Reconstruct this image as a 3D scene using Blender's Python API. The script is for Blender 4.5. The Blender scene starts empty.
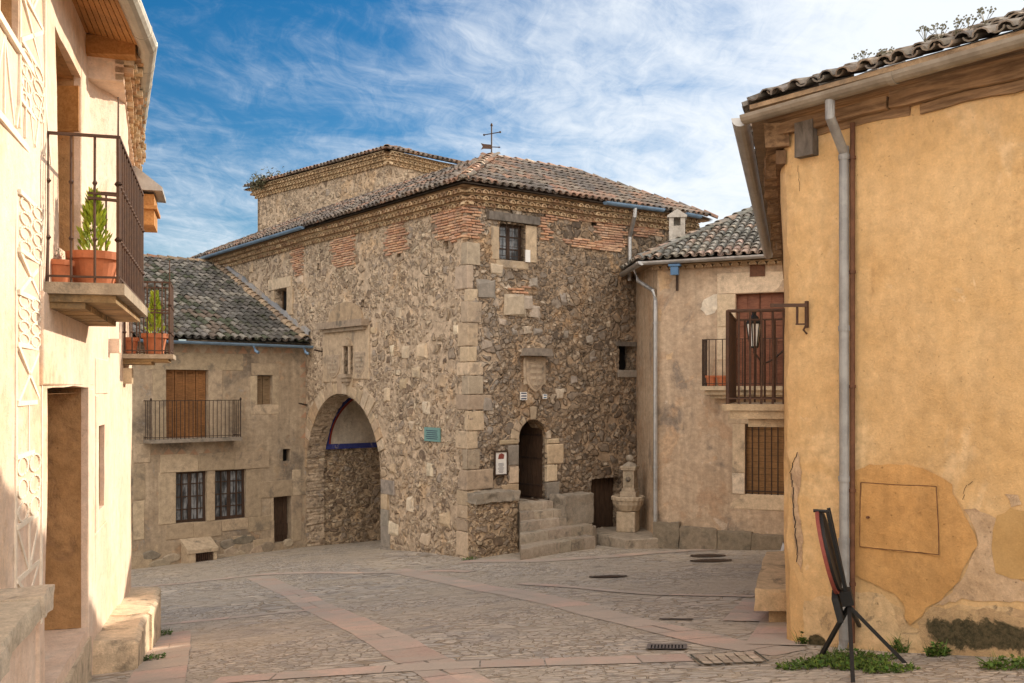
import bpy, math, random
import numpy as np
from mathutils import Vector, noise
from mathutils.geometry import delaunay_2d_cdt
random.seed(7)
R = math.radians
scene = bpy.context.scene
COL = scene.collection

# ------------------------------------------------------------------ camera, sky, sun, exposure
F = 1000.0            # focal length in pixels of a 1024 px wide picture
HZ = 388.0            # row of the horizon
cam_d = bpy.data.cameras.new('camera')
cam = bpy.data.objects.new('camera', cam_d); COL.objects.link(cam)
cam.location = (0, 0, 0); cam.rotation_euler = (R(90), 0, 0)
cam_d.sensor_width = 36; cam_d.lens = F / 1024 * 36
cam_d.shift_y = (HZ - 341.5) / 1024
cam_d.clip_start = 0.1; cam_d.clip_end = 2000
scene.camera = cam

SUN_EL = R(23)
SH = Vector((0.74, 0.673, 0)).normalized()
TOSUN = Vector((SH.x * math.cos(SUN_EL), SH.y * math.cos(SUN_EL), math.sin(SUN_EL)))
sd = bpy.data.lights.new('sun', 'SUN'); sd.energy = 3.4; sd.angle = R(0.55); sd.color = (1.0, 0.87, 0.70)
sun = bpy.data.objects.new('sun', sd); COL.objects.link(sun)
sun.rotation_euler = TOSUN.to_track_quat('Z', 'Y').to_euler(); sun.location = (20, 20, 30)

scene.view_settings.view_transform = 'Standard'; scene.view_settings.look = 'None'
scene.view_settings.gamma = 1.0; scene.view_settings.exposure = 0.82
scene.render.engine = 'CYCLES'
scene.cycles.max_bounces = 8; scene.cycles.diffuse_bounces = 5


class NT:
    """small helper round a node tree"""
    def __init__(s, nt): s.nt = nt; nt.nodes.clear()
    def n(s, typ, **kw):
        d = s.nt.nodes.new(typ)
        for k, v in kw.items(): setattr(d, k, v)
        return d
    def put(s, sock, v):
        if v is None: return
        if isinstance(v, bpy.types.NodeSocket): s.nt.links.new(v, sock)
        elif isinstance(v, (tuple, list)) and len(v) == 3 and sock.type == 'RGBA': sock.default_value = (*v, 1)
        else: sock.default_value = v
    def co(s, which='Object'): return s.n('ShaderNodeTexCoord').outputs[which]
    def mapv(s, v, scale=(1, 1, 1), rot=(0, 0, 0), loc=(0, 0, 0)):
        d = s.n('ShaderNodeMapping'); s.put(d.inputs['Vector'], v)
        d.inputs['Scale'].default_value = scale; d.inputs['Rotation'].default_value = rot; d.inputs['Location'].default_value = loc
        return d.outputs[0]
    def noise(s, v, scale, detail=4, rough=.55, dist=0, out='Fac'):
        d = s.n('ShaderNodeTexNoise'); s.put(d.inputs['Vector'], v)
        d.inputs['Scale'].default_value = scale; d.inputs['Detail'].default_value = detail
        d.inputs['Roughness'].default_value = rough; d.inputs['Distortion'].default_value = dist
        return d.outputs[out]
    def voro(s, v, scale, feature='F1', rand=1.0):
        d = s.n('ShaderNodeTexVoronoi', feature=feature); s.put(d.inputs['Vector'], v)
        d.inputs['Scale'].default_value = scale; d.inputs['Randomness'].default_value = rand
        return d
    def ramp(s, f, stops, interp='LINEAR'):
        d = s.n('ShaderNodeValToRGB'); s.put(d.inputs[0], f); e = d.color_ramp.elements; d.color_ramp.interpolation = interp
        while len(e) > 1: e.remove(e[-1])
        for i, (p, c) in enumerate(stops):
            el = e[0] if i == 0 else e.new(p)
            el.position = p; el.color = (*c, 1) if isinstance(c, (tuple, list)) else (c, c, c, 1)
        return d.outputs[0]
    def mix(s, f, a, b, mode='MIX'):
        d = s.n('ShaderNodeMix', data_type='RGBA', blend_type=mode)
        s.put(d.inputs[0], f); s.put(d.inputs[6], a); s.put(d.inputs[7], b); return d.outputs[2]
    def m(s, op, a, b=None, c=None, clamp=False):
        d = s.n('ShaderNodeMath', operation=op, use_clamp=clamp)
        s.put(d.inputs[0], a); s.put(d.inputs[1], b); s.put(d.inputs[2], c); return d.outputs[0]
    def rng(s, v, a, b, c=0.0, d=1.0, smooth=True):
        k = s.n('ShaderNodeMapRange', interpolation_type='SMOOTHSTEP' if smooth else 'LINEAR')
        s.put(k.inputs[0], v); s.put(k.inputs[1], a); s.put(k.inputs[2], b); s.put(k.inputs[3], c); s.put(k.inputs[4], d)
        return k.outputs[0]
    def vadd(s, a, b, k=None):
        if k is not None:
            d = s.n('ShaderNodeVectorMath', operation='SCALE'); s.put(d.inputs[0], b); d.inputs['Scale'].default_value = k; b = d.outputs[0]
        d = s.n('ShaderNodeVectorMath', operation='ADD'); s.put(d.inputs[0], a); s.put(d.inputs[1], b); return d.outputs[0]
    def sep(s, v):
        d = s.n('ShaderNodeSeparateXYZ'); s.put(d.inputs[0], v); return d.outputs
    def bump(s, h, strength=.5, dist=.03):
        d = s.n('ShaderNodeBump'); s.put(d.inputs['Height'], h); d.inputs['Strength'].default_value = strength
        d.inputs['Distance'].default_value = dist; return d.outputs[0]
    def warp(s, v, scale, k):
        c = s.n('ShaderNodeVectorMath', operation='SUBTRACT'); s.put(c.inputs[0], s.noise(v, scale, 3, out='Color')); c.inputs[1].default_value = (.5, .5, .5)
        return s.vadd(v, c.outputs[0], k)
    def out(s, col, rough=.9, normal=None, metal=0, spec=.3, **kw):
        p = s.n('ShaderNodeBsdfPrincipled'); o = s.n('ShaderNodeOutputMaterial')
        s.put(p.inputs['Base Color'], col); s.put(p.inputs['Roughness'], rough); s.put(p.inputs['Metallic'], metal)
        p.inputs['Specular IOR Level'].default_value = spec
        if normal is not None: s.put(p.inputs['Normal'], normal)
        for k, v in kw.items(): s.put(p.inputs[k], v)
        s.nt.links.new(p.outputs[0], o.inputs[0])


world = bpy.data.worlds.new('World'); scene.world = world; world.use_nodes = True
w = NT(world.node_tree)
sky = w.n('ShaderNodeTexSky', sky_type='NISHITA'); sky.sun_disc = False
sky.sun_elevation = SUN_EL; sky.sun_rotation = math.atan2(SH.x, SH.y)
sky.altitude = 1000; sky.air_density = 1.1; sky.dust_density = 0.6; sky.ozone_density = 2.0
g = w.co('Generated'); sx = w.sep(g)
zz = w.m('MAXIMUM', sx[2], 0.02)
k = w.m('DIVIDE', 1.0, w.m('ADD', zz, .16))
cmb = w.n('ShaderNodeCombineXYZ'); w.put(cmb.inputs[0], w.m('MULTIPLY', sx[0], k)); w.put(cmb.inputs[1], w.m('MULTIPLY', sx[1], k))
cv = cmb.outputs[0]
rot = w.mapv(cv, rot=(0, 0, R(-34)))
streak = w.noise(w.mapv(w.warp(w.warp(rot, .9, .5), 4, .12), scale=(1.0, 1.9, 1)), 2.3, 11, .66, .5)
puff = w.noise(w.mapv(w.warp(cv, 2.0, .3), scale=(5.5, 2.2, 1), rot=(0, 0, R(20))), 3.4, 10, .68, .7)
big = w.noise(w.mapv(cv, loc=(3.1, 1.7, 0)), .9, 3, .5)
side = w.rng(w.m('ADD', sx[0], w.m('MULTIPLY', sx[1], .0)), -.42, .36, -.15, .27, False)
low = w.rng(sx[2], .36, .06, -.02, .12, False)
cl = w.m('ADD', w.m('ADD', w.m('MULTIPLY', streak, .62), w.m('MULTIPLY', puff, .30)), w.m('ADD', w.m('MULTIPLY', w.m('SUBTRACT', big, .5), .5), w.m('ADD', side, low)))
cmask = w.rng(cl, .25, .83, 0, .96)
hs = w.n('ShaderNodeHueSaturation'); w.put(hs.inputs['Color'], sky.outputs[0]); hs.inputs['Saturation'].default_value = 1.5
hs.inputs['Value'].default_value = 0.68
# invented bright cloud bank, unseen behind the camera, added as fill light
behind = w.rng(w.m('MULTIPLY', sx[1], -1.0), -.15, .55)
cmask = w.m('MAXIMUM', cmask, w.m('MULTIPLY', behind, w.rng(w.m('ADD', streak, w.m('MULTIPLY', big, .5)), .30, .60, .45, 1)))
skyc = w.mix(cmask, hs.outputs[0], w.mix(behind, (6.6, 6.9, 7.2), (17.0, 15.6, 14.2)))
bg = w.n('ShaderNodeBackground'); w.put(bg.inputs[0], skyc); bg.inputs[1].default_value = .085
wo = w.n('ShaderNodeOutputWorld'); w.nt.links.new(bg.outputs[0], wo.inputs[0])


# ------------------------------------------------------------------ helpers: objects
def tag(o, label=None, cat=None, group=None, kind=None):
    if label: o['label'] = label
    if cat: o['category'] = cat
    if group: o['group'] = group
    if kind: o['kind'] = kind
    return o

def thing(name, label, cat, loc=(0, 0, 0), group=None):
    o = bpy.data.objects.new(name, None); COL.objects.link(o); o.location = loc; o.empty_display_size = .2
    return tag(o, label, cat, group)

def wloc(o):
    v = Vector((0, 0, 0))
    while o is not None: v += Vector(o.location); o = o.parent
    return v

def dup(root, loc, label=None):
    r = root.copy(); COL.objects.link(r); r.location = loc
    if label: r['label'] = label
    for ch in list(root.children):
        c = ch.copy(); COL.objects.link(c); c.parent = r
        for gch in list(ch.children):
            d = gch.copy(); COL.objects.link(d); d.parent = c
    return r

class MB:
    """collects vertices, faces and a colour per vertex; build() links ONE mesh object"""
    def __init__(s): s.v = []; s.f = []; s.c = []; s.uv = None
    def add(s, vs, fs, col=(1, 1, 1)):
        b = len(s.v); s.v.extend([tuple(p) for p in vs]); s.c.extend([col] * len(vs))
        s.f.extend([tuple(b + i for i in f) for f in fs]); return b
    def box(s, o, a, b, c, col=(1, 1, 1)):
        """corner o and three edge vectors"""
        o, a, b, c = Vector(o), Vector(a), Vector(b), Vector(c)
        vs = [o, o + a, o + a + b, o + b, o + c, o + a + c, o + a + b + c, o + b + c]
        s.add(vs, [(0, 3, 2, 1), (4, 5, 6, 7), (0, 1, 5, 4), (1, 2, 6, 5), (2, 3, 7, 6), (3, 0, 4, 7)], col)
    def tube(s, pts, r, seg=8, col=(1, 1, 1), cap=True):
        pts = [Vector(p) for p in pts]; n = len(pts)
        rs = r if isinstance(r, (list, tuple)) else [r] * n
        vs = []; up = None
        for i, p in enumerate(pts):
            t = (pts[min(i + 1, n - 1)] - pts[max(i - 1, 0)]).normalized()
            ref = Vector((0, 0, 1)) if abs(t.z) < .9 else Vector((0, 1, 0))
            a = t.cross(ref).normalized(); b = a.cross(t)
            for k in range(seg):
                q = 2 * math.pi * k / seg; vs.append(p + (a * math.cos(q) + b * math.sin(q)) * rs[i])
        fs = [(i * seg + k, i * seg + (k + 1) % seg, (i + 1) * seg + (k + 1) % seg, (i + 1) * seg + k) for i in range(n - 1) for k in range(seg)]
        if cap: fs += [tuple(range(seg - 1, -1, -1)), tuple((n - 1) * seg + k for k in range(seg))]
        s.add(vs, fs, col)
    def lathe(s, c, prof, seg=24, col=(1, 1, 1), flute=0, nfl=16):
        c = Vector(c); vs = []
        for r, z in prof:
            for k in range(seg):
                q = 2 * math.pi * k / seg; rr = r * (1 + flute * math.cos(nfl * q)) if flute else r
                vs.append(c + Vector((rr * math.cos(q), rr * math.sin(q), z)))
        n = len(prof)
        fs = [(i * seg + k, i * seg + (k + 1) % seg, (i + 1) * seg + (k + 1) % seg, (i + 1) * seg + k) for i in range(n - 1) for k in range(seg)]
        fs += [tuple(range(seg - 1, -1, -1)), tuple((n - 1) * seg + k for k in range(seg))]
        s.add(vs, fs, col)
    def gutter(s, pts, r, col=(1, 1, 1), seg=8):
        """half-round open channel along pts"""
        pts = [Vector(p) for p in pts]; n = len(pts); vs = []
        for i, p in enumerate(pts):
            t = (pts[min(i + 1, n - 1)] - pts[max(i - 1, 0)]).normalized(); a = t.cross(Vector((0, 0, 1))).normalized()
            for rr in (r, r * .9):
                for k in range(seg + 1):
                    q = math.pi + math.pi * k / seg; vs.append(p + a * rr * math.cos(q) + Vector((0, 0, rr * math.sin(q))))
        m = 2 * (seg + 1); fs = []
        for i in range(n - 1):
            for k in range(seg):
                fs.append((i * m + k, i * m + k + 1, (i + 1) * m + k + 1, (i + 1) * m + k))
                fs.append((i * m + seg + 1 + k + 1, i * m + seg + 1 + k, (i + 1) * m + seg + 1 + k, (i + 1) * m + seg + 2 + k))
            for a, b in ((0, seg + 1), (seg, 2 * seg + 1)):
                fs.append((i * m + a, i * m + b, (i + 1) * m + b, (i + 1) * m + a))
        for i in (0, n - 1): fs.append(tuple(i * m + k for k in range(seg + 1)))
        s.add(vs, fs, col)
        for i in (0, n - 1): pass
        a = (pts[1] - pts[0]).normalized().cross(Vector((0, 0, 1))).normalized()
    def build(s, name, mat, parent=None, smooth=False, label=None):
        off = wloc(parent) if parent else Vector((0, 0, 0))
        me = bpy.data.meshes.new(name)
        me.from_pydata([(p[0] - off.x, p[1] - off.y, p[2] - off.z) for p in s.v], [], s.f)
        at = me.color_attributes.new('Col', 'FLOAT_COLOR', 'POINT')
        arr = np.ones((len(s.v), 4), dtype=np.float32)
        if s.v: arr[:, :3] = np.array([c[:3] for c in s.c], dtype=np.float32); at.data.foreach_set('color', arr.ravel())
        if s.uv is not None:
            ul = me.uv_layers.new(name='UVMap')
            for lp in me.loops: ul.data[lp.index].uv = s.uv[lp.vertex_index]
        if smooth: me.polygons.foreach_set('use_smooth', [True] * len(me.polygons))
        me.materials.append(mat); me.update()
        o = bpy.data.objects.new(name, me); COL.objects.link(o)
        if parent: o.parent = parent
        if label: o['label'] = label
        return o

def roughen(o, cuts=5, amp=.014):
    """wear a cut stone: subdivide, shake, shade smooth"""
    import bmesh
    bm = bmesh.new(); bm.from_mesh(o.data); bmesh.ops.subdivide_edges(bm, edges=bm.edges[:], cuts=cuts, use_grid_fill=True)
    off = wloc(o)
    for v in bm.verts:
        p = v.co + off; v.co += noise.noise_vector(p * 7.0) * amp + noise.noise_vector(p * 2.2) * amp * 1.3
    bm.to_mesh(o.data); bm.free(); o.data.polygons.foreach_set('use_smooth', [True] * len(o.data.polygons)); o.data.set_sharp_from_angle(angle=R(38)); o.data.update()

def log(mb, p, L, A, B, col=(1, 1, 1), n=8, j=.012):
    """rough hewn timber: corner p, length vector L, section vectors A and B"""
    p, L, A, B = Vector(p), Vector(L), Vector(A), Vector(B); vs = []
    for i in range(n + 1):
        for a, b in ((0, 0), (1, 0), (1, 1), (0, 1)):
            q = p + L * (i / n) + A * a + B * b; vs.append(q + noise.noise_vector(q * 3.1) * j * 1.6 + noise.noise_vector(q * 9) * j)
    fs = [(4 * i + k, 4 * i + (k + 1) % 4, 4 * i + 4 + (k + 1) % 4, 4 * i + 4 + k) for i in range(n) for k in range(4)] + [(3, 2, 1, 0), (4 * n, 4 * n + 1, 4 * n + 2, 4 * n + 3)]
    mb.add(vs, fs, col)

def jit(a): return random.uniform(-a, a)
def cj(c, a=.12):
    k = 1 + jit(a); return tuple(max(0, x * k * (1 + jit(a * .10))) for x in c)

def wob(p, a=1.0):
    """slow unevenness of old masonry"""
    p = Vector(p)
    return (noise.noise_vector(p * .33) * .05 + noise.noise_vector(p * 1.3) * .014 + noise.noise_vector(p * 4.1) * .006) * a

class Facade:
    """vertical wall plane: origin (x, y), unit direction d, outward normal n"""
    def __init__(s, o, d, n): s.o = Vector((*o, 0)); s.d = Vector((*d, 0)).normalized(); s.n = Vector((*n, 0)).normalized()
    def P(s, u, z, off=0.0): return s.o + s.d * u + s.n * off + Vector((0, 0, z))
    def uz(s, px, py, off=0.0):
        ray = Vector(((px - 512) / F, 1, (HZ - py) / F)); o = s.o + s.n * off
        t = o.dot(s.n) / ray.dot(s.n); p = ray * t
        return ((p - o).dot(s.d), p.z)
    def U(s, px, off=0.0): return s.uz(px, HZ, off)[0]
    def rect(s, x0, y0, x1, y1):
        """wall rectangle through two picture corners, averaged so that it stays level"""
        a, b = s.uz(x0, y0), s.uz(x1, y1)
        return (min(a[0], b[0]), max(a[0], b[0]), min(a[1], b[1]), max(a[1], b[1]))

def inpoly(x, y, poly):
    r = False; j = len(poly) - 1
    for i in range(len(poly)):
        xi, yi = poly[i]; xj, yj = poly[j]
        if (yi > y) != (yj > y) and x < (xj - xi) * (y - yi) / (yj - yi) + xi: r = not r
        j = i
    return r

def subdiv(loop, res):
    out = []
    for i in range(len(loop)):
        a, b = loop[i], loop[(i + 1) % len(loop)]
        n = max(1, int(math.dist(a, b) / res))
        for k in range(n): out.append((a[0] + (b[0] - a[0]) * k / n, a[1] + (b[1] - a[1]) * k / n))
    return out

def rloop(r): return [(r[0], r[2]), (r[1], r[2]), (r[1], r[3]), (r[0], r[3])]
def archloop(u0, u1, z0, zs, n=14, b=None):
    """rectangle to springing zs closed by a half ellipse"""
    c = (u0 + u1) / 2; a = (u1 - u0) / 2; b = a if b is None else b
    return [(u0, z0), (u1, z0)] + [(c + a * math.cos(math.pi * k / n), zs + b * math.sin(math.pi * k / n)) for k in range(n + 1)]

def panel(mb, P, outline, holes=(), res=.3, amp=1.0, col=(1, 1, 1)):
    """triangulated wall skin with openings: holes = [(loop, reveal depth)]"""
    o = subdiv(outline, res); loops = [o] + [subdiv(h, res * .8) for h, d in holes]
    pts = []; edges = []
    for L in loops:
        b = len(pts); pts += L; edges += [(b + i, b + (i + 1) % len(L)) for i in range(len(L))]
    us = [p[0] for p in o]; zs = [p[1] for p in o]
    u = min(us)
    while u < max(us):
        z = min(zs)
        while z < max(zs):
            q = (u + jit(res * .3), z + jit(res * .3))
            if inpoly(q[0], q[1], o) and not any(inpoly(q[0], q[1], L) for L in loops[1:]): pts.append(q)
            z += res
        u += res
    r = delaunay_2d_cdt([Vector(p) for p in pts], edges, [], 0, 1e-5)
    vs = []
    for p in r[0]:
        q = P(p.x, p.y, 0); vs.append(q + wob(q, amp))
    fs = []
    for f in r[2]:
        cx = sum(r[0][i].x for i in f) / len(f); cz = sum(r[0][i].y for i in f) / len(f)
        if inpoly(cx, cz, o) and not any(inpoly(cx, cz, L) for L in loops[1:]): fs.append(tuple(f))
    u_, z_ = outline[0]; p0 = P(u_ + .6, z_ + 1, 0)
    if (P(u_ + .62, z_ + 1, 0) - p0).cross(Vector((0, 0, 1))).dot(P(u_ + .6, z_ + 1, 1) - p0) < 0: fs = [f[::-1] for f in fs]     # face outwards
    mb.add(vs, fs, col)
    for L, (h, d) in zip(loops[1:], holes):
        n = len(L); vs = []
        for p in L:
            q = P(p[0], p[1], 0); vs.append(q + wob(q, amp)); 
        for p in L:
            q = P(p[0], p[1], 0); vs.append(P(p[0], p[1], -d) + wob(q, amp))
        mb.add(vs, [(i, (i + 1) % n, n + (i + 1) % n, n + i) for i in range(n)], col)

def block(mb, P, u0, u1, z0, z1, f=.02, back=-.05, col=(1, 1, 1), bev=.012, j=.008):
    """one dressed stone set in a wall, its face f in front of the plane, edges worn"""
    def c(u, z, off): return P(u + jit(j), z + jit(j), off)
    b = min(bev, (u1 - u0) * .3, (z1 - z0) * .3)
    vs = [P(u0, z0, back), P(u1, z0, back), P(u1, z1, back), P(u0, z1, back)]
    vs += [c(u0, z0, f - b * .8), c(u1, z0, f - b * .8), c(u1, z1, f - b * .8), c(u0, z1, f - b * .8)]
    vs += [c(u0 + b, z0 + b, f), c(u1 - b, z0 + b, f), c(u1 - b, z1 - b, f), c(u0 + b, z1 - b, f)]
    fs = [(8, 9, 10, 11)]
    for k in range(4):
        n = (k + 1) % 4; fs += [(k, n, 4 + n, 4 + k), (4 + k, 4 + n, 8 + n, 8 + k)]
    w0 = wob(P((u0 + u1) / 2, (z0 + z1) / 2, 0))
    mb.add([v + w0 for v in vs], fs, col)

def prism(mb, P, poly, f, back=-.02, col=(1, 1, 1), bev=0.0, w=True):
    """flat shape of any outline standing f in front of a wall"""
    n = len(poly); cu = sum(p[0] for p in poly) / n; cz = sum(p[1] for p in poly) / n
    w0 = wob(P(cu, cz, 0)) if w else Vector((0, 0, 0))
    vs = [P(u, z, back) + w0 for u, z in poly] + [P(u, z, f - bev) + w0 for u, z in poly]
    fs = [(i, (i + 1) % n, n + (i + 1) % n, n + i) for i in range(n)]
    if bev:
        vs += [P(u + (cu - u) * bev * 2 / max(.05, math.dist((u, z), (cu, cz))), z + (cz - z) * bev * 2 / max(.05, math.dist((u, z), (cu, cz))), f) + w0 for u, z in poly]
        fs += [(n + i, n + (i + 1) % n, 2 * n + (i + 1) % n, 2 * n + i) for i in range(n)]
        fs.append(tuple(range(2 * n, 3 * n)))
    else: fs.append(tuple(range(n, 2 * n)))
    mb.add(vs, fs, col)

def sheet(mb, P, poly, f, res=.15, amp=1.0, col=(1, 1, 1), fade=None, fc=None):
    """thin coat lying on a wall (follows its unevenness), irregular outline"""
    i0 = len(mb.v); pts = subdiv(poly, res * .5); pts = [(u + jit(res * .12), z + jit(res * .12)) for u, z in pts]
    panel(mb, lambda u, z, off: P(u, z, off + f), pts, (), res, amp, col)
    if fade:                                     # vertex colour runs from 0 at the rim to 1 inside
        for i in range(i0, len(mb.v)):
            q = Vector(mb.v[i]); u, z = (q - fc.o).dot(fc.d), q.z; d = 9
            for a, b in zip(poly, poly[1:] + poly[:1]):
                ax, ay, bx, by = a[0], a[1], b[0] - a[0], b[1] - a[1]; t = max(0, min(1, ((u - ax) * bx + (z - ay) * by) / (bx * bx + by * by + 1e-9)))
                d = min(d, math.hypot(u - ax - bx * t, z - ay - by * t))
            k = min(1, d / fade); mb.c[i] = (k, k, k)

def brickwork(mb, P, poly, cols, f=.026, L=.27, H=.046, J=.021, edge=.14):
    zs = [p[1] for p in poly]; us = [p[0] for p in poly]; z = min(zs); r = 0
    while z < max(zs):
        u = min(us) - L * (r % 2) * .5 + jit(.04)
        while u < max(us):
            l = L * random.uniform(.75, 1.1)
            if inpoly(u + l / 2 + jit(edge), z + H / 2 + jit(.05), poly):
                c = cj(random.choice(cols), .16)
                dz = jit(.005); block(mb, P, u, u + l, z + dz, z + H + dz, f + jit(.006), -.03, c, .006, .004)
            u += l + J * random.uniform(.7, 1.4)
        z += H + J * random.uniform(.85, 1.2); r += 1

def voussoirs(mb, P, cu, zs, a0, a1, b0, b1, n, f, cols, start=0, end=math.pi, back=-.06, skip=0):
    for k in range(n):
        if random.random() < skip: continue
        q0 = start + (end - start) * k / n; q1 = start + (end - start) * (k + 1) / n
        g_ = .008 / a1; lo = random.uniform(.92, 1.04) if not skip else random.uniform(.8, 1.06)
        pts = [(a0, b0, q0 + g_), (a1 * lo, b1 * lo, q0 + g_)] + [(a1 * lo, b1 * lo, (q0 + q1) / 2), ] + [(a1 * lo, b1 * lo, q1 - g_), (a0, b0, q1 - g_), (a0, b0, (q0 + q1) / 2)]
        prism(mb, P, [(cu + a * math.cos(q), zs + b * math.sin(q)) for a, b, q in pts], f + jit(.006), back, cj(random.choice(cols), .1), .01)

def tiles(mb, e0, e1, up, length, inside, cols, pitch=.22, rowp=.33, wild=1.0, base=(.09, .07, .055)):
    """barrel-tile roof slope: covers over channels, one row above the other"""
    e0, e1 = Vector(e0), Vector(e1); S = (e1 - e0).normalized(); W = (e1 - e0).length; L = Vector(up).normalized(); N = S.cross(L)
    if N.z < 0: N = -N
    for i in range(int(W / pitch) + 1):
        for kind in (0, 1):
            s0 = i * pitch + (pitch / 2 if kind else 0); ph = jit(.05); cb = random.random()
            for k in range(int(length / rowp) + 1):
                l0 = k * rowp + ph * (k > 0)
                if not inside(s0, l0 + rowp * .4): continue
                r0, r1 = (.093, .078) if kind == 0 else (.082, .098)
                r0 *= pitch / .22; r1 *= pitch / .22
                js = jit(.012) * wild; jt = jit(.02) * wild; tw = jit(.02) * wild; lift = jit(.008) * wild
                q0 = e0 + S * s0 + L * l0; pk = (.5 + 1.1 * noise.noise(q0 * .75) + .5 * noise.noise(q0 * 2.3)) * .72 + random.random() * .28
                c = cj(cols[int(max(0, min(.999, pk)) * len(cols))] if random.random() < .82 else random.choice(cols), .18); seg = 5; vs = []
                for (l, r, h) in ((l0 - .05 + jt, r0, .050 + lift), (l0 + rowp + .07, r1, .018)):
                    for q in range(seg + 1):
                        a = math.pi * q / seg
                        if kind == 0: n_ = h + r * .85 * math.sin(a) + .02
                        else: n_ = h + .045 - r * .7 * math.sin(a)
                        vs.append(e0 + S * (s0 + js + r * math.cos(a) + tw * (l - l0)) + L * l + N * n_)
                th = .016
                for q in range(seg + 1):
                    a = math.pi * q / seg; rr = r0 - th
                    n_ = .050 + lift + rr * .85 * math.sin(a) + .02 if kind == 0 else .05 + lift + .045 - (r0 - th) * .7 * math.sin(a) + .004
                    vs.append(e0 + S * (s0 + js + rr * math.cos(a)) + L * (l0 - .05 + jt) + N * n_)
                m_ = seg + 1
                fs = [(q, q + 1, m_ + q + 1, m_ + q) for q in range(seg)] + [(q + 1, q, 2 * m_ + q, 2 * m_ + q + 1) for q in range(seg)]
                mb.add(vs, fs, c)

def ridge(mb, pts, cols, r=.11, step=.36):
    """row of half-round tiles along a hip or ridge"""
    for a, b in zip(pts, pts[1:]):
        a, b = Vector(a), Vector(b); T = (b - a).normalized(); n = max(1, int((b - a).length / step)); A = T.cross(Vector((0, 0, 1))).normalized(); N = A.cross(T)
        if N.z < 0: N = -N
        for k in range(n):
            p = a + T * (k * (b - a).length / n) + A * jit(.015); q = p + T * (step + .08); vs = []; c = cj(random.choice(cols), .2)
            for (o, rr, h) in ((p, r, .05 + jit(.01)), (q, r * .85, .02), (p, r - .018, .05)):
                for i in range(7):
                    t = math.pi * i / 6; vs.append(o + A * rr * math.cos(t) + N * (h + rr * .9 * math.sin(t) - .03))
            mb.add(vs, [(i, i + 1, 8 + i, 7 + i) for i in range(6)] + [(i + 1, i, 14 + i, 15 + i) for i in range(6)], c)

def tile_cornice(mb, P, u0, u1, z0, rows, cols, pitch=.2, dh=.13, do=.12, first=.06):
    """eaves cornice of projecting tile ends, each row standing further out"""
    for r in range(rows):
        zr = z0 + r * dh; o = first + r * do; u = u0 + (pitch / 2 if r % 2 else 0)
        # bed course
        n = max(1, int((u1 - u0) / .5))
        for k in range(n):
            a, b = u0 + (u1 - u0) * k / n, u0 + (u1 - u0) * (k + 1) / n; w0 = wob(P(a, zr, 0)); w1 = wob(P(b, zr, 0)); c = cj(random.choice(cols), .08)
            h0, h1 = zr + dh * .68, zr + dh * 1.02
            vs = [P(a, h0, -.1) + w0, P(b, h0, -.1) + w1, P(b, h0, o) + w1, P(a, h0, o) + w0, P(a, h1, -.1) + w0, P(b, h1, -.1) + w1, P(b, h1, o) + w1, P(a, h1, o) + w0]
            mb.add(vs, [(0, 3, 2, 1), (4, 5, 6, 7), (0, 1, 5, 4), (1, 2, 6, 5), (2, 3, 7, 6), (3, 0, 4, 7)], c)
        while u < u1:
            w0 = wob(P(u, zr, 0)); c = cj(random.choice(cols), .15); rr = pitch * .44; vs = []; oo = o + .03 + jit(.012)
            for off, r_ in ((oo, rr), (-.05, rr), (oo, rr - .022)):
                for i in range(6):
                    t = math.pi * i / 5; vs.append(P(u + r_ * math.cos(t), zr + r_ * 1.0 * math.sin(t) - .01, off) + w0)
            vs = [Vector(v) for v in vs]
            mb.add(vs, [(i, i + 1, 7 + i, 6 + i) for i in range(5)] + [(i + 1, i, 12 + i, 13 + i) for i in range(5)], c)
            mb.add([P(u + (rr - .02) * math.cos(math.pi * i / 5), zr + (rr - .02) * math.sin(math.pi * i / 5) - .01, oo - .045) + w0 for i in range(6)], [(0, 1, 2, 3, 4, 5)], (c[0] * .9, c[1] * .87, c[2] * .84))
            u += pitch

def railing(mb, a, b, h, nbars, r=.009, posts=True, z0=.06, knot=False):
    """straight run of wrought-iron rail from a to b (floor points)"""
    a, b = Vector(a), Vector(b); Z = Vector((0, 0, 1))
    d = (b - a).normalized(); side = d.cross(Z).normalized()
    for hh, t in ((h, .017), (z0, .013)):
        p = a + Z * hh - side * t - Z * t * .6; mb.box(p - d * .01, (b - a) + d * .02, side * 2 * t, Z * t * 1.2)
    for k in range(nbars + 1):
        p = a + (b - a) * k / nbars; rr = r * (1.5 if posts and k in (0, nbars) else 1)
        x = noise.noise(p * 3.7) * .012
        mb.tube([p + Z * .0, p + Z * h * .5 + d * x, p + Z * h], rr, 6)
        if knot:
            for q in (.3, .68): mb.tube([p + Z * (h * q - .02) , p + Z * h * q, p + Z * (h * q + .02)], [rr, rr * 2, rr], 6)

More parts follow.
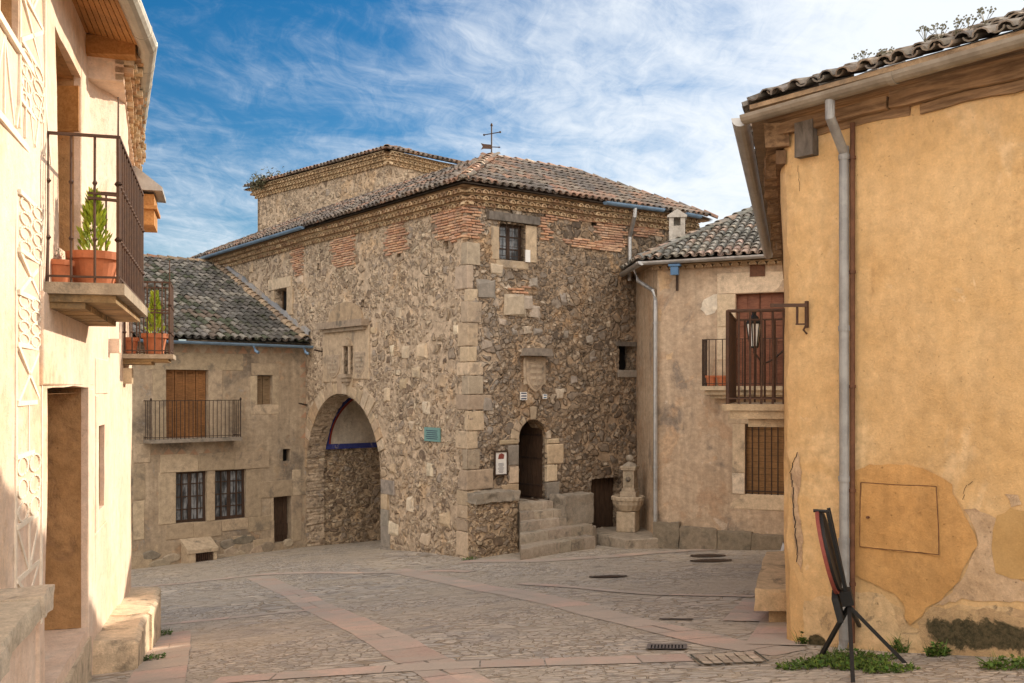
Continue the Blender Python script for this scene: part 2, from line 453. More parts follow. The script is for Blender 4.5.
def window_part(parent, fc, r, depth, frame_mat, glass_mat, nx=2, nz=3, fw=.06, name='window', bars=None, barmat=None):
    """wooden window at the back of a wall opening: frame and mullions, panes as a child"""
    u0, u1, z0, z1 = r; mb = MB(); d0 = -depth
    w0 = wob(fc.P(u0, z0, 0)); P = lambda u, z, o: fc.P(u, z, o)
    def bar(a, b, c, d, t=.05): mb.box(P(a, c, d0), fc.d * (b - a), fc.n * t, Vector((0, 0, d - c)))
    bar(u0 - .06, u0 + fw, z0 - .06, z1 + .06); bar(u1 - fw, u1 + .06, z0 - .06, z1 + .06)
    bar(u0 + fw, u1 - fw, z0 - .06, z0 + fw); bar(u0 + fw, u1 - fw, z1 - fw, z1 + .06)
    for k in range(1, nx):
        c = u0 + (u1 - u0) * k / nx; t = fw * (.75 if k == nx // 2 else .3); bar(c - t, c + t, z0 + fw, z1 - fw, .056)
    for k in range(1, nz):
        c = z0 + (z1 - z0) * k / nz; bar(u0 + fw, u1 - fw, c - .014, c + .014, .045)
    o = mb.build(name, frame_mat, parent)
    g_ = MB(); g_.box(P(u0 - .05, z0 - .05, d0 + .012), fc.d * (u1 - u0 + .1), fc.n * .008, Vector((0, 0, z1 - z0 + .1)))
    g_.build('pane', glass_mat, o)
    if bars:
        b_ = MB(); nu, nv = bars
        for k in range(nu + 1):
            c = u0 + .03 + (u1 - u0 - .06) * k / nu; b_.tube([P(c, z0 - .03, -.04), P(c, z1 + .03, -.04)], .008, 5)
        for k in range(nv):
            c = z0 + (z1 - z0) * (k + .5) / nv; b_.tube([P(u0 - .03, c, -.04), P(u1 + .03, c, -.04)], .008, 5)
        b_.build('grille', barmat, o)
    return o

def backing(parent, fc, r, depth, mat, name='dark_room'):
    mb = MB(); u0, u1, z0, z1 = r
    mb.box(fc.P(u0 - .1, z0 - .1, -depth - .5), fc.d * (u1 - u0 + .2), fc.n * .45, Vector((0, 0, z1 - z0 + .2))); return mb.build(name, mat, parent)

# ------------------------------------------------------------------ materials
def mat(name):
    m_ = bpy.data.materials.new(name); m_.use_nodes = True; return m_, NT(m_.node_tree)

def m_attr(name, nscale=6, amt=.35, rough=.9, bstr=.5, bdist=.012, stain=None, stain_amt=.5, stain_scale=2.5):
    """colour per stone or tile from the mesh, broken up by grain and lichen"""
    m_, t = mat(name); co = t.co(); a = t.n('ShaderNodeAttribute', attribute_name='Col').outputs['Color']
    n1 = t.noise(co, nscale, 6, .65); n2 = t.noise(co, nscale * 7, 4, .7)
    v = t.rng(n1, .25, .75, 1 - amt, 1 + amt, False)
    c = t.mix(1, a, v, 'MULTIPLY'); c = t.mix(1, c, t.rng(n2, .2, .8, .75, 1.25, False), 'MULTIPLY')
    if stain:
        s_ = t.rng(t.noise(co, stain_scale, 6, .7, .4), .52, .68, 0, stain_amt); c = t.mix(s_, c, stain)
    h = t.m('ADD', t.m('MULTIPLY', n1, .6), t.m('MULTIPLY', n2, .4))
    t.out(c, rough, t.bump(h, bstr, bdist)); return m_

def m_rubble(name, mortar, stones, scale=2.7, squash=1.35, cover=(.02, .16), dark=None, darkz=None, ochre=None, gapk=.6, smear=.5):
    """rubble masonry: stones of several sizes half drowned in lime mortar"""
    m_, t = mat(name); co = t.co()
    wv = t.warp(t.warp(t.warp(co, 1.3, .34), 5, .10), 15, .035); v = t.mapv(wv, scale=(1, 1, squash))
    def layer(sc):
        c = t.voro(v, sc).outputs['Color']; e = t.voro(v, sc, 'DISTANCE_TO_EDGE').outputs['Distance']
        return t.sep(c)[0], t.sep(c)[1], e
    r1, g1, e1 = layer(scale); r2, g2, e2 = layer(scale * 2.1)
    pick = t.rng(t.noise(co, 1.3, 5, .65), .46, .50)
    rr = t.mix(pick, r1, r2); gg = t.mix(pick, g1, g2); ee = t.mix(pick, e1, t.m('MULTIPLY', e2, 1.25))
    grain = t.noise(co, 13, 8, .75); fine = t.noise(co, 55, 4, .75); mid = t.noise(co, 4.5, 6, .7)
    sc_ = t.ramp(rr, stones)
    sc_ = t.mix(1, sc_, t.rng(grain, .25, .75, .5, 1.5, False), 'MULTIPLY')
    cov = t.rng(t.noise(co, .9, 6, .65), .34, .66, cover[0], cover[1], False)
    gone = t.rng(gg, .0, .42, .30, 0)                       # some stones all but buried in mortar
    edge = t.m('ADD', t.m('ADD', cov, gone), t.m('ADD', t.m('MULTIPLY', t.m('SUBTRACT', grain, .5), .22), t.m('MULTIPLY', t.m('SUBTRACT', mid, .5), .25)))
    k_ = t.rng(t.m('SUBTRACT', ee, edge), -.03, .06)
    mc = t.mix(t.rng(mid, .3, .7, 0, 1, False), tuple(x * .62 for x in mortar), tuple(min(1, x * 1.32) for x in mortar))
    mc = t.mix(1, mc, t.rng(fine, .2, .8, .65, 1.35, False), 'MULTIPLY')
    mc = t.mix(1, mc, t.rng(grain, .3, .7, .78, 1.22, False), 'MULTIPLY')
    film = t.rng(t.noise(co, 2.6, 7, .7), .42, .66, 0, smear)      # mortar wash over the faces
    c = t.mix(t.m('MULTIPLY', k_, t.m('SUBTRACT', 1.0, film)), mc, sc_)
    gap = t.rng(t.m('ABSOLUTE', t.m('SUBTRACT', ee, edge)), 0, .03, gapk, 0)
    gap = t.m('MULTIPLY', gap, t.rng(t.noise(co, 2.9, 5, .65), .44, .56))
    c = t.mix(gap, c, (.045, .034, .026))
    fleck = t.rng(t.noise(co, 11, 5, .65), .64, .70, 0, .5); c = t.mix(fleck, c, (.62, .53, .42))
    pit = t.rng(t.noise(co, 19, 5, .6), .66, .72, 0, .7); c = t.mix(pit, c, (.07, .05, .036))
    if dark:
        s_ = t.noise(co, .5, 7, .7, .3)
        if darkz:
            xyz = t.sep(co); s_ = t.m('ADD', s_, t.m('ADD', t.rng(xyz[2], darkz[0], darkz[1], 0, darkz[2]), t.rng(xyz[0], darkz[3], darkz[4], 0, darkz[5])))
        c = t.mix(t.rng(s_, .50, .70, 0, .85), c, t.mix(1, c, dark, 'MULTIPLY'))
    if ochre:
        c = t.mix(t.rng(t.noise(t.mapv(co, loc=(7, 3, 1)), .6, 7, .7, .4), .54, .68, 0, .7), c, t.mix(.55, t.mix(1, (1, 1, 1), ochre, 'MULTIPLY'), t.mix(1, c, (1.4, 1.15, .85), 'MULTIPLY')))
    h = t.m('ADD', t.m('MULTIPLY', k_, .55), t.m('ADD', t.m('MULTIPLY', grain, .5), t.m('MULTIPLY', fine, .18)))
    h = t.m('ADD', h, t.m('MULTIPLY', t.m('MULTIPLY', rr, k_), .4)); h = t.m('SUBTRACT', h, t.m('MULTIPLY', t.m('ADD', gap, pit), .35))
    t.out(c, .94, t.bump(h, .8, .04), 0, .15)
    d = t.n('ShaderNodeDisplacement'); t.put(d.inputs['Height'], t.m('ADD', t.m('MULTIPLY', k_, .6), t.m('ADD', t.m('MULTIPLY', t.m('MULTIPLY', rr, k_), .7), t.m('MULTIPLY', mid, .5)))); d.inputs['Midlevel'].default_value = 1.25; d.inputs['Scale'].default_value = .032
    t.nt.links.new(d.outputs[0], [n for n in t.nt.nodes if n.type == 'OUTPUT_MATERIAL'][0].inputs['Displacement']); m_.displacement_method = 'BOTH'; return m_

def m_plaster(name, a, b, stains=(), bstr=.5, fine_amt=.22, scale=1.2, coarse=0, drip=.0):
    """weathered lime plaster; stains = [(scale, lo, hi, amount, colour, offset)]"""
    m_, t = mat(name); co = t.co()
    n1 = t.noise(co, scale, 7, .65, .3); n2 = t.noise(co, 9, 6, .7); n3 = t.noise(co, 55, 4, .7)
    c = t.mix(t.rng(n1, .3, .7), a, b)
    c = t.mix(1, c, t.rng(n2, .25, .75, 1 - fine_amt, 1 + fine_amt, False), 'MULTIPLY')
    c = t.mix(1, c, t.rng(n3, .2, .8, .88, 1.12, False), 'MULTIPLY')
    if drip:                                     # rain streaks and trowel sweeps
        d1 = t.noise(t.mapv(t.warp(co, 2, .12), scale=(4, 4, .28)), 1.6, 7, .65); d2 = t.noise(t.mapv(t.warp(co, 1.4, .5), scale=(1, 1, 2.6)), 3.2, 6, .7)
        c = t.mix(1, c, t.rng(d1, .3, .7, 1 - drip, 1 + drip * .7, False), 'MULTIPLY'); c = t.mix(1, c, t.rng(d2, .3, .7, 1 - drip * .8, 1 + drip * .6, False), 'MULTIPLY')
    pits = t.rng(t.noise(co, 26, 5, .6), .66, .72, 0, .55); c = t.mix(pits, c, tuple(x * .5 for x in a))
    h = t.m('ADD', t.m('MULTIPLY', n2, .7), t.m('MULTIPLY', n3, .3)); h = t.m('SUBTRACT', h, t.m('MULTIPLY', pits, .6))
    if drip: h = t.m('ADD', h, t.m('MULTIPLY', d2, .45))
    for (sc, lo, hi, am, colr, off) in stains:
        s_ = t.noise(t.mapv(co, loc=off, scale=(1, 1, .75)), sc, 8, .68, .5); mk = t.rng(s_, lo, hi, 0, am)
        c = t.mix(mk, c, t.mix(t.rng(n2, .3, .7), tuple(x * .7 for x in colr), tuple(x * 1.25 for x in colr))); h = t.m('SUBTRACT', h, t.m('MULTIPLY', mk, .35))
    if coarse: h = t.m('ADD', h, t.m('MULTIPLY', n1, coarse))
    t.out(c, .92, t.bump(h, bstr, .02)); return m_

def m_wood(name, a, b, axis=(1, 1, 14), rough=.7, bstr=.4, turn=0):
    m_, t = mat(name); co = t.co()
    if turn: co = t.mapv(co, rot=(0, 0, turn))
    g_ = t.noise(t.mapv(co, scale=axis), 4, 6, .65, .4); g2 = t.noise(co, 2.0, 4, .6)
    c = t.mix(t.rng(g_, .3, .7), a, b); c = t.mix(1, c, t.rng(g2, .25, .75, .7, 1.3, False), 'MULTIPLY')
    t.out(c, rough, t.bump(g_, bstr, .008)); return m_

def m_metal(name, c0, c1, rough=.5, metal=.6, scale=6, bstr=.15):
    m_, t = mat(name); co = t.co(); n_ = t.noise(co, scale, 7, .7)
    t.out(t.mix(t.rng(n_, .35, .65), c0, c1), t.rng(n_, .3, .7, rough - .12, rough + .15, False), t.bump(n_, bstr, .006), metal); return m_

def m_plain(name, c, rough=.8, var=.2, scale=20):
    m_, t = mat(name); co = t.co(); n_ = t.noise(co, scale, 5, .65)
    t.out(t.mix(1, c, t.rng(n_, .25, .75, 1 - var, 1 + var, False), 'MULTIPLY'), rough, t.bump(n_, .2, .005)); return m_

def m_leaf(name, a, b):
    m_, t = mat(name); co = t.co(); at = t.n('ShaderNodeAttribute', attribute_name='Col').outputs['Color']
    c = t.mix(1, t.mix(t.noise(co, 9, 3), a, b), at, 'MULTIPLY')
    t.out(c, .6, None, 0, .3, **{'Subsurface Weight': 0.0}); return m_

STONE_L = [(0, (.15, .11, .08)), (.25, (.26, .19, .13)), (.45, (.34, .285, .23)), (.6, (.29, .215, .14)), (.8, (.44, .34, .235)), (1, (.62, .52, .38))]
STONE_R = [(0, (.13, .105, .085)), (.22, (.22, .185, .15)), (.45, (.35, .31, .265)), (.62, (.27, .205, .145)), (.82, (.43, .355, .27)), (1, (.60, .52, .42))]
M = {}
M['rubble_warm'] = m_rubble('rubble_warm', (.47, .365, .26), STONE_L, 2.9, 1.3, (.05, .22), ochre=(.45, .345, .235), gapk=.22, smear=.9)
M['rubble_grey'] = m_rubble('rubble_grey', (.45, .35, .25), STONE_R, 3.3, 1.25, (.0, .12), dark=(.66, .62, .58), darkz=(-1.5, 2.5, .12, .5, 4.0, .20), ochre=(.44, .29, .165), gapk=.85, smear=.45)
M['rubble_base'] = m_rubble('rubble_base', (.46, .345, .23), STONE_L, 3.4, 1.7, (.02, .12), ochre=(.44, .32, .19), gapk=.8, smear=.4)
M['ashlar'] = m_attr('ashlar', 7, .28, .92, .6, .02, (.10, .09, .08), .55, 1.9)
M['brick'] = m_attr('brick', 12, .25, .92, .6, .012, (.42, .36, .28), .45, 4)
M['tile'] = m_attr('tile', 9, .35, .9, .5, .01, (.30, .27, .21), .55, 5.5)
M['tile_moss'] = m_attr('tile_moss', 9, .4, .95, .6, .012, (.06, .065, .03), .8, 2.2)
M['cornice'] = m_attr('cornice', 9, .25, .92, .5, .012, (.20, .15, .10), .5, 3)
M['worn_stone'] = m_attr('worn_stone', 8, .3, .92, .7, .025, (.085, .08, .065), .65, 2.6)
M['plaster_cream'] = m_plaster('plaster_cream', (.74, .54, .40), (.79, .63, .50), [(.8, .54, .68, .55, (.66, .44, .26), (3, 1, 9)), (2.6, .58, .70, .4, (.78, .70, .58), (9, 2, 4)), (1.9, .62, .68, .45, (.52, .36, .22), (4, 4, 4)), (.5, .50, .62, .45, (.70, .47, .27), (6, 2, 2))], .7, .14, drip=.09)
M['plaster_relief'] = m_plaster('plaster_relief', (.79, .68, .54), (.82, .73, .60), [], .35, .08, 3)
M['plaster_ochre'] = m_plaster('plaster_ochre', (.60, .38, .165), (.68, .465, .235), [(.55, .54, .68, .5, (.76, .57, .33), (2, 8, 3)), (1.3, .56, .70, .5, (.56, .34, .145), (5, 2, 1)), (3.5, .64, .70, .35, (.78, .62, .40), (1, 6, 2)), (.9, .56, .66, .45, (.74, .56, .34), (3, 3, 7))], .7, .17, .8, drip=.07)
M['plaster_orange'] = m_plaster('plaster_orange', (.52, .285, .10), (.62, .36, .14), [(1.6, .52, .66, .5, (.42, .235, .09), (3, 3, 3))], .8, .16, drip=.12)
M['plaster_raw'] = m_plaster('plaster_raw', (.50, .345, .205), (.58, .42, .27), [(2.5, .5, .62, .6, (.32, .21, .13), (1, 2, 3))], 1.0, .3, 2.2, .6)
M['plaster_brown'] = m_plaster('plaster_brown', (.45, .275, .105), (.51, .325, .135), [], .3, .1)
M['plaster_pink'] = m_plaster('plaster_pink', (.43, .315, .215), (.52, .40, .285), [(.75, .52, .64, .8, (.20, .165, .135), (4, 2, 6)), (1.4, .57, .66, .6, (.50, .33, .20), (1, 1, 8)), (2.8, .62, .68, .55, (.62, .52, .42), (8, 5, 2)), (1.1, .52, .62, .5, (.40, .25, .15), (7, 1, 3))], 1.0, .24, .9, .4, drip=.2)
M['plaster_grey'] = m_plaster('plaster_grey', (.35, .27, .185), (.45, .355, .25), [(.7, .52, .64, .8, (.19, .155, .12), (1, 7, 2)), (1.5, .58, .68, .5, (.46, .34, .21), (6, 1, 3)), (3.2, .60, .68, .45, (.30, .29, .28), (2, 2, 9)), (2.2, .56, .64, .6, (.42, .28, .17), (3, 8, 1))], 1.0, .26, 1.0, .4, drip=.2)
M['plaster_white'] = m_plaster('plaster_white', (.62, .54, .43), (.70, .62, .50), [(1.2, .5, .64, .6, (.50, .40, .29), (2, 2, 5)), (3, .58, .66, .5, (.40, .33, .25), (4, 1, 1))], .9, .2, drip=.14)
def m_fade(name, base, base2, a, b, k=1.1):
    """growth or damp that thins out towards the rim of its patch (mesh colour 0 at the rim)"""
    m_, t = mat(name); co = t.co(); at = t.n('ShaderNodeAttribute', attribute_name='Col').outputs['Fac']
    n1 = t.noise(co, 4.5, 8, .72, .4); n2 = t.noise(co, 24, 6, .7); n3 = t.noise(co, 1.6, 5, .65)
    mk = t.rng(t.m('ADD', at, t.m('ADD', t.m('MULTIPLY', t.m('SUBTRACT', n1, .5), k * 1.6), t.m('MULTIPLY', t.m('SUBTRACT', n2, .5), .5))), .38, .62)
    cb = t.mix(1, t.mix(t.rng(n3, .35, .65), base, base2), t.rng(n2, .25, .75, .75, 1.25, False), 'MULTIPLY')
    cm = t.mix(t.rng(n2, .35, .65), a, b)
    t.out(t.mix(mk, cb, cm), .95, t.bump(t.m('ADD', n2, t.m('MULTIPLY', n1, .8)), 1.0, .025)); return m_
M['moss'] = m_fade('moss', (.56, .39, .21), (.48, .33, .18), (.045, .04, .02), (.12, .095, .05))
M['shutter'] = m_wood('shutter', (.17, .075, .025), (.27, .125, .045), (2, 2, 9))
M['oldwood'] = m_wood('oldwood', (.11, .06, .032), (.21, .125, .065), (3, 3, 1.2), .8, .7)
M['eavewood'] = m_wood('eavewood', (.13, .075, .04), (.34, .215, .115), (.5, 5, 5), .85, .9, -math.atan2(-.785, .62))
M['greywood'] = m_wood('greywood', (.10, .085, .07), (.19, .165, .14), (3, 3, 1.2), .85, .7)
M['soffit'] = m_wood('soffit', (.36, .16, .045), (.50, .25, .085), (9, 1.2, 9), .65)
M['doorwood'] = m_wood('doorwood', (.045, .026, .016), (.085, .05, .03), (9, 9, 1), .7)
M['redwood'] = m_wood('redwood', (.14, .05, .028), (.22, .09, .05), (2, 2, 9), .65)
M['slatwood'] = m_wood('slatwood', (.20, .105, .04), (.30, .165, .07), (2, 2, 9), .7)
M['frame_dark'] = m_wood('frame_dark', (.035, .02, .013), (.07, .04, .025), (6, 6, 1))
M['iron'] = m_metal('iron', (.035, .028, .025), (.085, .052, .036), .6, .5, 18)
M['iron_brown'] = m_metal('iron_brown', (.065, .036, .026), (.11, .062, .04), .65, .35, 14)
M['zinc'] = m_metal('zinc', (.36, .36, .36), (.50, .50, .49), .45, .75, 5)
M['zinc_old'] = m_metal('zinc_old', (.40, .37, .31), (.52, .49, .42), .55, .5, 4)
M['zinc_tan'] = m_metal('zinc_tan', (.25, .22, .175), (.36, .32, .26), .55, .4, 4)
M['zinc_blue'] = m_metal('zinc_blue', (.16, .25, .36), (.22, .33, .46), .5, .35, 4)
M['rust_pipe'] = m_metal('rust_pipe', (.10, .045, .025), (.17, .08, .045), .7, .2, 9)
M['pipe'] = m_metal('pipe', (.26, .26, .255), (.38, .38, .37), .6, .4, 4)
M['grate'] = m_metal('grate', (.15, .13, .12), (.22, .19, .17), .65, .3, 12)
M['terracotta'] = m_plain('terracotta', (.50, .17, .075), .75, .2, 12)
M['soil'] = m_plain('soil', (.05, .035, .025), .95)
M['dark'] = m_plain('dark', (.008, .007, .006), .95)
def m_curtain():
    m_, t = mat('curtain'); co = t.co(); a = t.noise(t.mapv(t.warp(co, 2, .05), scale=(1, 1, .12)), 16, 4, .6); b = t.noise(co, 1.7, 4, .6)
    c = t.mix(t.rng(a, .38, .62), (.05, .055, .06), (.27, .28, .29)); c = t.mix(t.rng(b, .42, .58, 0, .75), c, (.025, .028, .032)); t.out(c, .12, t.bump(t.noise(co, 3, 2), .06, .02), 0, .6); return m_
M['curtain'] = m_curtain()
M['white'] = m_plain('white', (.72, .70, .66), .6, .08)
M['ink'] = m_plain('ink', (.04, .05, .10), .7, .1)
M['teal'] = m_plain('teal', (.16, .30, .28), .5, .2)
M['blue'] = m_plaster('blue', (.035, .045, .20), (.06, .07, .24), [(3, .54, .62, .75, (.33, .29, .27), (1, 1, 4))], .6, .3)
M['red'] = m_plain('red', (.32, .06, .045), .8, .25)
M['black'] = m_plain('black', (.018, .017, .016), .6, .2)
M['redpaint'] = m_plain('redpaint', (.22, .055, .04), .6, .25)
M['chalk'] = m_plain('chalk', (.03, .03, .03), .85, .3)
M['flood_blue'] = m_plain('flood_blue', (.07, .15, .27), .5, .15)
M['relief_stone'] = m_plaster('relief_stone', (.34, .255, .17), (.42, .33, .23), [(2.5, .55, .66, .5, (.22, .17, .12), (1, 2, 3))], .9, .25, 3)
M['thuja'] = m_leaf('thuja', (.22, .34, .022), (.42, .50, .05))
M['leaf'] = m_leaf('leaf', (.04, .085, .015), (.085, .14, .03))
M['dryleaf'] = m_leaf('dryleaf', (.10, .11, .06), (.17, .15, .09))
M['petal'] = m_leaf('petal', (.60, .25, .05), (.7, .35, .10))
def m_glass(name, c):
    m_, t = mat(name); t.out(c, .06, None, 0, .6); return m_
M['glass'] = m_glass('glass', (.025, .03, .035))
def m_lampglass():
    m_, t = mat('lamp_glass'); t.out((.75, .75, .72), .25); return m_
M['lampglass'] = m_lampglass()

def m_ground():
    m_, t = mat('plaza_cobbles'); co = t.co()
    wv = t.warp(co, 1.2, .22); wv = t.warp(wv, 9, .03)
    def lay(rz, sc, sq):
        v = t.mapv(wv, scale=(1, sq, .01), rot=(0, 0, rz)); d = t.voro(v, sc); e = t.voro(v, sc, 'DISTANCE_TO_EDGE').outputs['Distance']
        return t.sep(d.outputs['Color'])[0], e
    r1, e1 = lay(.25, 5.2, 2.0); r2, e2 = lay(-.5, 9.5, 1.25); r3, e3 = lay(1.2, 3.2, 1.8)
    nz = t.noise(co, .33, 3, .5); p = t.rng(nz, .46, .50); p2 = t.rng(t.noise(t.mapv(co, loc=(9, 4, 0)), .28, 3, .5), .55, .58)
    rr = t.mix(p2, t.mix(p, r1, r2), r3); ee = t.mix(p2, t.mix(p, t.m('MULTIPLY', e1, 1.0), e2), e3)
    grain = t.noise(co, 22, 6, .7); n1 = t.noise(co, .5, 6, .65, .3); n2 = t.noise(co, 3, 5, .65)
    st = t.ramp(rr, [(0, (.30, .265, .23)), (.3, (.47, .42, .36)), (.6, (.57, .49, .40)), (.8, (.42, .385, .345)), (1, (.66, .57, .455))])
    st = t.mix(1, st, t.rng(grain, .25, .75, .65, 1.35, False), 'MULTIPLY')
    joint = t.mix(t.rng(n2, .35, .65), (.29, .235, .17), (.45, .365, .27))
    w_ = t.rng(t.noise(co, 1.6, 4, .6), .3, .7, .01, .10, False)
    k_ = t.rng(t.m('SUBTRACT', ee, w_), -.01, .04)
    c = t.mix(k_, joint, st)
    gap = t.rng(t.m('ABSOLUTE', t.m('SUBTRACT', ee, w_)), 0, .02, .65, 0); c = t.mix(gap, c, (.075, .062, .05))
    c = t.mix(t.rng(n1, .48, .62, 0, .5), c, (.50, .42, .32))
    c = t.mix(t.rng(t.noise(t.mapv(co, loc=(3, 9, 0)), .6, 6, .65, .4), .54, .66, 0, .45), c, (.29, .27, .255))
    dust = t.rng(t.noise(t.warp(t.mapv(co, loc=(5, 1, 0)), .8, .8), .42, 8, .7), .46, .62, 0, .6); c = t.mix(dust, c, t.mix(n2, (.40, .335, .26), (.56, .48, .38)))
    blot = t.rng(t.noise(t.mapv(co, loc=(1, 7, 0)), 1.5, 8, .75), .55, .68, 0, .55); c = t.mix(blot, c, (.20, .18, .16))
    h = t.m('ADD', t.m('MULTIPLY', k_, .7), t.m('ADD', t.m('MULTIPLY', grain, .35), t.m('MULTIPLY', rr, .35)))
    t.out(c, .85, t.bump(h, .9, .035)); return m_
M['ground'] = m_ground()
def m_pink():
    m_, t = mat('pink_slabs'); co = t.co(); a = t.n('ShaderNodeAttribute', attribute_name='Col').outputs['Color']
    n1 = t.noise(co, 1.4, 6, .65); n2 = t.noise(co, 16, 6, .7)
    c = t.mix(1, a, t.rng(n2, .25, .75, .75, 1.25, False), 'MULTIPLY')
    c = t.mix(t.rng(n1, .36, .60, .15, .88), c, (.45, .385, .32)); c = t.mix(t.rng(n2, .58, .70, 0, .55), c, (.20, .165, .14))
    t.out(c, .82, t.bump(n2, .5, .012)); return m_
M['pink'] = m_pink()

# ------------------------------------------------------------------ plan of the place
TL = Facade((-1.06, 24), (-.6, .8), (-.8, -.6)); TR = Facade((-1.06, 24), (.8, .6), (.6, -.8))
FL = Facade((-6.46, 31.2), (.752, .66), (.66, -.752))
RH = Facade((3.64, 25.1), (.928, -.371), (-.371, -.928)); RS = Facade((3.64, 25.1), (-.097, 1), (-1, -.097))
LH = Facade((-3.71, 8), (-.29, 1), (1, .29))
YF = Facade((2.80, 10.3), (.62, -.785), (-.785, -.62)); YS = Facade((2.80, 10.3), (.268, .963), (-.963, .268))
UL = Facade((-4.2, 34), (-.707, .707), (-.707, -.707)); UR = Facade((-4.2, 34), (.707, .707), (.707, -.707))

def at(px, py, Y): return Vector(((px - 512) / F * Y, Y, (HZ - py) / F * Y))
CP = [at(*p) for p in ((850, 668, 8.85), (905, 662, 8.6), (793, 643, 10.3), (1015, 668, 7.6), (468, 558, 24), (383, 549, 27.3), (305, 547, 31), (140, 569, 27.8),
                       (158, 634, 15.0), (90, 676, 10.45), (660, 548, 25), (785, 552, 23.4), (600, 546, 25.0), (350, 541, 34))]
CP += [Vector((0, 0, -1.55)), Vector((-3, 4, -2.05)), Vector((4, 4, -1.95)), Vector((0.3, 12, -2.80)), Vector((-14, 30, -5.3)), Vector((8, 22, -3.6)), Vector((0, 45, -4.9))]
A_ = np.array([[p.x, p.y, p.z] for p in CP]); n_ = len(A_)
def _phi(r): return np.where(r > 1e-9, r * r * np.log(np.maximum(r, 1e-9)), 0.0)
K_ = _phi(np.linalg.norm(A_[:, None, :2] - A_[None, :, :2], axis=2)) + np.eye(n_) * 2.0
Pm = np.c_[np.ones(n_), A_[:, :2]]
SOL = np.linalg.solve(np.block([[K_, Pm], [Pm.T, np.zeros((3, 3))]]), np.r_[A_[:, 2], 0, 0, 0])
def gz(x, y):
    xc, yc = max(-14, min(14, x)), max(-4, min(38, y))
    r = np.linalg.norm(A_[:, :2] - np.array([xc, yc]), axis=1)
    z = float(_phi(r) @ SOL[:n_] + SOL[n_] + SOL[n_ + 1] * xc + SOL[n_ + 2] * yc)
    return z + noise.noise(Vector((x * .45, y * .45, 3))) * .03
def onground(px, py):
    dx, dz = (px - 512) / F, (HZ - py) / F; lo, hi = 4.0, 40.0
    for _ in range(40):
        m_ = (lo + hi) / 2
        if dz * m_ > gz(dx * m_, m_): lo = m_
        else: hi = m_
    return Vector((dx * lo, lo, gz(dx * lo, lo)))
def onlevel(px, py, z):
    Y = -z / ((py - HZ) / F); return Vector(((px - 512) / F * Y, Y, z))

# ------------------------------------------------------------------ ground
xs = [-400, -150, -60, -30, -20] + list(np.arange(-15, 12.01, .3)) + [16, 25, 60, 150, 400]
ys = [-300, -80, -20, -6, 0, 3] + list(np.arange(5, 36.01, .3)) + [40, 50, 70, 120, 300, 600]
mb = MB(); nx = len(xs)
vs = [(x, y, gz(x, y)) for y in ys for x in xs]
mb.add(vs, [(j * nx + i, j * nx + i + 1, (j + 1) * nx + i + 1, (j + 1) * nx + i) for j in range(len(ys) - 1) for i in range(nx - 1)])
tag(mb.build('ground', M['ground'], smooth=True), kind='structure')

PINK = [(.56, .38, .30), (.60, .43, .34), (.52, .37, .30), (.57, .41, .32), (.50, .40, .325)]
NB = [0]
def band(pts, width, cols=PINK, L=.8, lift=.010):
    """line of paving slabs let into the cobbles"""
    NB[0] += 1; lift = .004 + .0009 * NB[0]; W = [onground(*p) for p in pts]; mb = MB(); w2 = width / 2; d = 0.0
    seg = [(W[i + 1] - W[i]).length for i in range(len(W) - 1)]; total = sum(seg)
    def pos(s):
        for i, q in enumerate(seg):
            if s <= q or i == len(seg) - 1: 
                t = (W[i + 1] - W[i]); return W[i] + t * (s / q), Vector((t.x, t.y, 0)).normalized()
            s -= q
    while d < total:
        l = L * random.uniform(.6, 1.3); e = min(total, d + l); rows = 2 if width > .5 and random.random() < .35 else 1
        n = max(1, int((e - d) / .3))
        for r in range(rows):
            a0, a1 = -w2 + width * r / rows, -w2 + width * (r + 1) / rows; a0 += .006 + jit(.012); a1 -= .006 + jit(.012); c = cj(random.choice(cols), .15); row = []
            for k in range(n + 1):
                s = d + .008 + (e - d - .016) * k / n; p, t = pos(s); sd_ = Vector((t.y, -t.x, 0))
                for a in (a0, (a0 + a1) / 2, a1):
                    q = p + sd_ * a; row.append((q.x, q.y, gz(q.x, q.y) + lift))
            mb.add(row, [(3 * k + j, 3 * k + j + 1, 3 * k + j + 4, 3 * k + j + 3) for k in range(n) for j in range(2)], c)
        d = e
    o = mb.build('paving_band', M['pink']); return tag(o, kind='structure')

band([(258, 577), (300, 596), (345, 619), (400, 648), (470, 688)], .52)
band([(118, 628), (220, 619), (312, 610)], .26)
band([(395, 570), (440, 579), (520, 594), (598, 614), (660, 628), (732, 645), (792, 653)], .55)
band([(215, 681), (330, 673), (430, 667), (500, 664), (600, 661), (690, 658)], .42)
band([(172, 633), (168, 650), (160, 672), (154, 688)], .55)
band([(128, 588), (180, 584), (255, 575), (340, 573), (450, 571), (470, 572)], .30)
band([(462, 562), (545, 561), (610, 557), (651, 553), (720, 549), (790, 545)], .45)
band([(520, 584), (600, 590), (655, 595), (755, 597)], .24)
band([(776, 646), (789, 616)], .6)
band([(742, 622), (762, 600)], .5)

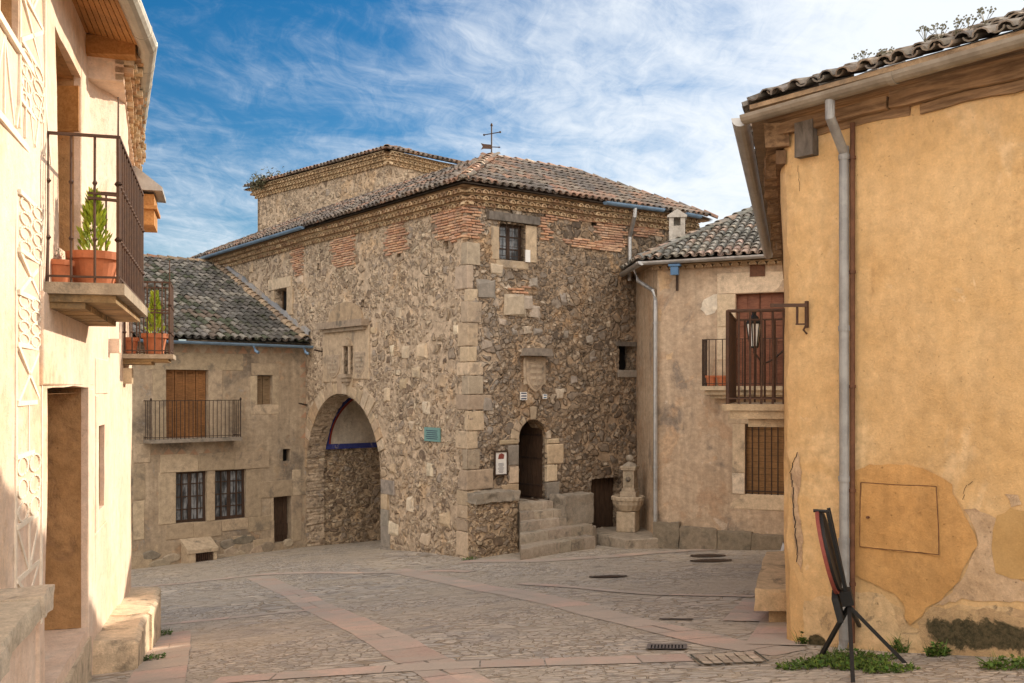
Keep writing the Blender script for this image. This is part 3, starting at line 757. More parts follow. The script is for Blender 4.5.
# ------------------------------------------------------------------ the tower house
tower = thing('gatehouse', 'rubble stone gatehouse in the middle, with town arch, tiled hip roof and weather vane', 'building', (-1.06, 24, gz(-1.06, 24)))
WT = 4.45
uA0, uA1 = TL.U(380), 8.93; ZS = -2.52
win_s = TL.rect(275, 290, 288, 315)
nich = TL.rect(344.5, 346, 352, 375)
def putlog(fc, px, py, s=.11): u, z = fc.uz(px, py); return (u - s, u + s, z - s, z + s)
pl = [putlog(TL, *p) for p in ((317.5, 267), (398, 252), (446, 243), (323, 338), (322, 353), (362, 303))]
pr = [putlog(TR, *p) for p in ((548, 215), (595, 222), (603, 246), (622, 219))]
mb = MB()
hl = [(archloop(uA0, uA1, -5.5, ZS, 20), .6), (rloop(win_s), .35), (archloop(nich[0], nich[1], nich[2], nich[3] - .1, 6), .22)] + [(rloop(r), .3) for r in pl]
panel(mb, TL.P, [(0, -5.6), (20, -5.6), (20, WT), (0, WT)], hl, .075)
mb.build('left_wall', M['rubble_warm'], tower)
win_r = TR.rect(500, 222, 526, 262); door = TR.rect(520, 421, 547.5, 500); slit = TR.rect(619, 346, 634, 370); cell = TR.rect(592, 479, 619, 515)
cell = (cell[0], cell[1], -3.75, cell[3])
dz0 = -2.83; dcx = (door[0] + door[1]) / 2; dhw = (door[1] - door[0]) / 2
hr = [(rloop(win_r), .28), (archloop(door[0], door[1], dz0, door[3] - dhw * 1.1, 12, dhw * 1.1), .55), (rloop(slit), .4), (rloop(cell), .5)] + [(rloop(r), .3) for r in pr]
mb = MB()
panel(mb, TR.P, [(0, -5.2), (7.75, -5.2), (7.75, WT), (0, WT)], hr, .075)
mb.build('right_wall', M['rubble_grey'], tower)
# rear walls, floors over the passage, so that the body is closed
def LP(u, s, z): return TL.o + TL.d * u + TR.d * s + Vector((0, 0, z))
def lbox(mb, u0, u1, s0, s1, z0, z1, col=(1, 1, 1)):
    mb.box(LP(u0, s0, z0), TL.d * (u1 - u0), TR.d * (s1 - s0), Vector((0, 0, z1 - z0)), col)
mb = MB()
lbox(mb, .62, uA0, 4.7, 5.0, -5.5, 4.4); lbox(mb, uA1, 20, 4.7, 5.0, -5.5, 4.4); lbox(mb, uA0, uA1, 4.72, 4.98, -5.5, 4.4)  # last box: unseen wall across the passage end, added to stop the sun
lbox(mb, 19.7, 19.98, .1, 4.69, -5.5, 4.4); lbox(mb, .1, 5, 7.45, 7.74, -5.5, 4.4); lbox(mb, 4.7, 5, 5.01, 7.44, -5.5, 4.4)
mb.build('rear_wall_and_sun_stop', M['rubble_warm'], tower)
# the vaulted passage: side walls, ceiling, painted lunette
PLf = Facade(TL.P(uA1, 0)[:2], (.8, .6), (.6, -.8))
mb = MB(); panel(mb, PLf.P, [(.58, -5.4), (4.75, -5.4), (4.75, .34), (.58, .34)], (), .085, .5)
pas = mb.build('passage_wall', M['rubble_base'], tower)
mb = MB(); lbox(mb, uA0 - .3, uA0 - .02, .61, 4.68, -5.4, .33); lbox(mb, uA0 - .3, uA1 + .3, .61, 4.70, .345, .6); mb.build('passage_vault', M['plaster_grey'], tower)
def ell(cu, zc, a, b, n=28, q0=0, q1=math.pi): return [(cu + a * math.cos(q0 + (q1 - q0) * k / n), zc + b * math.sin(q0 + (q1 - q0) * k / n)) for k in range(n + 1)]
LC, LZ = 2.63, -1.83
mb = MB(); prism(mb, PLf.P, ell(LC, LZ, 2.0, 1.92), .075, -.05, w=False); lun = mb.build('lunette', M['plaster_white'], tower)
def ring(mb, P, cu, zc, a0, b0, a1, b1, f, back, n=32, col=(1, 1, 1)):
    for k in range(n):
        q0, q1 = math.pi * k / n, math.pi * (k + 1) / n
        pr_ = [(cu + a * math.cos(q), zc + b * math.sin(q)) for a, b, q in ((a0, b0, q0), (a1, b1, q0), (a1, b1, q1), (a0, b0, q1))]
        prism(mb, P, pr_, f, back, col, w=False)
mb = MB(); ring(mb, PLf.P, LC, LZ, 1.90, 1.82, 2.07, 1.99, .11, -.03)
mb.box(PLf.P(LC - 2.07, LZ - .10, -.03), PLf.d * 4.14, PLf.n * .14, Vector((0, 0, .16))); mb.build('painted_arch_band', M['blue'], tower)
mb = MB(); ring(mb, PLf.P, LC, LZ, 1.83, 1.75, 1.896, 1.816, .10, -.03); mb.build('painted_inner_line', M['red'], tower)

# dressed stone: corner quoins, arch, door, window surrounds
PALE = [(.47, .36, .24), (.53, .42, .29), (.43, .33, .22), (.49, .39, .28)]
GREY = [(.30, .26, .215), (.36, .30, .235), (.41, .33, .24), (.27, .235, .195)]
mb = MB(); z = -5.0; i = 0
while z < WT - 1.1:                              # corner stones that turn the corner, long and short by turns
    h = random.uniform(.30, .62); a = random.uniform(.12, .6); b = random.uniform(.25, .8)
    if i % 2: a, b = a * 1.15, b * .6
    c = cj(random.choice([(.47, .365, .25), (.44, .34, .235), (.41, .32, .23), (.50, .39, .27), (.38, .305, .225)]), .14); f = .008 + jit(.008); w0 = wob(LP(0, 0, z + h / 2)); z1 = z + h - .015
    vs = [LP(u + jit(.02) * (u > 0), s_ + jit(.02) * (s_ > 0), zz_ + jit(.012)) + w0 for zz_ in (z, z1) for u, s_ in ((-f, -f), (a, -f), (a, .05), (.05, .05), (.05, b), (-f, b))]
    mb.add(vs, [(0, 1, 7, 6), (1, 2, 8, 7), (4, 5, 11, 10), (5, 0, 6, 11), (0, 3, 2, 1), (0, 5, 4, 3), (6, 7, 8, 9), (6, 9, 10, 11)], c)
    z += h; i += 1
o = mb.build('corner_quoins', M['ashlar'], tower); bv = o.modifiers.new('b', 'BEVEL'); bv.width = .022; bv.segments = 2
mb = MB(); cA = (uA0 + uA1) / 2; rA = (uA1 - uA0) / 2
voussoirs(mb, TL.P, cA, ZS, rA + .005, rA + .5, rA + .005, rA + .5, 23, .022, PALE + [(.42, .30, .19), (.38, .29, .20)], 0.02, math.pi * .90)
z = -4.9
while z < ZS - .1:
    h = random.uniform(.4, .6); l = random.uniform(.35, .8); block(mb, TL.P, uA0 - l, uA0 - .004, z, min(ZS, z + h - .012), .024, -.1, cj(random.choice(PALE + GREY), .12)); z += h
mb.build('arch_surround', M['ashlar'], tower)
mb = MB(); sp = door[3] - dhw * 1.1
voussoirs(mb, TR.P, dcx, sp, dhw + .004, dhw + .24, dhw * 1.1 + .004, dhw * 1.1 + .30, 9, .016, [(.42, .33, .23), (.38, .30, .21), (.47, .39, .29), (.38, .29, .20), (.33, .27, .205)], skip=.25)
z = dz0
while z < sp - .08:
    h = random.uniform(.38, .6); zt = min(sp, z + h - .01)
    for a, b in ((door[0] - random.uniform(.3, .6), door[0] - .004), (door[1] + .004, door[1] + random.uniform(.3, .7))): block(mb, TR.P, a, b, z, zt, .008, -.1, cj(random.choice(PALE + GREY), .14), .025)
    z += h
mb.build('door_surround', M['ashlar'], tower)
mb = MB()
block(mb, TR.P, win_r[1] + .004, win_r[1] + .34, win_r[2], win_r[3], .02, -.1, PALE[0]); block(mb, TR.P, win_r[0] - .25, win_r[0] - .004, win_r[2], win_r[3] - .1, .006, -.1, (.40, .31, .21), .03)
block(mb, TR.P, win_r[0] - .1, win_r[1] + .1, win_r[2] - .22, win_r[2] - .005, .008, -.1, (.40, .31, .21), .03)
mb.build('window_surround', M['ashlar'], tower); mb = MB()
block(mb, TL.P, win_s[0] - .3, win_s[1] + .45, win_s[3] + .005, win_s[3] + .36, .02, -.1, PALE[1]); block(mb, TL.P, win_s[0] - .42, win_s[0] - .004, win_s[2], win_s[3], .02, -.1, PALE[0]); block(mb, TL.P, win_s[1] + .004, win_s[1] + .25, win_s[2], win_s[3], .02, -.1, PALE[2])
mb.build('window_surround', M['ashlar'], tower); mb = MB(); block(mb, TR.P, slit[0] - .02, slit[1] + .3, slit[2] - .2, slit[2] - .004, .02, -.1, GREY[0])
mb.build('window_surround', M['ashlar'], tower)
# odd big pale stones let into the rubble
mb = MB()
for px, py, s in ((405, 352, .35), (421, 351, .4), (415, 372, .3), (403, 384, .3), (425, 407, .34), (412, 426, .3), (392, 350, .3), (430, 300, .3), (372, 330, .3), (331, 322, .3), (250, 268, .35), (300, 280, .4), (399, 312, .3), (455, 330, .3), (391, 470, .4), (400, 440, .4), (430, 470, .35), (410, 505, .4), (445, 520, .4), (425, 540, .4), (392, 530, .45), (440, 380, .3), (386, 395, .4)):
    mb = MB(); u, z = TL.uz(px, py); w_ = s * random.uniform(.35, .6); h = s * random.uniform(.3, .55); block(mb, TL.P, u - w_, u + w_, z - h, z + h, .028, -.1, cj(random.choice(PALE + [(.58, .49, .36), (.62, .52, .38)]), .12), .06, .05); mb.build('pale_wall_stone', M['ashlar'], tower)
mb = MB()
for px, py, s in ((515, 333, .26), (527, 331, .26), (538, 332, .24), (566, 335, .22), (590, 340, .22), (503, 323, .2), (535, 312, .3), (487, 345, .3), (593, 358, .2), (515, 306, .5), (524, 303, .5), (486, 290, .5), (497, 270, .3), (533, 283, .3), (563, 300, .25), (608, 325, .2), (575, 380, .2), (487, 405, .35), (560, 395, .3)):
    mb = MB(); u, z = TR.uz(px, py); w_ = s * random.uniform(.4, .65); h = s * random.uniform(.35, .6); block(mb, TR.P, u - w_, u + w_, z - h, z + h, .028, -.1, cj(random.choice(GREY + [(.50, .42, .32)]), .12), .06, .05); mb.build('pale_wall_stone', M['ashlar'], tower)

BR = [(.50, .28, .165), (.44, .235, .14), (.55, .35, .22), (.48, .30, .20), (.40, .23, .15)]
def patch(fc, pts, name='brick_patch'):
    poly = [fc.uz(*p) for p in pts]; mb = MB(); brickwork(mb, fc.P, poly, BR); return mb.build(name, M['brick'], tower)
patch(TL, [(436, 212), (467, 198), (467, 236), (455, 241), (437, 240)])
patch(TR, [(467, 199), (480, 199), (481, 236), (472, 240), (467, 236)])
patch(TL, [(388, 225), (404, 219), (406, 251), (387, 253)])
patch(TL, [(332, 238), (352, 230), (354, 264), (333, 268)])
patch(TL, [(292, 250), (301, 246), (303, 275), (293, 274)])
patch(TR, [(541, 211), (575, 214), (577, 219), (553, 221), (551, 241), (541, 240)])
patch(TR, [(577, 213), (632, 221), (660, 226), (661, 232), (628, 229), (626, 247), (621, 250), (592, 246), (590, 240), (597, 238), (597, 222), (577, 220)])
patch(TR, [(566, 238), (592, 239), (620, 243), (624, 250), (600, 252), (566, 246)])
patch(TR, [(634, 222), (660, 226), (660, 236), (650, 238), (634, 234)])
patch(TR, [(504, 285), (525, 287), (524, 294), (503, 292)])

# eaves cornice and roofs
OCH = [(.50, .36, .215), (.56, .42, .26), (.43, .30, .18), (.38, .25, .15)]
mb = MB(); tile_cornice(mb, TL.P, -.1, 20, WT - .02, 3, OCH); tile_cornice(mb, TR.P, -.1, 7.9, WT - .02, 3, OCH)
mb.build('eaves_cornice', M['cornice'], tower)
TC = [(.14, .12, .105), (.18, .145, .12), (.16, .14, .125), (.23, .185, .15), (.21, .16, .125), (.28, .185, .135), (.33, .20, .14), (.26, .22, .18)]
EZ = WT + .40; OV = .42; RZ = 6.32; RI = 2.5; rise = RZ - EZ; run = RI + OV; SL = math.hypot(rise, run); cs = run / SL
mb = MB()
tiles(mb, LP(-OV, -OV, EZ), LP(20, -OV, EZ), TR.d * run + Vector((0, 0, rise)), SL, lambda s, l: s >= l * cs - .12 and s <= 19.6 - l * (5.4 / SL), TC)
tiles(mb, LP(-OV, -OV, EZ), LP(-OV, 8.25, EZ), TL.d * run + Vector((0, 0, rise)), SL, lambda s, l: s >= l * cs - .12 and s <= 8.55 - l * (2.7 / SL), TC)
DK = (.16, .12, .09)
o = .03
def poly(mb, pts, col=DK): mb.add(pts, [tuple(range(len(pts)))], col)
poly(mb, [LP(-OV, -OV, EZ - o), LP(19.4, -OV, EZ - o), LP(13.6, RI, RZ - o), LP(RI, RI, RZ - o)]); poly(mb, [LP(-OV, -OV, EZ - o), LP(RI, RI, RZ - o), LP(RI, 5.6, RZ - o), LP(-OV, 8.2, EZ - o)])
poly(mb, [LP(RI, RI, RZ - o), LP(13.6, RI, RZ - o), LP(19.4, 5.2, EZ), LP(5.2, 5.2, EZ)]); poly(mb, [LP(RI, RI, RZ - o), LP(5.2, 5.2, EZ), LP(5.2, 8.2, EZ), LP(RI, 5.6, RZ - o)])
poly(mb, [LP(19.4, -OV, EZ - o), LP(19.4, 5.2, EZ), LP(13.6, RI, RZ - o)]); poly(mb, [LP(-OV, 8.2, EZ - o), LP(RI, 5.6, RZ - o), LP(5.2, 8.2, EZ)])
poly(mb, [LP(-OV, -OV, EZ - .07), LP(-.02, -.02, EZ - .07), LP(19.4, -.02, EZ - .07), LP(19.4, -OV, EZ - .07)], (.3, .2, .12)); poly(mb, [LP(-OV, -OV, EZ - .07), LP(-OV, 8.2, EZ - .07), LP(-.02, 8.2, EZ - .07), LP(-.02, -.02, EZ - .07)], (.3, .2, .12))
roof = mb.build('roof', M['tile'], tower)
mb = MB(); RC = [(.36, .21, .14), (.42, .28, .20), (.32, .20, .14), (.46, .36, .27)]
ridge(mb, [LP(-OV, -OV, EZ + .03), LP(RI, RI, RZ + .04)], RC, .15); ridge(mb, [LP(RI, RI, RZ + .02), LP(13.5, RI, RZ + .02)], TC, .12); ridge(mb, [LP(RI, RI, RZ + .02), LP(RI, 5.7, RZ + .02)], RC, .12); ridge(mb, [LP(RI, 5.7, RZ), LP(-OV, 8.3, EZ + .03)], TC, .11); ridge(mb, [LP(13.5, RI, RZ), LP(19.3, -OV, EZ + .03)], TC, .11)
mb.build('ridge_tiles', M['tile'], roof)

# taller block behind
def BP(a, b, z): return UL.o + UL.d * a + UR.d * b + Vector((0, 0, z))
BW = 7.62
mb = MB(); panel(mb, UL.P, [(0, 3.5), (8.4, 3.5), (8.4, BW), (0, BW)], (), .1); panel(mb, UR.P, [(0, 3.5), (7, 3.5), (7, BW), (0, BW)], (), .1)
mb.add([BP(8.4, 0, 3.5), BP(8.4, 7, 3.5), BP(8.4, 7, BW), BP(8.4, 0, BW)], [(0, 1, 2, 3)]); mb.add([BP(0, 7, 3.5), BP(8.4, 7, 3.5), BP(8.4, 7, BW), BP(0, 7, BW)], [(0, 1, 2, 3)])
mb.build('upper_wall', M['rubble_warm'], tower)
mb = MB(); tile_cornice(mb, UL.P, -.1, 8.6, BW - .03, 3, [(.56, .41, .25), (.60, .45, .28), (.49, .35, .21)], .22, .135, .12); tile_cornice(mb, UR.P, -.1, 7.2, BW - .03, 3, [(.56, .41, .25), (.60, .45, .28)], .22, .135, .12)
mb.build('upper_cornice', M['cornice'], tower)
mb = MB(); bz = BW + .37; bo = .38; br = 1.35; run2 = 4.0 + bo; sl2 = math.hypot(br, run2); cs2 = run2 / sl2
tiles(mb, BP(-bo, -bo, bz), BP(8.9, -bo, bz), UR.d * run2 + Vector((0, 0, br)), sl2, lambda s, l: s >= l * cs2 - .1 and s <= 9.3 - l * cs2, TC + [(.34, .22, .14)])
tiles(mb, BP(-bo, -bo, bz), BP(-bo, 7.5, bz), UL.d * run2 + Vector((0, 0, br)), sl2, lambda s, l: s >= l * cs2 - .1 and s <= 7.96 - l * cs2 * .8, TC + [(.34, .22, .14)])
A = [BP(-bo, -bo, bz - .04), BP(8.9, -bo, bz - .04), BP(8.9, 7.5, bz - .04), BP(-bo, 7.5, bz - .04)]; top = BP(4.2, 3.7, bz + br - .1)
for k in range(4): poly(mb, [A[k], A[(k + 1) % 4], top])
poly(mb, [p - Vector((0, 0, .04)) for p in A], (.3, .2, .12))
ur_ = mb.build('upper_roof', M['tile'], tower)
mb = MB(); ridge(mb, [BP(-bo, -bo, bz + .04), top + Vector((0, 0, .15))], RC, .13); mb.build('ridge_tiles', M['tile'], ur_)

# windows, door, niche, hood mouldings
window_part(tower, TR, win_r, .26, M['frame_dark'], M['curtain'], 2, 3, .06, 'window', (4, 4), M['iron']); 
mb = MB(); u0, z0 = TR.uz(487, 216); u1, z1 = TR.uz(538, 221); mb.box(TR.P(u0, (z0 + z1) / 2 - .1, -.1), TR.d * (u1 - u0), TR.n * .2, Vector((0, 0, .2))); mb.build('timber_lintel', M['greywood'], tower)
mb = MB(); a, b, c, d_ = TR.rect(524.2, 250, 528.6, 262.5); mb.box(TR.P(a, c, .03), TR.d * (b - a), TR.n * .04, Vector((0, 0, d_ - c))); mb.build('white_board', M['white'], tower)
window_part(tower, TL, win_s, .3, M['oldwood'], M['dark'], 2, 1, .05, 'shutter')
backing(tower, TR, slit, .3, M['dark'], 'slit_opening'); 
mb = MB(); mb.box(TR.P(slit[0] - .12, slit[3], -.1), TR.d * (slit[1] - slit[0] + .3), TR.n * .16, Vector((0, 0, .12))); mb.build('timber_lintel', M['greywood'], tower)
mb = MB(); mb.box(TR.P(cell[0] - .05, cell[2], -.3), TR.d * (cell[1] - cell[0] + .1), TR.n * .05, Vector((0, 0, cell[3] - cell[2] + .05)))
for k in range(6): mb.box(TR.P(cell[0] + (cell[1] - cell[0]) * k / 6 + .01, cell[2], -.255), TR.d * ((cell[1] - cell[0]) / 6 - .02), TR.n * .015, Vector((0, 0, cell[3] - cell[2])))
mb.build('cellar_door', M['doorwood'], tower)
for i, r in enumerate(pl): backing(tower, TL, r, .27, M['dark'], 'putlog_hole')
for i, r in enumerate(pr): backing(tower, TR, r, .27, M['dark'], 'putlog_hole')
# doorway: half open leaf, dark room with steps behind
mb = MB(); zt = door[3]
mb.box(TR.P(door[0] - .6, dz0 - .1, -3.0), TR.d * 2.4, TR.n * .05, Vector((0, 0, 2.5))); mb.box(TR.P(door[0] - .6, dz0 - .1, -2.99), TR.d * .05, TR.n * 2.42, Vector((0, 0, 2.5))); mb.box(TR.P(door[1] + .6, dz0 - .1, -2.99), TR.d * .05, TR.n * 2.42, Vector((0, 0, 2.5))); mb.box(TR.P(door[0] - .6, zt + .2, -2.99), TR.d * 2.4, TR.n * 2.42, Vector((0, 0, .05)))
mb.box(TR.P(door[0] - .5, dz0 - .15, -2.9), TR.d * 2.2, TR.n * 2.88, Vector((0, 0, .14)))
mb.build('entrance_hall', M['doorwood'], tower)
mb = MB()
for k in range(4): mb.box(TR.P(door[0] - .4, dz0, -1.1 - .3 * k), TR.d * .9, TR.n * .3, Vector((0, 0, .2 * (k + 1))))
mb.build('inner_stair', M['worn_stone'], tower)
mb = MB(); hx = door[1] - .03; ang = R(84); dd = (-TR.d * math.cos(ang) - TR.n * math.sin(ang)); nn = Vector((dd.y, -dd.x, 0))
for k in range(5):
    wd = dhw * 2 / 5; h_ = 1.97 - (.14 if k == 4 else .03 * k); mb.box(TR.P(hx, dz0 + .02, -.2) + dd * wd * k, dd * (wd - .01), nn * .045, Vector((0, 0, h_)))
dl = mb.build('door', M['doorwood'], tower)
mb = MB()
for zz_ in (.3, 1.0, 1.6):
    mb.box(TR.P(hx, dz0 + zz_, -.2) + nn * -.012, dd * (dhw * 1.9), nn * .012, Vector((0, 0, .05)))
mb.tube([TR.P(hx, dz0 + 1.0, -.2) + dd * .75 - nn * .05, TR.P(hx, dz0 + 1.1, -.2) + dd * .75 - nn * .05], .015); mb.build('hinge_strap', M['iron'], dl)
# left face: hood ledge, niche with corbel and two shields; right face: hood and shield
mb = MB(); a = TL.uz(323, 325.5); b = TL.uz(368, 321.5); zc = (a[1] + b[1]) / 2
prism(mb, TL.P, [(b[0], zc - .12), (a[0], zc - .12), (a[0], zc + .07), (b[0], zc + .07)], .24, -.1, (.31, .24, .175)); prism(mb, TL.P, [(b[0] + .12, zc - .22), (a[0] - .12, zc - .22), (a[0] - .1, zc - .121), (b[0] + .1, zc - .121)], .13, -.1, (.34, .265, .19))
mid = (a[0] + b[0]) / 2; prism(mb, TL.P, [(mid + (a[0] - b[0]) * .38 * math.cos(q), zc + .07 + .55 * math.sin(q)) for q in [math.pi * k / 10 for k in range(11)]], .03, -.1, (.38, .28, .18))
mb.build('hood_moulding', M['worn_stone'], tower)
mb = MB()
for (x0, y0, x1, y1) in ((322, 329, 343, 383), (353, 326, 369, 379)):
    r = TL.rect(x0, y0, x1, y1); block(mb, TL.P, r[0], r[1], r[2], r[3], .016, -.1, (.45, .345, .235), .03)
r = TL.rect(343, 331, 353.2, 346); block(mb, TL.P, r[0], r[1], r[2], r[3], .02, -.1, (.45, .35, .24))
mb.build('niche_panel', M['ashlar'], tower)
mb = MB(); cx = (nich[0] + nich[1]) / 2
for dz_, w_, f_ in ((.02, .26, .20), (-.10, .20, .14), (-.2, .12, .08)): prism(mb, TL.P, [(cx - w_, nich[2] + dz_ - .1), (cx + w_, nich[2] + dz_ - .1), (cx + w_, nich[2] + dz_), (cx - w_, nich[2] + dz_)], f_, -.05, (.34, .265, .19))
for sg in (-1, 1):
    mb.tube([TL.P(cx + sg * .19, nich[2] + .03, .06), TL.P(cx + sg * .19, nich[3], .06)], .045, 8, (.44, .34, .24))
prism(mb, TL.P, [(cx - .28, nich[3]), (cx + .28, nich[3]), (cx + .2, nich[3] + .16), (cx, nich[3] + .24), (cx - .2, nich[3] + .16)], .14, -.05, (.42, .32, .22)); mb.build('niche_frame', M['worn_stone'], tower)
def shield(fc, rect, name, f=.035, simple=False):
    u0, u1, z0, z1 = rect; cx, w_, h = (u0 + u1) / 2, (u1 - u0) / 2, z1 - z0; mb = MB()
    def sh(k): return [(cx + w_ * k * x, z1 - h * (.5 - .5 * k) - h * k * y) for x, y in ((-1, 0), (1, 0), (1, .55), (.8, .76), (.45, .91), (0, 1), (-.45, .91), (-.8, .76), (-1, .55))]
    prism(mb, fc.P, sh(1.0), f, -.03, (.40, .31, .22), .012); prism(mb, fc.P, sh(.84), f + .012, 0, (.34, .265, .19), .01)
    for k in range(4):
        zz_ = z1 - h * (.16 + .19 * k); ww = w_ * (.66 if k < 3 else .42); prism(mb, fc.P, [(cx - ww, zz_ - h * .05), (cx + ww, zz_ - h * .05), (cx + ww, zz_ + h * .05), (cx - ww, zz_ + h * .05)], f + .026, 0, (.40, .32, .23), .008)
    prism(mb, fc.P, [(cx - .02, z0 + h * .2), (cx + .02, z0 + h * .2), (cx + .02, z1 - h * .1), (cx - .02, z1 - h * .1)], f + .03, 0, (.38, .30, .22))
    return mb.build(name, M['worn_stone'], tower)
shield(TL, TL.rect(327, 356, 340, 379), 'carved_shield'); shield(TL, TL.rect(354.5, 352, 366, 376), 'carved_shield'); shield(TR, TR.rect(526, 362, 544, 393), 'carved_shield', .05)
mb = MB(); a, b, c, d_ = TR.rect(520, 351, 547, 357)
prism(mb, TR.P, [(a, c), (b, c), (b - .05, d_ + .05), (a + .08, d_ + .06)], .26, -.1, (.22, .185, .15)); mb.build('hood_moulding', M['worn_stone'], tower)
mb = MB(); r = TR.rect(524, 357, 546, 394)
block(mb, TR.P, r[0], r[1], r[2] + .2, r[3], .018, -.1, (.40, .315, .225), .03); mb.build('shield_panel', M['ashlar'], tower)
# gutters and downpipe of the tower
mb = MB(); mb.gutter([LP(8.1, -OV - .08, EZ + .03), LP(19.4, -OV - .08, EZ - .02)], .085); mb.build('gutter', M['zinc_blue'], tower)
mb = MB(); s0 = TR.U(603, OV); s1 = TR.U(661, OV); mb.gutter([LP(-OV - .08, s0, EZ), LP(-OV - .08, s1, EZ + .03)], .09); mb.gutter([LP(-OV - .08, TR.U(683, OV), EZ + .02), LP(-OV - .08, TR.U(698, OV), EZ)], .09); mb.build('gutter', M['zinc_blue'], tower)
mb = MB(); sp_ = TR.U(633, OV); sq = TR.U(629.5, .08); mb.tube([LP(-OV - .08, sp_, EZ - .05), LP(-OV - .06, sp_, EZ - .28), TR.P(sq, EZ - .75, .09), TR.P(sq, EZ - 1.6, .09), TR.P(sq, 2.9, .09)], .055, 10); mb.build('downpipe', M['zinc'], tower)
# weather vane on the apex
ap = LP(RI, RI, RZ + .05); mb = MB()
mb.tube([ap, ap + Vector((0, 0, .86))], .02, 6); Zv = Vector((0, 0, 1)); X_ = Vector((.98, .2, 0)); 
mb.tube([ap + Zv * .62 - X_ * .21 - Zv * .04, ap + Zv * .62 + X_ * .24 + Zv * .06], .014, 6)
for s_ in (-.21, .24): mb.lathe(ap + Zv * (.62 + (.06 if s_ > 0 else -.04)) + X_ * s_ - Zv * .03, [(.005, 0), (.03, .015), (.03, .045), (.005, .06)], 8)
mb.lathe(ap + Zv * .82, [(.005, 0), (.04, .02), (.03, .06), (.005, .10)], 8); mb.lathe(ap + Zv * .05, [(.06, -.05), (.05, .02), (.02, .08)], 8)
wv_ = mb.build('weather_vane', M['iron'], roof)
mb = MB(); p = ap + Zv * .26; Y_ = Vector((-.2, .98, 0)) * .006
fl = [(-.30, .09), (-.22, .07), (0, .06), (0, -.06), (-.22, -.06), (-.30, -.09), (-.25, 0)]
mb.add([p + X_ * a + Zv * b - Y_ for a, b in fl] + [p + X_ * a + Zv * b + Y_ for a, b in fl], [(0, 1, 2, 3, 4, 5, 6), (13, 12, 11, 10, 9, 8, 7)] + [(i, (i + 1) % 7, 7 + (i + 1) % 7, 7 + i) for i in range(7)])
mb.tube([p, p + X_ * .2], .013, 6); mb.tube([p + X_ * .2, p + X_ * .25], [.03, .002], 6); mb.build('pennant', M['iron_brown'], wv_)
# two iron spouts in the wall
for px, py in ((322.5, 352), (306, 405)):
    u, z = TL.uz(px, py); mb = MB(); mb.tube([TL.P(u, z, -.05), TL.P(u + .05, z + .06, .25)], .025, 6); mb.build('iron_spout', M['iron'], tower)

# ------------------------------------------------------------------ stone steps, flank walls
steps = thing('stone_steps', 'worn stone steps fanning out from the arched gatehouse door', 'steps', tuple(TR.P(2, -3.9, .8)))
def slab(mb, pts, z0, z1, col):
    n = len(pts); vs = [Vector((p.x, p.y, z0)) for p in pts]; cx = sum((p for p in pts), Vector((0, 0, 0))) / n
    vs += [Vector((p.x, p.y, z1 - .025)) for p in pts]; vs += [Vector((p.x + (cx.x - p.x) * .018, p.y + (cx.y - p.y) * .018, z1 + jit(.006))) for p in pts]
    fs = [(i, (i + 1) % n, n + (i + 1) % n, n + i) for i in range(n)] + [(n + i, n + (i + 1) % n, 2 * n + (i + 1) % n, 2 * n + i) for i in range(n)] + [tuple(range(2 * n, 3 * n))]
    mb.add(vs, fs, col)
ul = TR.U(520.5)
for i, (x, xl, off, zt) in enumerate(((552, 520, .32, -2.84), (569.5, 519.5, .60, -3.03), (579.5, 519, .90, -3.22), (593, 518.5, 1.25, -3.42), (597, 518.5, 1.75, -3.64))):
    ul = TR.U(xl, off); ll = 0; ur = TR.U(x, off * .8); mb = MB(); N_ = 3 if i < 4 else 4
    # each step is a few long stones; lower ones splay to the right
    for k in range(N_):
        us = TR.U(519.5, .3); bn = [ul] + [us + .22 + (ur - us - .22) * q / (N_ - 1) for q in range(N_)]; a, b = bn[k], bn[k + 1] - .008
        if i == 0: a, b = ul + (ur - ul) * k / N_, ul + (ur - ul) * (k + 1) / N_ - .008
        f0 = off * (1.04 - .26 * (a - ul) / (ur - ul)); f1 = off * (1.04 - .26 * (b - ul) / (ur - ul))
        if i < 2: f0 = f1 = off
        pl_ = [TR.P(a, 0, -.02 if i else -.5), TR.P(b, 0, -.02 if i else -.5), TR.P(b, 0, f1 + jit(.015)), TR.P((a + b) / 2, 0, (f0 + f1) / 2 + jit(.02)), TR.P(a, 0, f0 + jit(.015))]
        if k == 0 and i: pl_ = [TR.P(TR.U(519.5, .3), 0, -.02)] + pl_[1:] + [TR.P(TR.U(519.5, .3), 0, .3)]
        slab(mb, pl_, -5.0 if i else -3.2, zt + jit(.008) - i * .001, cj((.37, .31, .24), .14))
    roughen(mb.build('step', M['worn_stone'], steps), 5, .016)
flank = thing('flank_wall', 'low rubble wall with stone coping left of the door steps', 'wall', tuple(TR.P(.9, -4.0, .8)))
dp = .36; u0, u1 = .015, TR.U(519, dp)
mb = MB(); FW = Facade(TR.P(u0, 0, dp)[:2], TR.d[:2], TR.n[:2]); FS = Facade(TR.P(u1, 0, dp)[:2], -TR.n[:2] if False else (-TR.n.x, -TR.n.y), TR.d[:2]); FN = Facade(TR.P(u0, 0, dp)[:2], (-TR.n.x, -TR.n.y), (-TR.d.x, -TR.d.y))
panel(mb, FW.P, [(0, -5), (u1 - u0, -5), (u1 - u0, -2.72), (0, -2.72)], (), .06); panel(mb, FS.P, [(0, -5), (dp + .05, -5), (dp + .05, -2.72), (0, -2.72)], (), .06); panel(mb, FN.P, [(0, -5), (dp + .05, -5), (dp + .05, -2.72), (0, -2.72)], (), .06)
mb.build('wall_body', M['rubble_base'], flank)
mb = MB(); uu = u0 - .04
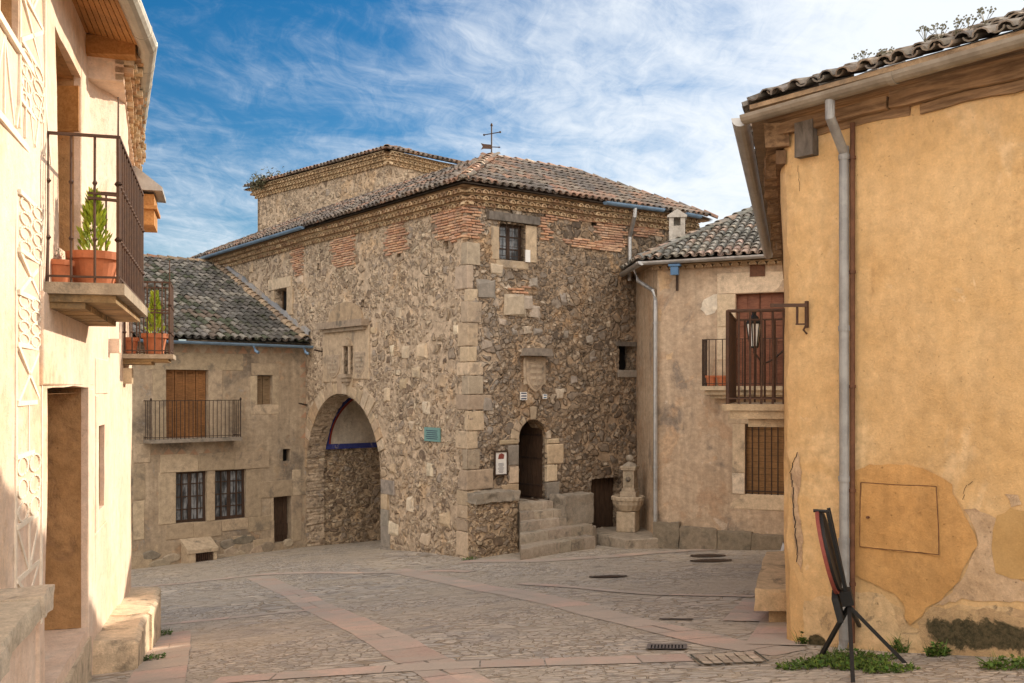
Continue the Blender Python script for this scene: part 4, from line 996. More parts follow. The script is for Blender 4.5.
while uu < u1:
    l = random.uniform(.5, .8); e = min(u1 + .04, uu + l); slab(mb, [TR.P(uu, 0, dp + .05), TR.P(e - .01, 0, dp + .06), TR.P(e - .01, 0, -.03), TR.P(uu, 0, -.03)], -2.74, -2.50, cj((.30, .255, .20), .1)); uu = e
roughen(mb.build('coping', M['worn_stone'], flank), 6, .028)
para = thing('stone_block', 'big grey stone block standing right of the door steps', 'block', tuple(TR.P(3.2, -3.8, .6)))
a, b = TR.U(564, .7), TR.U(594, .66); mb = MB(); slab(mb, [TR.P(a, 0, .78), TR.P(b, 0, .66), TR.P(b, 0, .12), TR.P(a, 0, .12)], -3.42, -2.70, (.29, .25, .20)); roughen(mb.build('upper_stone', M['worn_stone'], para), 7, .035)
mb = MB(); slab(mb, [TR.P(b - .5, 0, .9), TR.P(b + .02, 0, .75), TR.P(b + .02, 0, .1), TR.P(b - .5, 0, .1)], -5, -3.52, (.25, .21, .165)); roughen(mb.build('lower_stone', M['worn_stone'], para), 6, .03)
# platform with kerb
plat = []
kp = [onlevel(592, 533, -3.74), onlevel(625, 540, -3.74), onlevel(660, 537, -3.70)]
mb = MB(); back = [TR.P(TR.U(592) - .2, 0, .05), TR.P(6.2, 0, .05)]
slab(mb, [kp[0], kp[1], kp[2], Vector((4.3, 26.4, 0)), Vector((3.6, 27.6, 0)), back[1] + Vector((0, 0, 0)), back[0]], -5.2, -3.72, (.34, .285, .22))
plo = mb.build('stone_platform', M['worn_stone']); roughen(plo, 6, .012); tag(plo, 'low stone platform under the carved fountain', 'platform')

# ------------------------------------------------------------------ far left house
fh = thing('stone_house', 'shaded stone house beside the arch, mossy grey tiled roof, barred ground-floor windows', 'house', (-10, 28.2, gz(-10, 28.2)))
U0 = -12.0; EZF = 1.28
sdoor = FL.rect(166, 369, 208, 437); sw = FL.rect(257, 376, 272.5, 405); w1 = FL.rect(175.5, 474, 207, 522); w2 = FL.rect(215, 470, 246, 517); ld = FL.rect(273, 497, 291, 541); ph = FL.rect(282, 449, 289.5, 461)
w1 = (w1[0], w1[1], w2[2], w2[3]); ld = (ld[0], ld[1], -4.75, ld[3])
mb = MB()
panel(mb, FL.P, [(U0, -6), (.05, -6), (.05, EZF), (U0, EZF)], [(rloop(sdoor), .25), (rloop(sw), .3), (rloop(w1), .22), (rloop(w2), .22), (rloop(ld), .35), (rloop(ph), .25)], .3)
mb.box(FL.P(U0, -6, -8), FL.d * .3, FL.n * 7.9, Vector((0, 0, 7))); mb.box(FL.P(U0 + .31, -6, -8.3), FL.d * 11, FL.n * .3, Vector((0, 0, 10)))
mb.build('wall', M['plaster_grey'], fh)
# roof
nb = -FL.n; RD = 7.6; RR = 3.2; OVF = .35
def FP(u, d, z): return FL.o + FL.d * u + nb * d + Vector((0, 0, z))
FT = [(.09, .085, .075), (.14, .13, .115), (.18, .165, .145), (.12, .11, .095), (.24, .215, .18), (.08, .085, .055), (.17, .13, .10)]
mb = MB(); slF = math.hypot(RD + OVF, RR); upF = nb * (RD + OVF) + Vector((0, 0, RR)); csF = (RD + OVF) / slF
# the slope runs back against the gatehouse wall: its right edge follows that wall
def lim(d):                                     # u where the gatehouse wall cuts a line d behind the front
    q = FL.o + nb * d; den = FL.d.dot(TL.n); return -(q - TL.o).dot(TL.n) / den
EF = EZF + .12
tiles(mb, FP(U0 - .3, -OVF, EF), FP(.4, -OVF, EF), upF, slF, lambda s, l: U0 - .3 + s < lim(l * csF - OVF) - .05, FT, .235, .36, 1.5)
poly(mb, [FP(U0 - .3, -OVF, EF - .03), FP(.3, -OVF, EF - .03), FP(lim(RD) + .1, RD, EF + RR - .03), FP(U0 - .3, RD, EF + RR - .03)], (.06, .055, .045))
poly(mb, [FP(U0 - .3, RD, EF + RR - .03), FP(lim(RD) + .1, RD, EF + RR - .03), FP(lim(RD) + .1, RD + 4, EF + 1.5), FP(U0 - .3, RD + 4, EF + 1.5)], (.06, .055, .045))
poly(mb, [FP(U0 - .3, -OVF, EF - .06), FP(.2, -OVF, EF - .06), FP(.2, .1, EF - .06), FP(U0 - .3, .1, EF - .06)], (.12, .09, .06))
rf = mb.build('roof', M['tile_moss'], fh)
mb = MB(); VT = [(.36, .27, .18), (.30, .22, .15), (.26, .19, .13), (.40, .29, .19)]
sp0 = FP(lim(-OVF) - .12, -OVF, EF + .08); sp1 = FP(lim(RD) - .12, RD, EF + RR + .08); ridge(mb, [sp0, sp1], VT, .15, .34)
ridge(mb, [FP(U0, RD, EF + RR + .05), FP(lim(RD), RD, EF + RR + .05)], VT + [(.3, .16, .1)], .13); mb.build('ridge_tiles', M['tile'], rf)
mb = MB()
for k in range(24):
    t0, t1 = k / 24, (k + 1) / 24; h0, h1 = (.22 + .10 * noise.noise(Vector((k * .7, 0, 0)))), (.22 + .10 * noise.noise(Vector((k * .7 + .7, 0, 0))))
    a = FP(lim(-OVF + (RD + OVF) * t0), -OVF + (RD + OVF) * t0, EF + RR * t0); b = FP(lim(-OVF + (RD + OVF) * t1), -OVF + (RD + OVF) * t1, EF + RR * t1); o_ = TL.n * .045
    mb.add([a + o_, b + o_, b + o_ + Vector((0, 0, h1 * 1.6)), a + o_ + Vector((0, 0, h0 * 1.6)), a - o_, b - o_, b - o_ + Vector((0, 0, h1 * 1.6)), a - o_ + Vector((0, 0, h0 * 1.6))], [(0, 1, 2, 3), (3, 2, 6, 7)])
mb.build('mortar_flashing', m_plaster('flashing', (.22, .24, .27), (.34, .33, .32), [(2, .5, .6, .6, (.40, .31, .21), (0, 3, 1))], .6), rf)
mb = MB(); mb.gutter([FP(U0, -OVF - .09, EF - .02), FP(.28, -OVF - .09, EF - .10)], .085); mb.build('gutter', M['zinc_blue'], fh)
for px, py in ((252, 349), (302, 350)):
    u, z = FL.uz(px, py, OVF); mb = MB(); mb.tube([FL.P(u, EF - .15, OVF + .1), FL.P(u + .04, EF - .3, OVF + .14), FL.P(u + .08, EF - .36, OVF + .26)], .045, 8); mb.build('gutter_spout', M['zinc_blue'], fh)
# dressed stone frames
TAN = [(.40, .31, .21), (.44, .345, .235), (.36, .28, .19), (.46, .365, .25)]
mb = MB()
def fr(x0, y0, x1, y1, f=.018, c=None):
    r = FL.rect(x0, y0, x1, y1); block(mb, FL.P, r[0], r[1], r[2], r[3], f, -.06, c or cj(random.choice(TAN), .1), .014)
def around(r, l=.42, rgt=.42, top=.42, bot=.0, split=1, f=.018, ext=.25):
    u0, u1, z0, z1 = r
    for k in range(split):
        a, b = z0 + (z1 - z0) * k / split, z0 + (z1 - z0) * (k + 1) / split - .008
        if l: block(mb, FL.P, u0 - l * random.uniform(.85, 1.1), u0 - .003, a, b, f, -.06, cj(random.choice(TAN), .1))
        if rgt: block(mb, FL.P, u1 + .003, u1 + rgt * random.uniform(.85, 1.1), a, b, f, -.06, cj(random.choice(TAN), .1))
    if top: block(mb, FL.P, u0 - ext, u1 + ext, z1 + .003, z1 + top, f, -.06, cj(random.choice(TAN), .1))
    if bot: block(mb, FL.P, u0 - ext, u1 + ext, z0 - bot, z0 - .003, f, -.06, cj(random.choice(TAN), .1))
around(sdoor, .42, .5, .5, 0, 1, ext=1.1); around(sw, .22, .25, .36, .3, 1, ext=.2); around(ld, .1, .36, .5, 0, 2, ext=.5)
block(mb, FL.P, w1[0] - .5, w1[0] - .003, w1[2], w1[3], .018, -.06, TAN[1]); block(mb, FL.P, w1[1] + .003, w2[0] - .003, w1[2], w1[3], .018, -.06, TAN[0]); block(mb, FL.P, w2[1] + .003, w2[1] + .5, w2[2], w2[3], .018, -.06, TAN[2])
for k in range(3): a = w1[0] - .45; e = w2[1] + .75; block(mb, FL.P, a + (e - a) * k / 3, a + (e - a) * (k + 1) / 3 - .01, w1[3] + .003, w1[3] + .52, .018, -.06, cj(random.choice(TAN), .08))
for k in range(4): a = w1[0] - .3; e = w2[1] + .9; block(mb, FL.P, a + (e - a) * k / 4, a + (e - a) * (k + 1) / 4 - .01, w1[2] - random.uniform(.3, .5), w1[2] - .003, .018, -.06, cj(random.choice(TAN), .1))
for (x0, y0, x1, y1) in ((133, 445, 150, 463), (133, 465, 145, 500), (133, 502, 144, 540), (131, 556, 152, 568), (252, 540, 273, 552), (232, 536, 250, 552), (292, 470, 300, 495), (293, 500, 301, 520)): fr(x0, y0, x1, y1)
mb.build('stone_frame', M['ashlar'], fh)
mb = MB()                                                     # faded painted frieze
for k in range(10):
    u, z = FL.uz(185 + k * 11.5, 351); prism(mb, FL.P, [(u - .16, z - .1), (u + .16, z - .1), (u, z + .12)], .008, -.01, (1, 1, 1))
for k in range(5):
    u, z = FL.uz(155 + k * 13, 452); prism(mb, FL.P, [(u - .16, z - .08), (u + .16, z - .08), (u, z + .1)], .008, -.01, (1, 1, 1))
for k in range(8):
    u, z = FL.uz(302, 365 + k * 10); prism(mb, FL.P, [(u - .1, z - .1), (u + .1, z - .1), (u + .1, z + .1)], .008, -.01, (1, 1, 1))
mb.build('painted_frieze', m_plaster('frieze', (.42, .24, .15), (.38, .26, .17), [(4, .5, .6, .8, (.36, .28, .19), (0, 1, 2))], .4), fh)
def shutters(parent, fc, r, depth, leaves, m_, name='shutter'):
    u0, u1, z0, z1 = r; mb = MB()
    for k in range(leaves):
        a = u0 + (u1 - u0) * k / leaves + .01; b = u0 + (u1 - u0) * (k + 1) / leaves - .01
        def bx(p, q, s, t, f=.05): mb.box(fc.P(p, s, -depth), fc.d * (q - p), fc.n * f, Vector((0, 0, t - s)))
        bx(a, a + .06, z0, z1); bx(b - .06, b, z0, z1); bx(a + .06, b - .06, z0, z0 + .12); bx(a + .06, b - .06, z1 - .09, z1); bx(a + .06, b - .06, (z0 + z1) / 2 - .04, (z0 + z1) / 2 + .04)
        n = int((z1 - z0) / .075)
        for j in range(n):
            z = z0 + .12 + (z1 - z0 - .21) * j / n; p = fc.P(a + .06, z, -depth + .005); mb.box(p, fc.d * (b - a - .12), fc.n * .035 + Vector((0, 0, -.045)), Vector((0, 0, .05)))
    mb.box(fc.P(u0, z0, -depth - .03), fc.d * (u1 - u0), fc.n * .02, Vector((0, 0, z1 - z0)))
    return mb.build(name, m_, parent)
shutters(fh, FL, sdoor, .2, 4, M['shutter'], 'balcony_shutter'); shutters(fh, FL, sw, .2, 2, m_wood('oldshutter', (.17, .11, .06), (.26, .18, .10), (2, 2, 9)), 'window_shutter')
for w_ in (w1, w2): window_part(fh, FL, w_, .18, M['frame_dark'], M['curtain'], 4, 4, .07, 'window')
mb = MB(); 
for k in range(4): mb.box(FL.P(ld[0] + (ld[1] - ld[0]) * k / 4, ld[2], -.3), FL.d * ((ld[1] - ld[0]) / 4 - .012), FL.n * .05, Vector((0, 0, ld[3] - ld[2])))
mb.box(FL.P(ld[0], ld[2] + .2, -.249), FL.d * (ld[1] - ld[0]), FL.n * .02, Vector((0, 0, .35))); mb.build('door', M['doorwood'], fh)
backing(fh, FL, ph, .2, M['dark'], 'vent_hole')
# balcony
b0, b1 = FL.U(147, .3), FL.U(238.5, .3); zt = FL.uz(190, 400.5, .4)[1]; zb = FL.uz(190, 438.5, .4)[1]; pr_ = .5
bal = None; mb = MB(); mb.box(FL.P(b0, zb - .1, -.05), FL.d * (b1 - b0), FL.n * (pr_ + .08), Vector((0, 0, .1)), (.26, .22, .175)); bal = mb.build('balcony', M['worn_stone'], fh)
mb = MB(); h = zt - zb
railing(mb, FL.P(b0 + .03, zb, pr_), FL.P(b1 - .03, zb, pr_), h, 22, .011); railing(mb, FL.P(b0 + .03, zb, 0), FL.P(b0 + .03, zb, pr_), h, 4, .011); railing(mb, FL.P(b1 - .03, zb, 0), FL.P(b1 - .03, zb, pr_), h, 4, .011)
for u in (b0 + .03, b1 - .03): mb.lathe(FL.P(u, zt, pr_), [(.02, 0), (.035, .03), (.02, .07), (.003, .08)], 8)
mb.build('railing', M['iron'], bal)
# cellar vent
vent = thing('cellar_vent', 'small stone cellar hatch with dark grille below the barred windows', 'vent', tuple(FL.P(-4, -4.9, .3)))
va, vb = FL.U(188, .45), FL.U(216, .45); zv = FL.uz(200, 541, .3)[1]; zg = -5.35; zfr = FL.uz(205, 552.5, .5)[1]; mb = MB()
g0, g1 = FL.U(195.5, .5), FL.U(213.5, .5)
for a, b in ((va, g0), (g1, vb)):
    prs = [FL.P(a, zg, -.05), FL.P(b, zg, -.05), FL.P(b, zg, .55), FL.P(a, zg, .55)]; prt = [FL.P(a, zv, -.05), FL.P(b, zv, -.05), FL.P(b, zfr, .5), FL.P(a, zfr, .5)]
    mb.add(prs + prt, [(0, 1, 2, 3), (4, 5, 6, 7), (0, 1, 5, 4), (1, 2, 6, 5), (2, 3, 7, 6), (3, 0, 4, 7)], cj((.44, .34, .23), .1))
c_ = [FL.P(va - .04, zv - .02, -.05), FL.P(vb + .04, zv - .02, -.05), FL.P(vb + .04, zfr + .01, .53), FL.P(va - .04, zfr + .01, .53)]; mb.add(c_ + [p + Vector((0, 0, .1)) for p in c_], [(0, 1, 2, 3), (4, 5, 6, 7), (0, 1, 5, 4), (1, 2, 6, 5), (2, 3, 7, 6), (3, 0, 4, 7)], (.46, .36, .25)); mb.build('stone_hood', M['worn_stone'], vent)
mb = MB(); mb.box(FL.P(g0, zg, .1), FL.d * (g1 - g0), FL.n * .05, Vector((0, 0, zfr - zg - .05))); 
mb.build('dark_opening', M['dark'], vent)
mb = MB()
for k in range(9): u = g0 + (g1 - g0) * (k + .5) / 9; mb.tube([FL.P(u, zg, .47), FL.P(u, zfr, .47)], .014, 6)
mb.build('grille', M['iron_brown'], vent)
mb = MB()                                                     # rough footing stones showing through the plaster
for px, py, w_, h in ((222, 560, .34, .22), (231, 552, .25, .2), (238, 558, .3, .26), (247, 549, .4, .22), (257, 552, .35, .26), (266, 547, .25, .2), (250, 560, .3, .15), (228, 543, .3, .16), (243, 540, .4, .16), (215, 545, .2, .2), (236, 566, .3, .12), (160, 563, .4, .12), (150, 556, .3, .16), (172, 558, .3, .14), (288, 543, .2, .14)):
    mb = MB(); u, z = FL.uz(px, py); c = cj(random.choice([(.30, .245, .18), (.25, .21, .16), (.34, .27, .195), (.38, .30, .215)]), .2); n = 9
    prism(mb, FL.P, [(u + w_ * math.cos(q) * random.uniform(.75, 1.1), z + h * math.sin(q) * random.uniform(.75, 1.1)) for q in [2 * math.pi * k / n for k in range(n)]], .028 + jit(.012), -.08, c, .02); mb.build('footing_stone', M['worn_stone'], fh)

# ------------------------------------------------------------------ right house
rh = thing('corner_house', 'pinkish plastered house right of the fountain, tiled roof, stone framed balcony door', 'house', (3.64, 25.1, gz(3.64, 25.1)))
RE = 3.06
rdoor = RH.rect(735, 293, 784, 393); rdoor = (rdoor[0], rdoor[0] + 1.15, rdoor[2], rdoor[3]); rwin = RH.rect(745, 423, 784, 495); rwin = (rwin[0], rwin[0] + 1.25, rwin[2], rwin[3])
mb = MB(); panel(mb, RH.P, [(0, -5), (6, -5), (6, RE + .10), (0, RE + .10)], [(rloop(rdoor), .25), (rloop(rwin), .2)], .3); panel(mb, RS.P, [(0, -5), (3.2, -5), (3.2, RE + .10), (0, RE + .10)], (), .3)
mb.box(RH.P(5.98, -5, -9), RH.d * .02, RH.n * 8.9, Vector((0, 0, 8))); mb.build('wall', M['plaster_pink'], rh)
for r in (rdoor, rwin): backing(rh, RH, r, .26, M['dark'])
mb = MB(); o_ = RH.o; bi = Vector((.371, .928, 0)); RO = .38
def QP(u, d, z): return RH.o + RH.d * u + bi * d + Vector((0, 0, z))
run3 = 4.2; r3 = 1.9; s3 = math.hypot(run3 + RO, r3); c3 = (run3 + RO) / s3; EZ3 = RE + .11
GT = [(.15, .14, .12), (.18, .175, .15), (.22, .20, .17), (.20, .195, .175), (.26, .225, .18), (.29, .21, .16), (.34, .24, .19)]
tiles(mb, QP(-RO, -RO, EZ3), QP(6.2, -RO, EZ3), bi * (run3 + RO) + Vector((0, 0, r3)), s3, lambda s, l: s >= l * c3 * .52 - .1, GT, .215, .31, 1.5)
hp = QP(-RO + (run3 + RO) * .52, run3, EZ3 + r3); k0 = QP(-RO, -RO, EZ3); k1 = RS.P(3.4, EZ3, RO)
sdv = (k1 - k0).normalized(); inn = Vector((sdv.y, -sdv.x, 0)); d_in = (hp - k0).dot(inn); al = (hp - k0).dot(sdv)
tiles(mb, k0, k1, inn * d_in + Vector((0, 0, r3)), math.hypot(d_in, r3), lambda s, l: s >= l / math.hypot(d_in, r3) * al - .1, GT, .215, .31, 1.5)
poly(mb, [k0 - Vector((0, 0, .04)), QP(6.2, -RO, EZ3 - .04), QP(6.2, run3, EZ3 + r3 - .04), hp - Vector((0, 0, .04))], (.08, .07, .06)); poly(mb, [k0 - Vector((0, 0, .04)), hp - Vector((0, 0, .04)), k1 + inn * d_in + Vector((0, 0, r3 - .04)), k1 - Vector((0, 0, .04))], (.08, .07, .06))
poly(mb, [QP(2, run3, EZ3 + r3 - .05), QP(6.2, run3, EZ3 + r3 - .05), QP(6.2, 8.8, EZ3), QP(2, 8.8, EZ3)], (.08, .07, .06))
poly(mb, [k0 - Vector((0, 0, .06)), QP(6.2, -RO, EZ3 - .06), QP(6.2, .1, EZ3 - .06), QP(.1, .1, EZ3 - .06), k1 + inn * .5 - Vector((0, 0, .06)), k1 - Vector((0, 0, .06))], (.3, .21, .13))
rf3 = mb.build('roof', M['tile'], rh)
mb = MB(); ridge(mb, [k0 + Vector((0, 0, .03)), hp + Vector((0, 0, .05))], GT, .14, .4); ridge(mb, [hp + Vector((0, 0, .05)), QP(6, run3, EZ3 + r3 + .05)], GT, .13); mb.build('ridge_tiles', M['tile'], rf3)
mb = MB(); tile_cornice(mb, RH.P, 0, 6, RE - .06, 1, [(.46, .34, .22)], .215, .10, .1, .16); mb.build('eaves_cornice', M['cornice'], rh)
mb = MB(); mb.gutter([QP(-RO - .02, -RO - .1, EZ3 - .05), QP(5.8, -RO - .1, EZ3 + .02)], .085); mb.build('gutter', M['zinc'], rh)
mb = MB(); q0 = RS.P(-RO, EZ3 - .04, RO + .1); q1 = RS.P(2.9, EZ3 - .10, RO + .1); mb.gutter([q0, q1], .095); mb.build('gutter', M['zinc'], rh)
mb = MB(); ug, zg_ = RH.uz(655.5, 400, .1)
mb.tube([RS.P(.55, EZ3 - .12, RO + .08), RS.P(.5, EZ3 - .42, RO), RH.P(-.1, EZ3 - .72, .02), RH.P(ug, EZ3 - .98, .11), RH.P(ug, 0, .11), RH.P(ug, -3.75, .11), RH.P(ug, -3.85, .16)], .052, 10)
for z in (1.6, -.2, -2): mb.tube([RH.P(ug, z, .11), RH.P(ug, z + .04, .11)], .066, 10)
mb.build('downpipe', M['zinc'], rh)
# chimney on its roof
cb = Vector((4.42, 26.8, 0)); hw = .2; mb = MB(); cx_ = Vector((.99, -.14, 0)) * .42; cy_ = Vector((.14, .99, 0)) * .42; p0 = cb - cx_ / 2 - cy_ / 2
Zc = Vector((0, 0, 1)); mb.box(p0 + Zc * 3.2, cx_, cy_, Zc * 1.12); 
for a in (0, .30):
    mb.box(p0 + cx_ * (a / .42) + Zc * 4.32, cx_ * (.12 / .42), cy_, Zc * .22)
mb.box(p0 + cx_ * (.12 / .42) + cy_ * .75 + Zc * 4.32, cx_ * (.18 / .42), cy_ * .25, Zc * .22)
a_ = p0 - cx_ * .12 - cy_ * .12 + Zc * 4.54; mb.box(a_, cx_ * 1.24, cy_ * 1.24, Zc * .05)
b_ = [a_ + Zc * .05, a_ + cx_ * 1.24 + Zc * .05, a_ + cx_ * 1.24 + cy_ * 1.24 + Zc * .05, a_ + cy_ * 1.24 + Zc * .05]; e_ = [a_ + cx_ * .62 + Zc * .22, a_ + cx_ * .62 + cy_ * 1.24 + Zc * .22]
mb.add(b_ + e_, [(0, 1, 4), (2, 3, 5), (0, 4, 5, 3), (1, 2, 5, 4)]); mb.build('chimney', m_plaster('render_grey', (.40, .37, .33), (.46, .43, .38), [(2.5, .55, .65, .5, (.28, .25, .21), (1, 1, 1))], .5), rf3)
# dressed stone, plinth, patches
mb = MB()
def bq(fc, u0, u1, z0, z1, c, f=.018): block(mb, fc.P, u0, u1, z0, z1, f, -.06, cj(c, .08), .014)
PK = [(.55, .425, .29), (.60, .475, .335), (.51, .395, .27)]
for k in range(3): a = rdoor[2] + (rdoor[3] - rdoor[2]) * k / 3; e = a + (rdoor[3] - rdoor[2]) / 3 - .01; bq(RH, rdoor[0] - .44, rdoor[0] - .004, a, e, PK[k]); bq(RH, rdoor[1] + .004, rdoor[1] + .4, a, e, PK[k])
bq(RH, rdoor[0] - .46, rdoor[1] + .42, rdoor[3] + .004, rdoor[3] + .5, PK[1])
for k, (t0, t1) in enumerate(((0, .3), (.31, 1))): a = rwin[2] + (rwin[3] - rwin[2]) * t0; e = rwin[2] + (rwin[3] - rwin[2]) * t1; bq(RH, rwin[0] - .3, rwin[0] - .004, a, e, PK[1 - k] if k else (.64, .53, .40)); bq(RH, rwin[1] + .004, rwin[1] + .3, a, e, PK[2])
bq(RH, rwin[0] - .4, rwin[1] + .4, rwin[3] + .004, rwin[3] + .32, PK[2]); bq(RH, rwin[0] - .35, rwin[1] + .35, rwin[2] - .38, rwin[2] - .004, PK[0])
mb.build('stone_frame', M['ashlar'], rh)
mb = MB(); u = -.05
while u < 6:
    l = random.uniform(.6, 1.1); e = min(6, u + l); slab(mb, [RH.P(u, 0, .27 + jit(.02)), RH.P(e - .01, 0, .27 + jit(.02)), RH.P(e - .01, 0, -.03), RH.P(u, 0, -.03)], -5, -3.36 - .075 * u + jit(.03), cj((.22, .18, .13), .18)); u = e
roughen(mb.build('plinth', M['worn_stone'], rh), 6, .03)
mb = MB(); sheet(mb, RH.P, [RH.uz(*p) for p in ((700, 308), (703, 299), (709, 295), (718, 293), (718.5, 306), (714, 313), (706, 315))], .012, .12); mb.build('plaster_patch', M['plaster_white'], rh)
mb = MB()
for pts in ([(657, 270), (663, 268), (672, 278), (668, 286), (660, 290)], [(664, 282), (668, 281), (670, 287), (666, 288)], [(658, 308), (661, 309), (661, 321), (658, 320)], [(666, 354), (673, 352), (672, 359), (667, 360)]): sheet(mb, RH.P, [RH.uz(*p) for p in pts], .006, .12)
mb.build('bare_patch', M['plaster_raw'], rh)
# balcony door, window
mb = MB(); P_ = RH.P
for k in range(2):
    a = rdoor[0] + (rdoor[1] - rdoor[0]) * k / 2 + .01; e = a + (rdoor[1] - rdoor[0]) / 2 - .02; H = rdoor[3] - rdoor[2]
    mb.box(P_(a, rdoor[2], -.22), RH.d * (e - a), RH.n * .04, Vector((0, 0, H)))
    for j in range(6):
        for q in range(2): 
            w_ = (e - a) / 2; mb.box(P_(a + .04 + w_ * q, rdoor[2] + .08 + (H - .1) * j / 6, -.18), RH.d * (w_ - .06), RH.n * .018, Vector((0, 0, (H - .1) / 6 - .06)))
mb.build('balcony_door', M['redwood'], rh)
mb = MB(); n = 11
for j in range(n): z = rwin[2] + (rwin[3] - rwin[2]) * j / n; mb.box(P_(rwin[0], z, -.16), RH.d * (rwin[1] - rwin[0]), RH.n * .04, Vector((0, 0, (rwin[3] - rwin[2]) / n - .008)))
ws = mb.build('window_shutter', M['slatwood'], rh)
mb = MB()
for k in range(9): u = rwin[0] + .02 + (rwin[1] - rwin[0] - .04) * k / 8; mb.tube([P_(u, rwin[2] - .02, -.02), P_(u, rwin[3] + .02, -.02)], .016, 6)
for z in (rwin[2] + .05, rwin[3] - .08): mb.box(P_(rwin[0], z, -.03), RH.d * (rwin[1] - rwin[0]), RH.n * .02, Vector((0, 0, .03)))
mb.build('grille', M['iron'], ws)
zb3 = RH.uz(720, 386, .4)[1]; zt3 = RH.uz(720, 339.5, .4)[1]; ba, bb = RH.U(703, .45), rdoor[1] + .7
mb = MB()
for z0, z1, f in ((-.10, 0, .56), (-.21, -.101, .46), (-.30, -.211, .34)): mb.box(P_(ba - .05 + (.56 - f), zb3 + z0, -.05), RH.d * (bb - ba + .1 - 2 * (.56 - f)), RH.n * (f + .05), Vector((0, 0, z1 - z0)), (.48, .38, .26))
bal3 = mb.build('balcony', M['worn_stone'], rh); mb = MB(); h = zt3 - zb3
railing(mb, P_(ba, zb3, .5), P_(bb, zb3, .5), h, 16, .011); railing(mb, P_(ba, zb3, 0), P_(ba, zb3, .5), h, 4, .011); railing(mb, P_(bb, zb3, 0), P_(bb, zb3, .5), h, 4, .011); mb.build('railing', M['iron'], bal3)
mb = MB(); r = RH.rect(750, 264, 765, 276); mb.box(P_(r[0], r[2], -.02), RH.d * (r[1] - r[0]), RH.n * .05, Vector((0, 0, r[3] - r[2]))); mb.build('rusty_vent_plate', M['rust_pipe'], rh)
# flood lamp on the wall
lamp = thing('wall_lamp', 'small blue floodlight clamped under the eaves of the pinkish house', 'lamp', tuple(P_(RH.U(675), RH.uz(675, 272)[1], .3)))
u, z = RH.uz(675, 271, .4); mb = MB(); c = P_(u, z, .42); mb.box(c - RH.d * .09 - RH.n * .08 - Vector((0, 0, .1)), RH.d * .18, RH.n * .16, Vector((0, 0, .2))); mb.box(c - RH.d * .14 - RH.n * .1 + Vector((0, 0, .11)), RH.d * .28, RH.n * .2, Vector((0, 0, .05))); mb.build('housing', M['flood_blue'], lamp)
mb = MB(); mb.tube([P_(u - .03, z - .06, .0), P_(u - .03, z - .06, .34)], .02, 6); mb.tube([P_(u - .03, z - .45, .02), P_(u - .03, z - .06, .02)], .03, 6); mb.build('arm', M['iron'], lamp)

# ------------------------------------------------------------------ sunlit house on the left
lh = thing('plastered_house', 'sunlit cream plastered house with raised ornament, wooden eaves and zinc gutter', 'house', (-3.71, 8, gz(-3.3, 8)))
UE = LH.U(130.5)                    # far corner
def lrect(xn, y0, xf, y1):          # opening: y0 / y1 read at its far jamb
    un, uf = LH.U(xn), LH.U(xf); return (un, uf, LH.uz(xf, y1)[1], LH.uz(xf, y0)[1])
ldo = lrect(46, 390, 85, 655); lup = lrect(54, 76, 78, 268); lwi = lrect(2, -60, 18, 52); lsl = lrect(95.5, 424, 103, 503); llo = lrect(-30, 388, 4, 470)
ldo = (ldo[0], ldo[1], -2.42, .0)
mb = MB(); WL = 3.6
UB_ = LH.U(86)
def LHP(u, z, off=0.0):
    """wall plane; past the boarded eaves the wall head leans out to carry the brick corbels"""
    def ss(a, b, x): x = max(0, min(1, (x - a) / (b - a))); return x * x * (3 - 2 * x)
    return LH.P(u, z, off + .34 * ss(UB_ - .1, UB_ + .9, u) * max(0, min(1, (UE - u) / (UE - UB_))) * ss(.9, 3.2, z))
panel(mb, LHP, [(-6.5, -5), (UE, -5), (UE, WL), (-6.5, WL)], [(rloop(ldo), .5), (rloop(lup), .32), (rloop(lwi), .4), (rloop(lsl), .3), (rloop(llo), .4)], .3)
mb.box(LH.P(UE - .02, -5, -7), -LH.d * .3, LH.n * 6.95, Vector((0, 0, 8.5))); mb.box(LH.P(-6.5, -5, -7), LH.d * .3, LH.n * 6.9, Vector((0, 0, 8.5)))
mb.build('wall', M['plaster_cream'], lh)
mb = MB(); mb.box(LH.P(-6.4, 3.62, -7), LH.d * (UE + 6.3), LH.n * 7.0, Vector((0, 0, .1))); mb.add([LH.P(-6.4, 3.8, .6), LH.P(UE, 3.8, .2), LH.P(UE, 5.4, -4), LH.P(-6.4, 5.4, -4)], [(0, 1, 2, 3)], (.2, .12, .08))
mb.build('roof', M['tile'], lh)
BRO = m_plaster('jamb_brown', (.36, .20, .085), (.46, .27, .125), [(3, .5, .64, .7, (.27, .155, .08), (2, 1, 5))], 1.0, .28, 2)
for r, d in ((ldo, .5), (lup, .32), (lwi, .4), (lsl, .3), (llo, .4)):
    mb = MB(); mb.add([LH.P(r[1] - .05, r[2], -.03), LH.P(r[1] - .05, r[3], -.03), LH.P(r[1] - .06, r[3], -d), LH.P(r[1] - .06, r[2], -d)], [(0, 1, 2, 3)]); mb.add([LH.P(r[0], r[3] - .05, -.03), LH.P(r[1], r[3] - .05, -.03), LH.P(r[1], r[3] - .05, -d), LH.P(r[0], r[3] - .05, -d)], [(0, 1, 2, 3)])
    mb.build('bare_jamb', BRO, lh)
def plank(fc, r, dep, m_, name, par, n=5):
    mb = MB()
    for k in range(n): mb.box(fc.P(r[0] + (r[1] - r[0]) * k / n, r[2], -dep), fc.d * ((r[1] - r[0]) / n - .008), fc.n * .05, Vector((0, 0, r[3] - r[2])))
    return mb.build(name, m_, par)
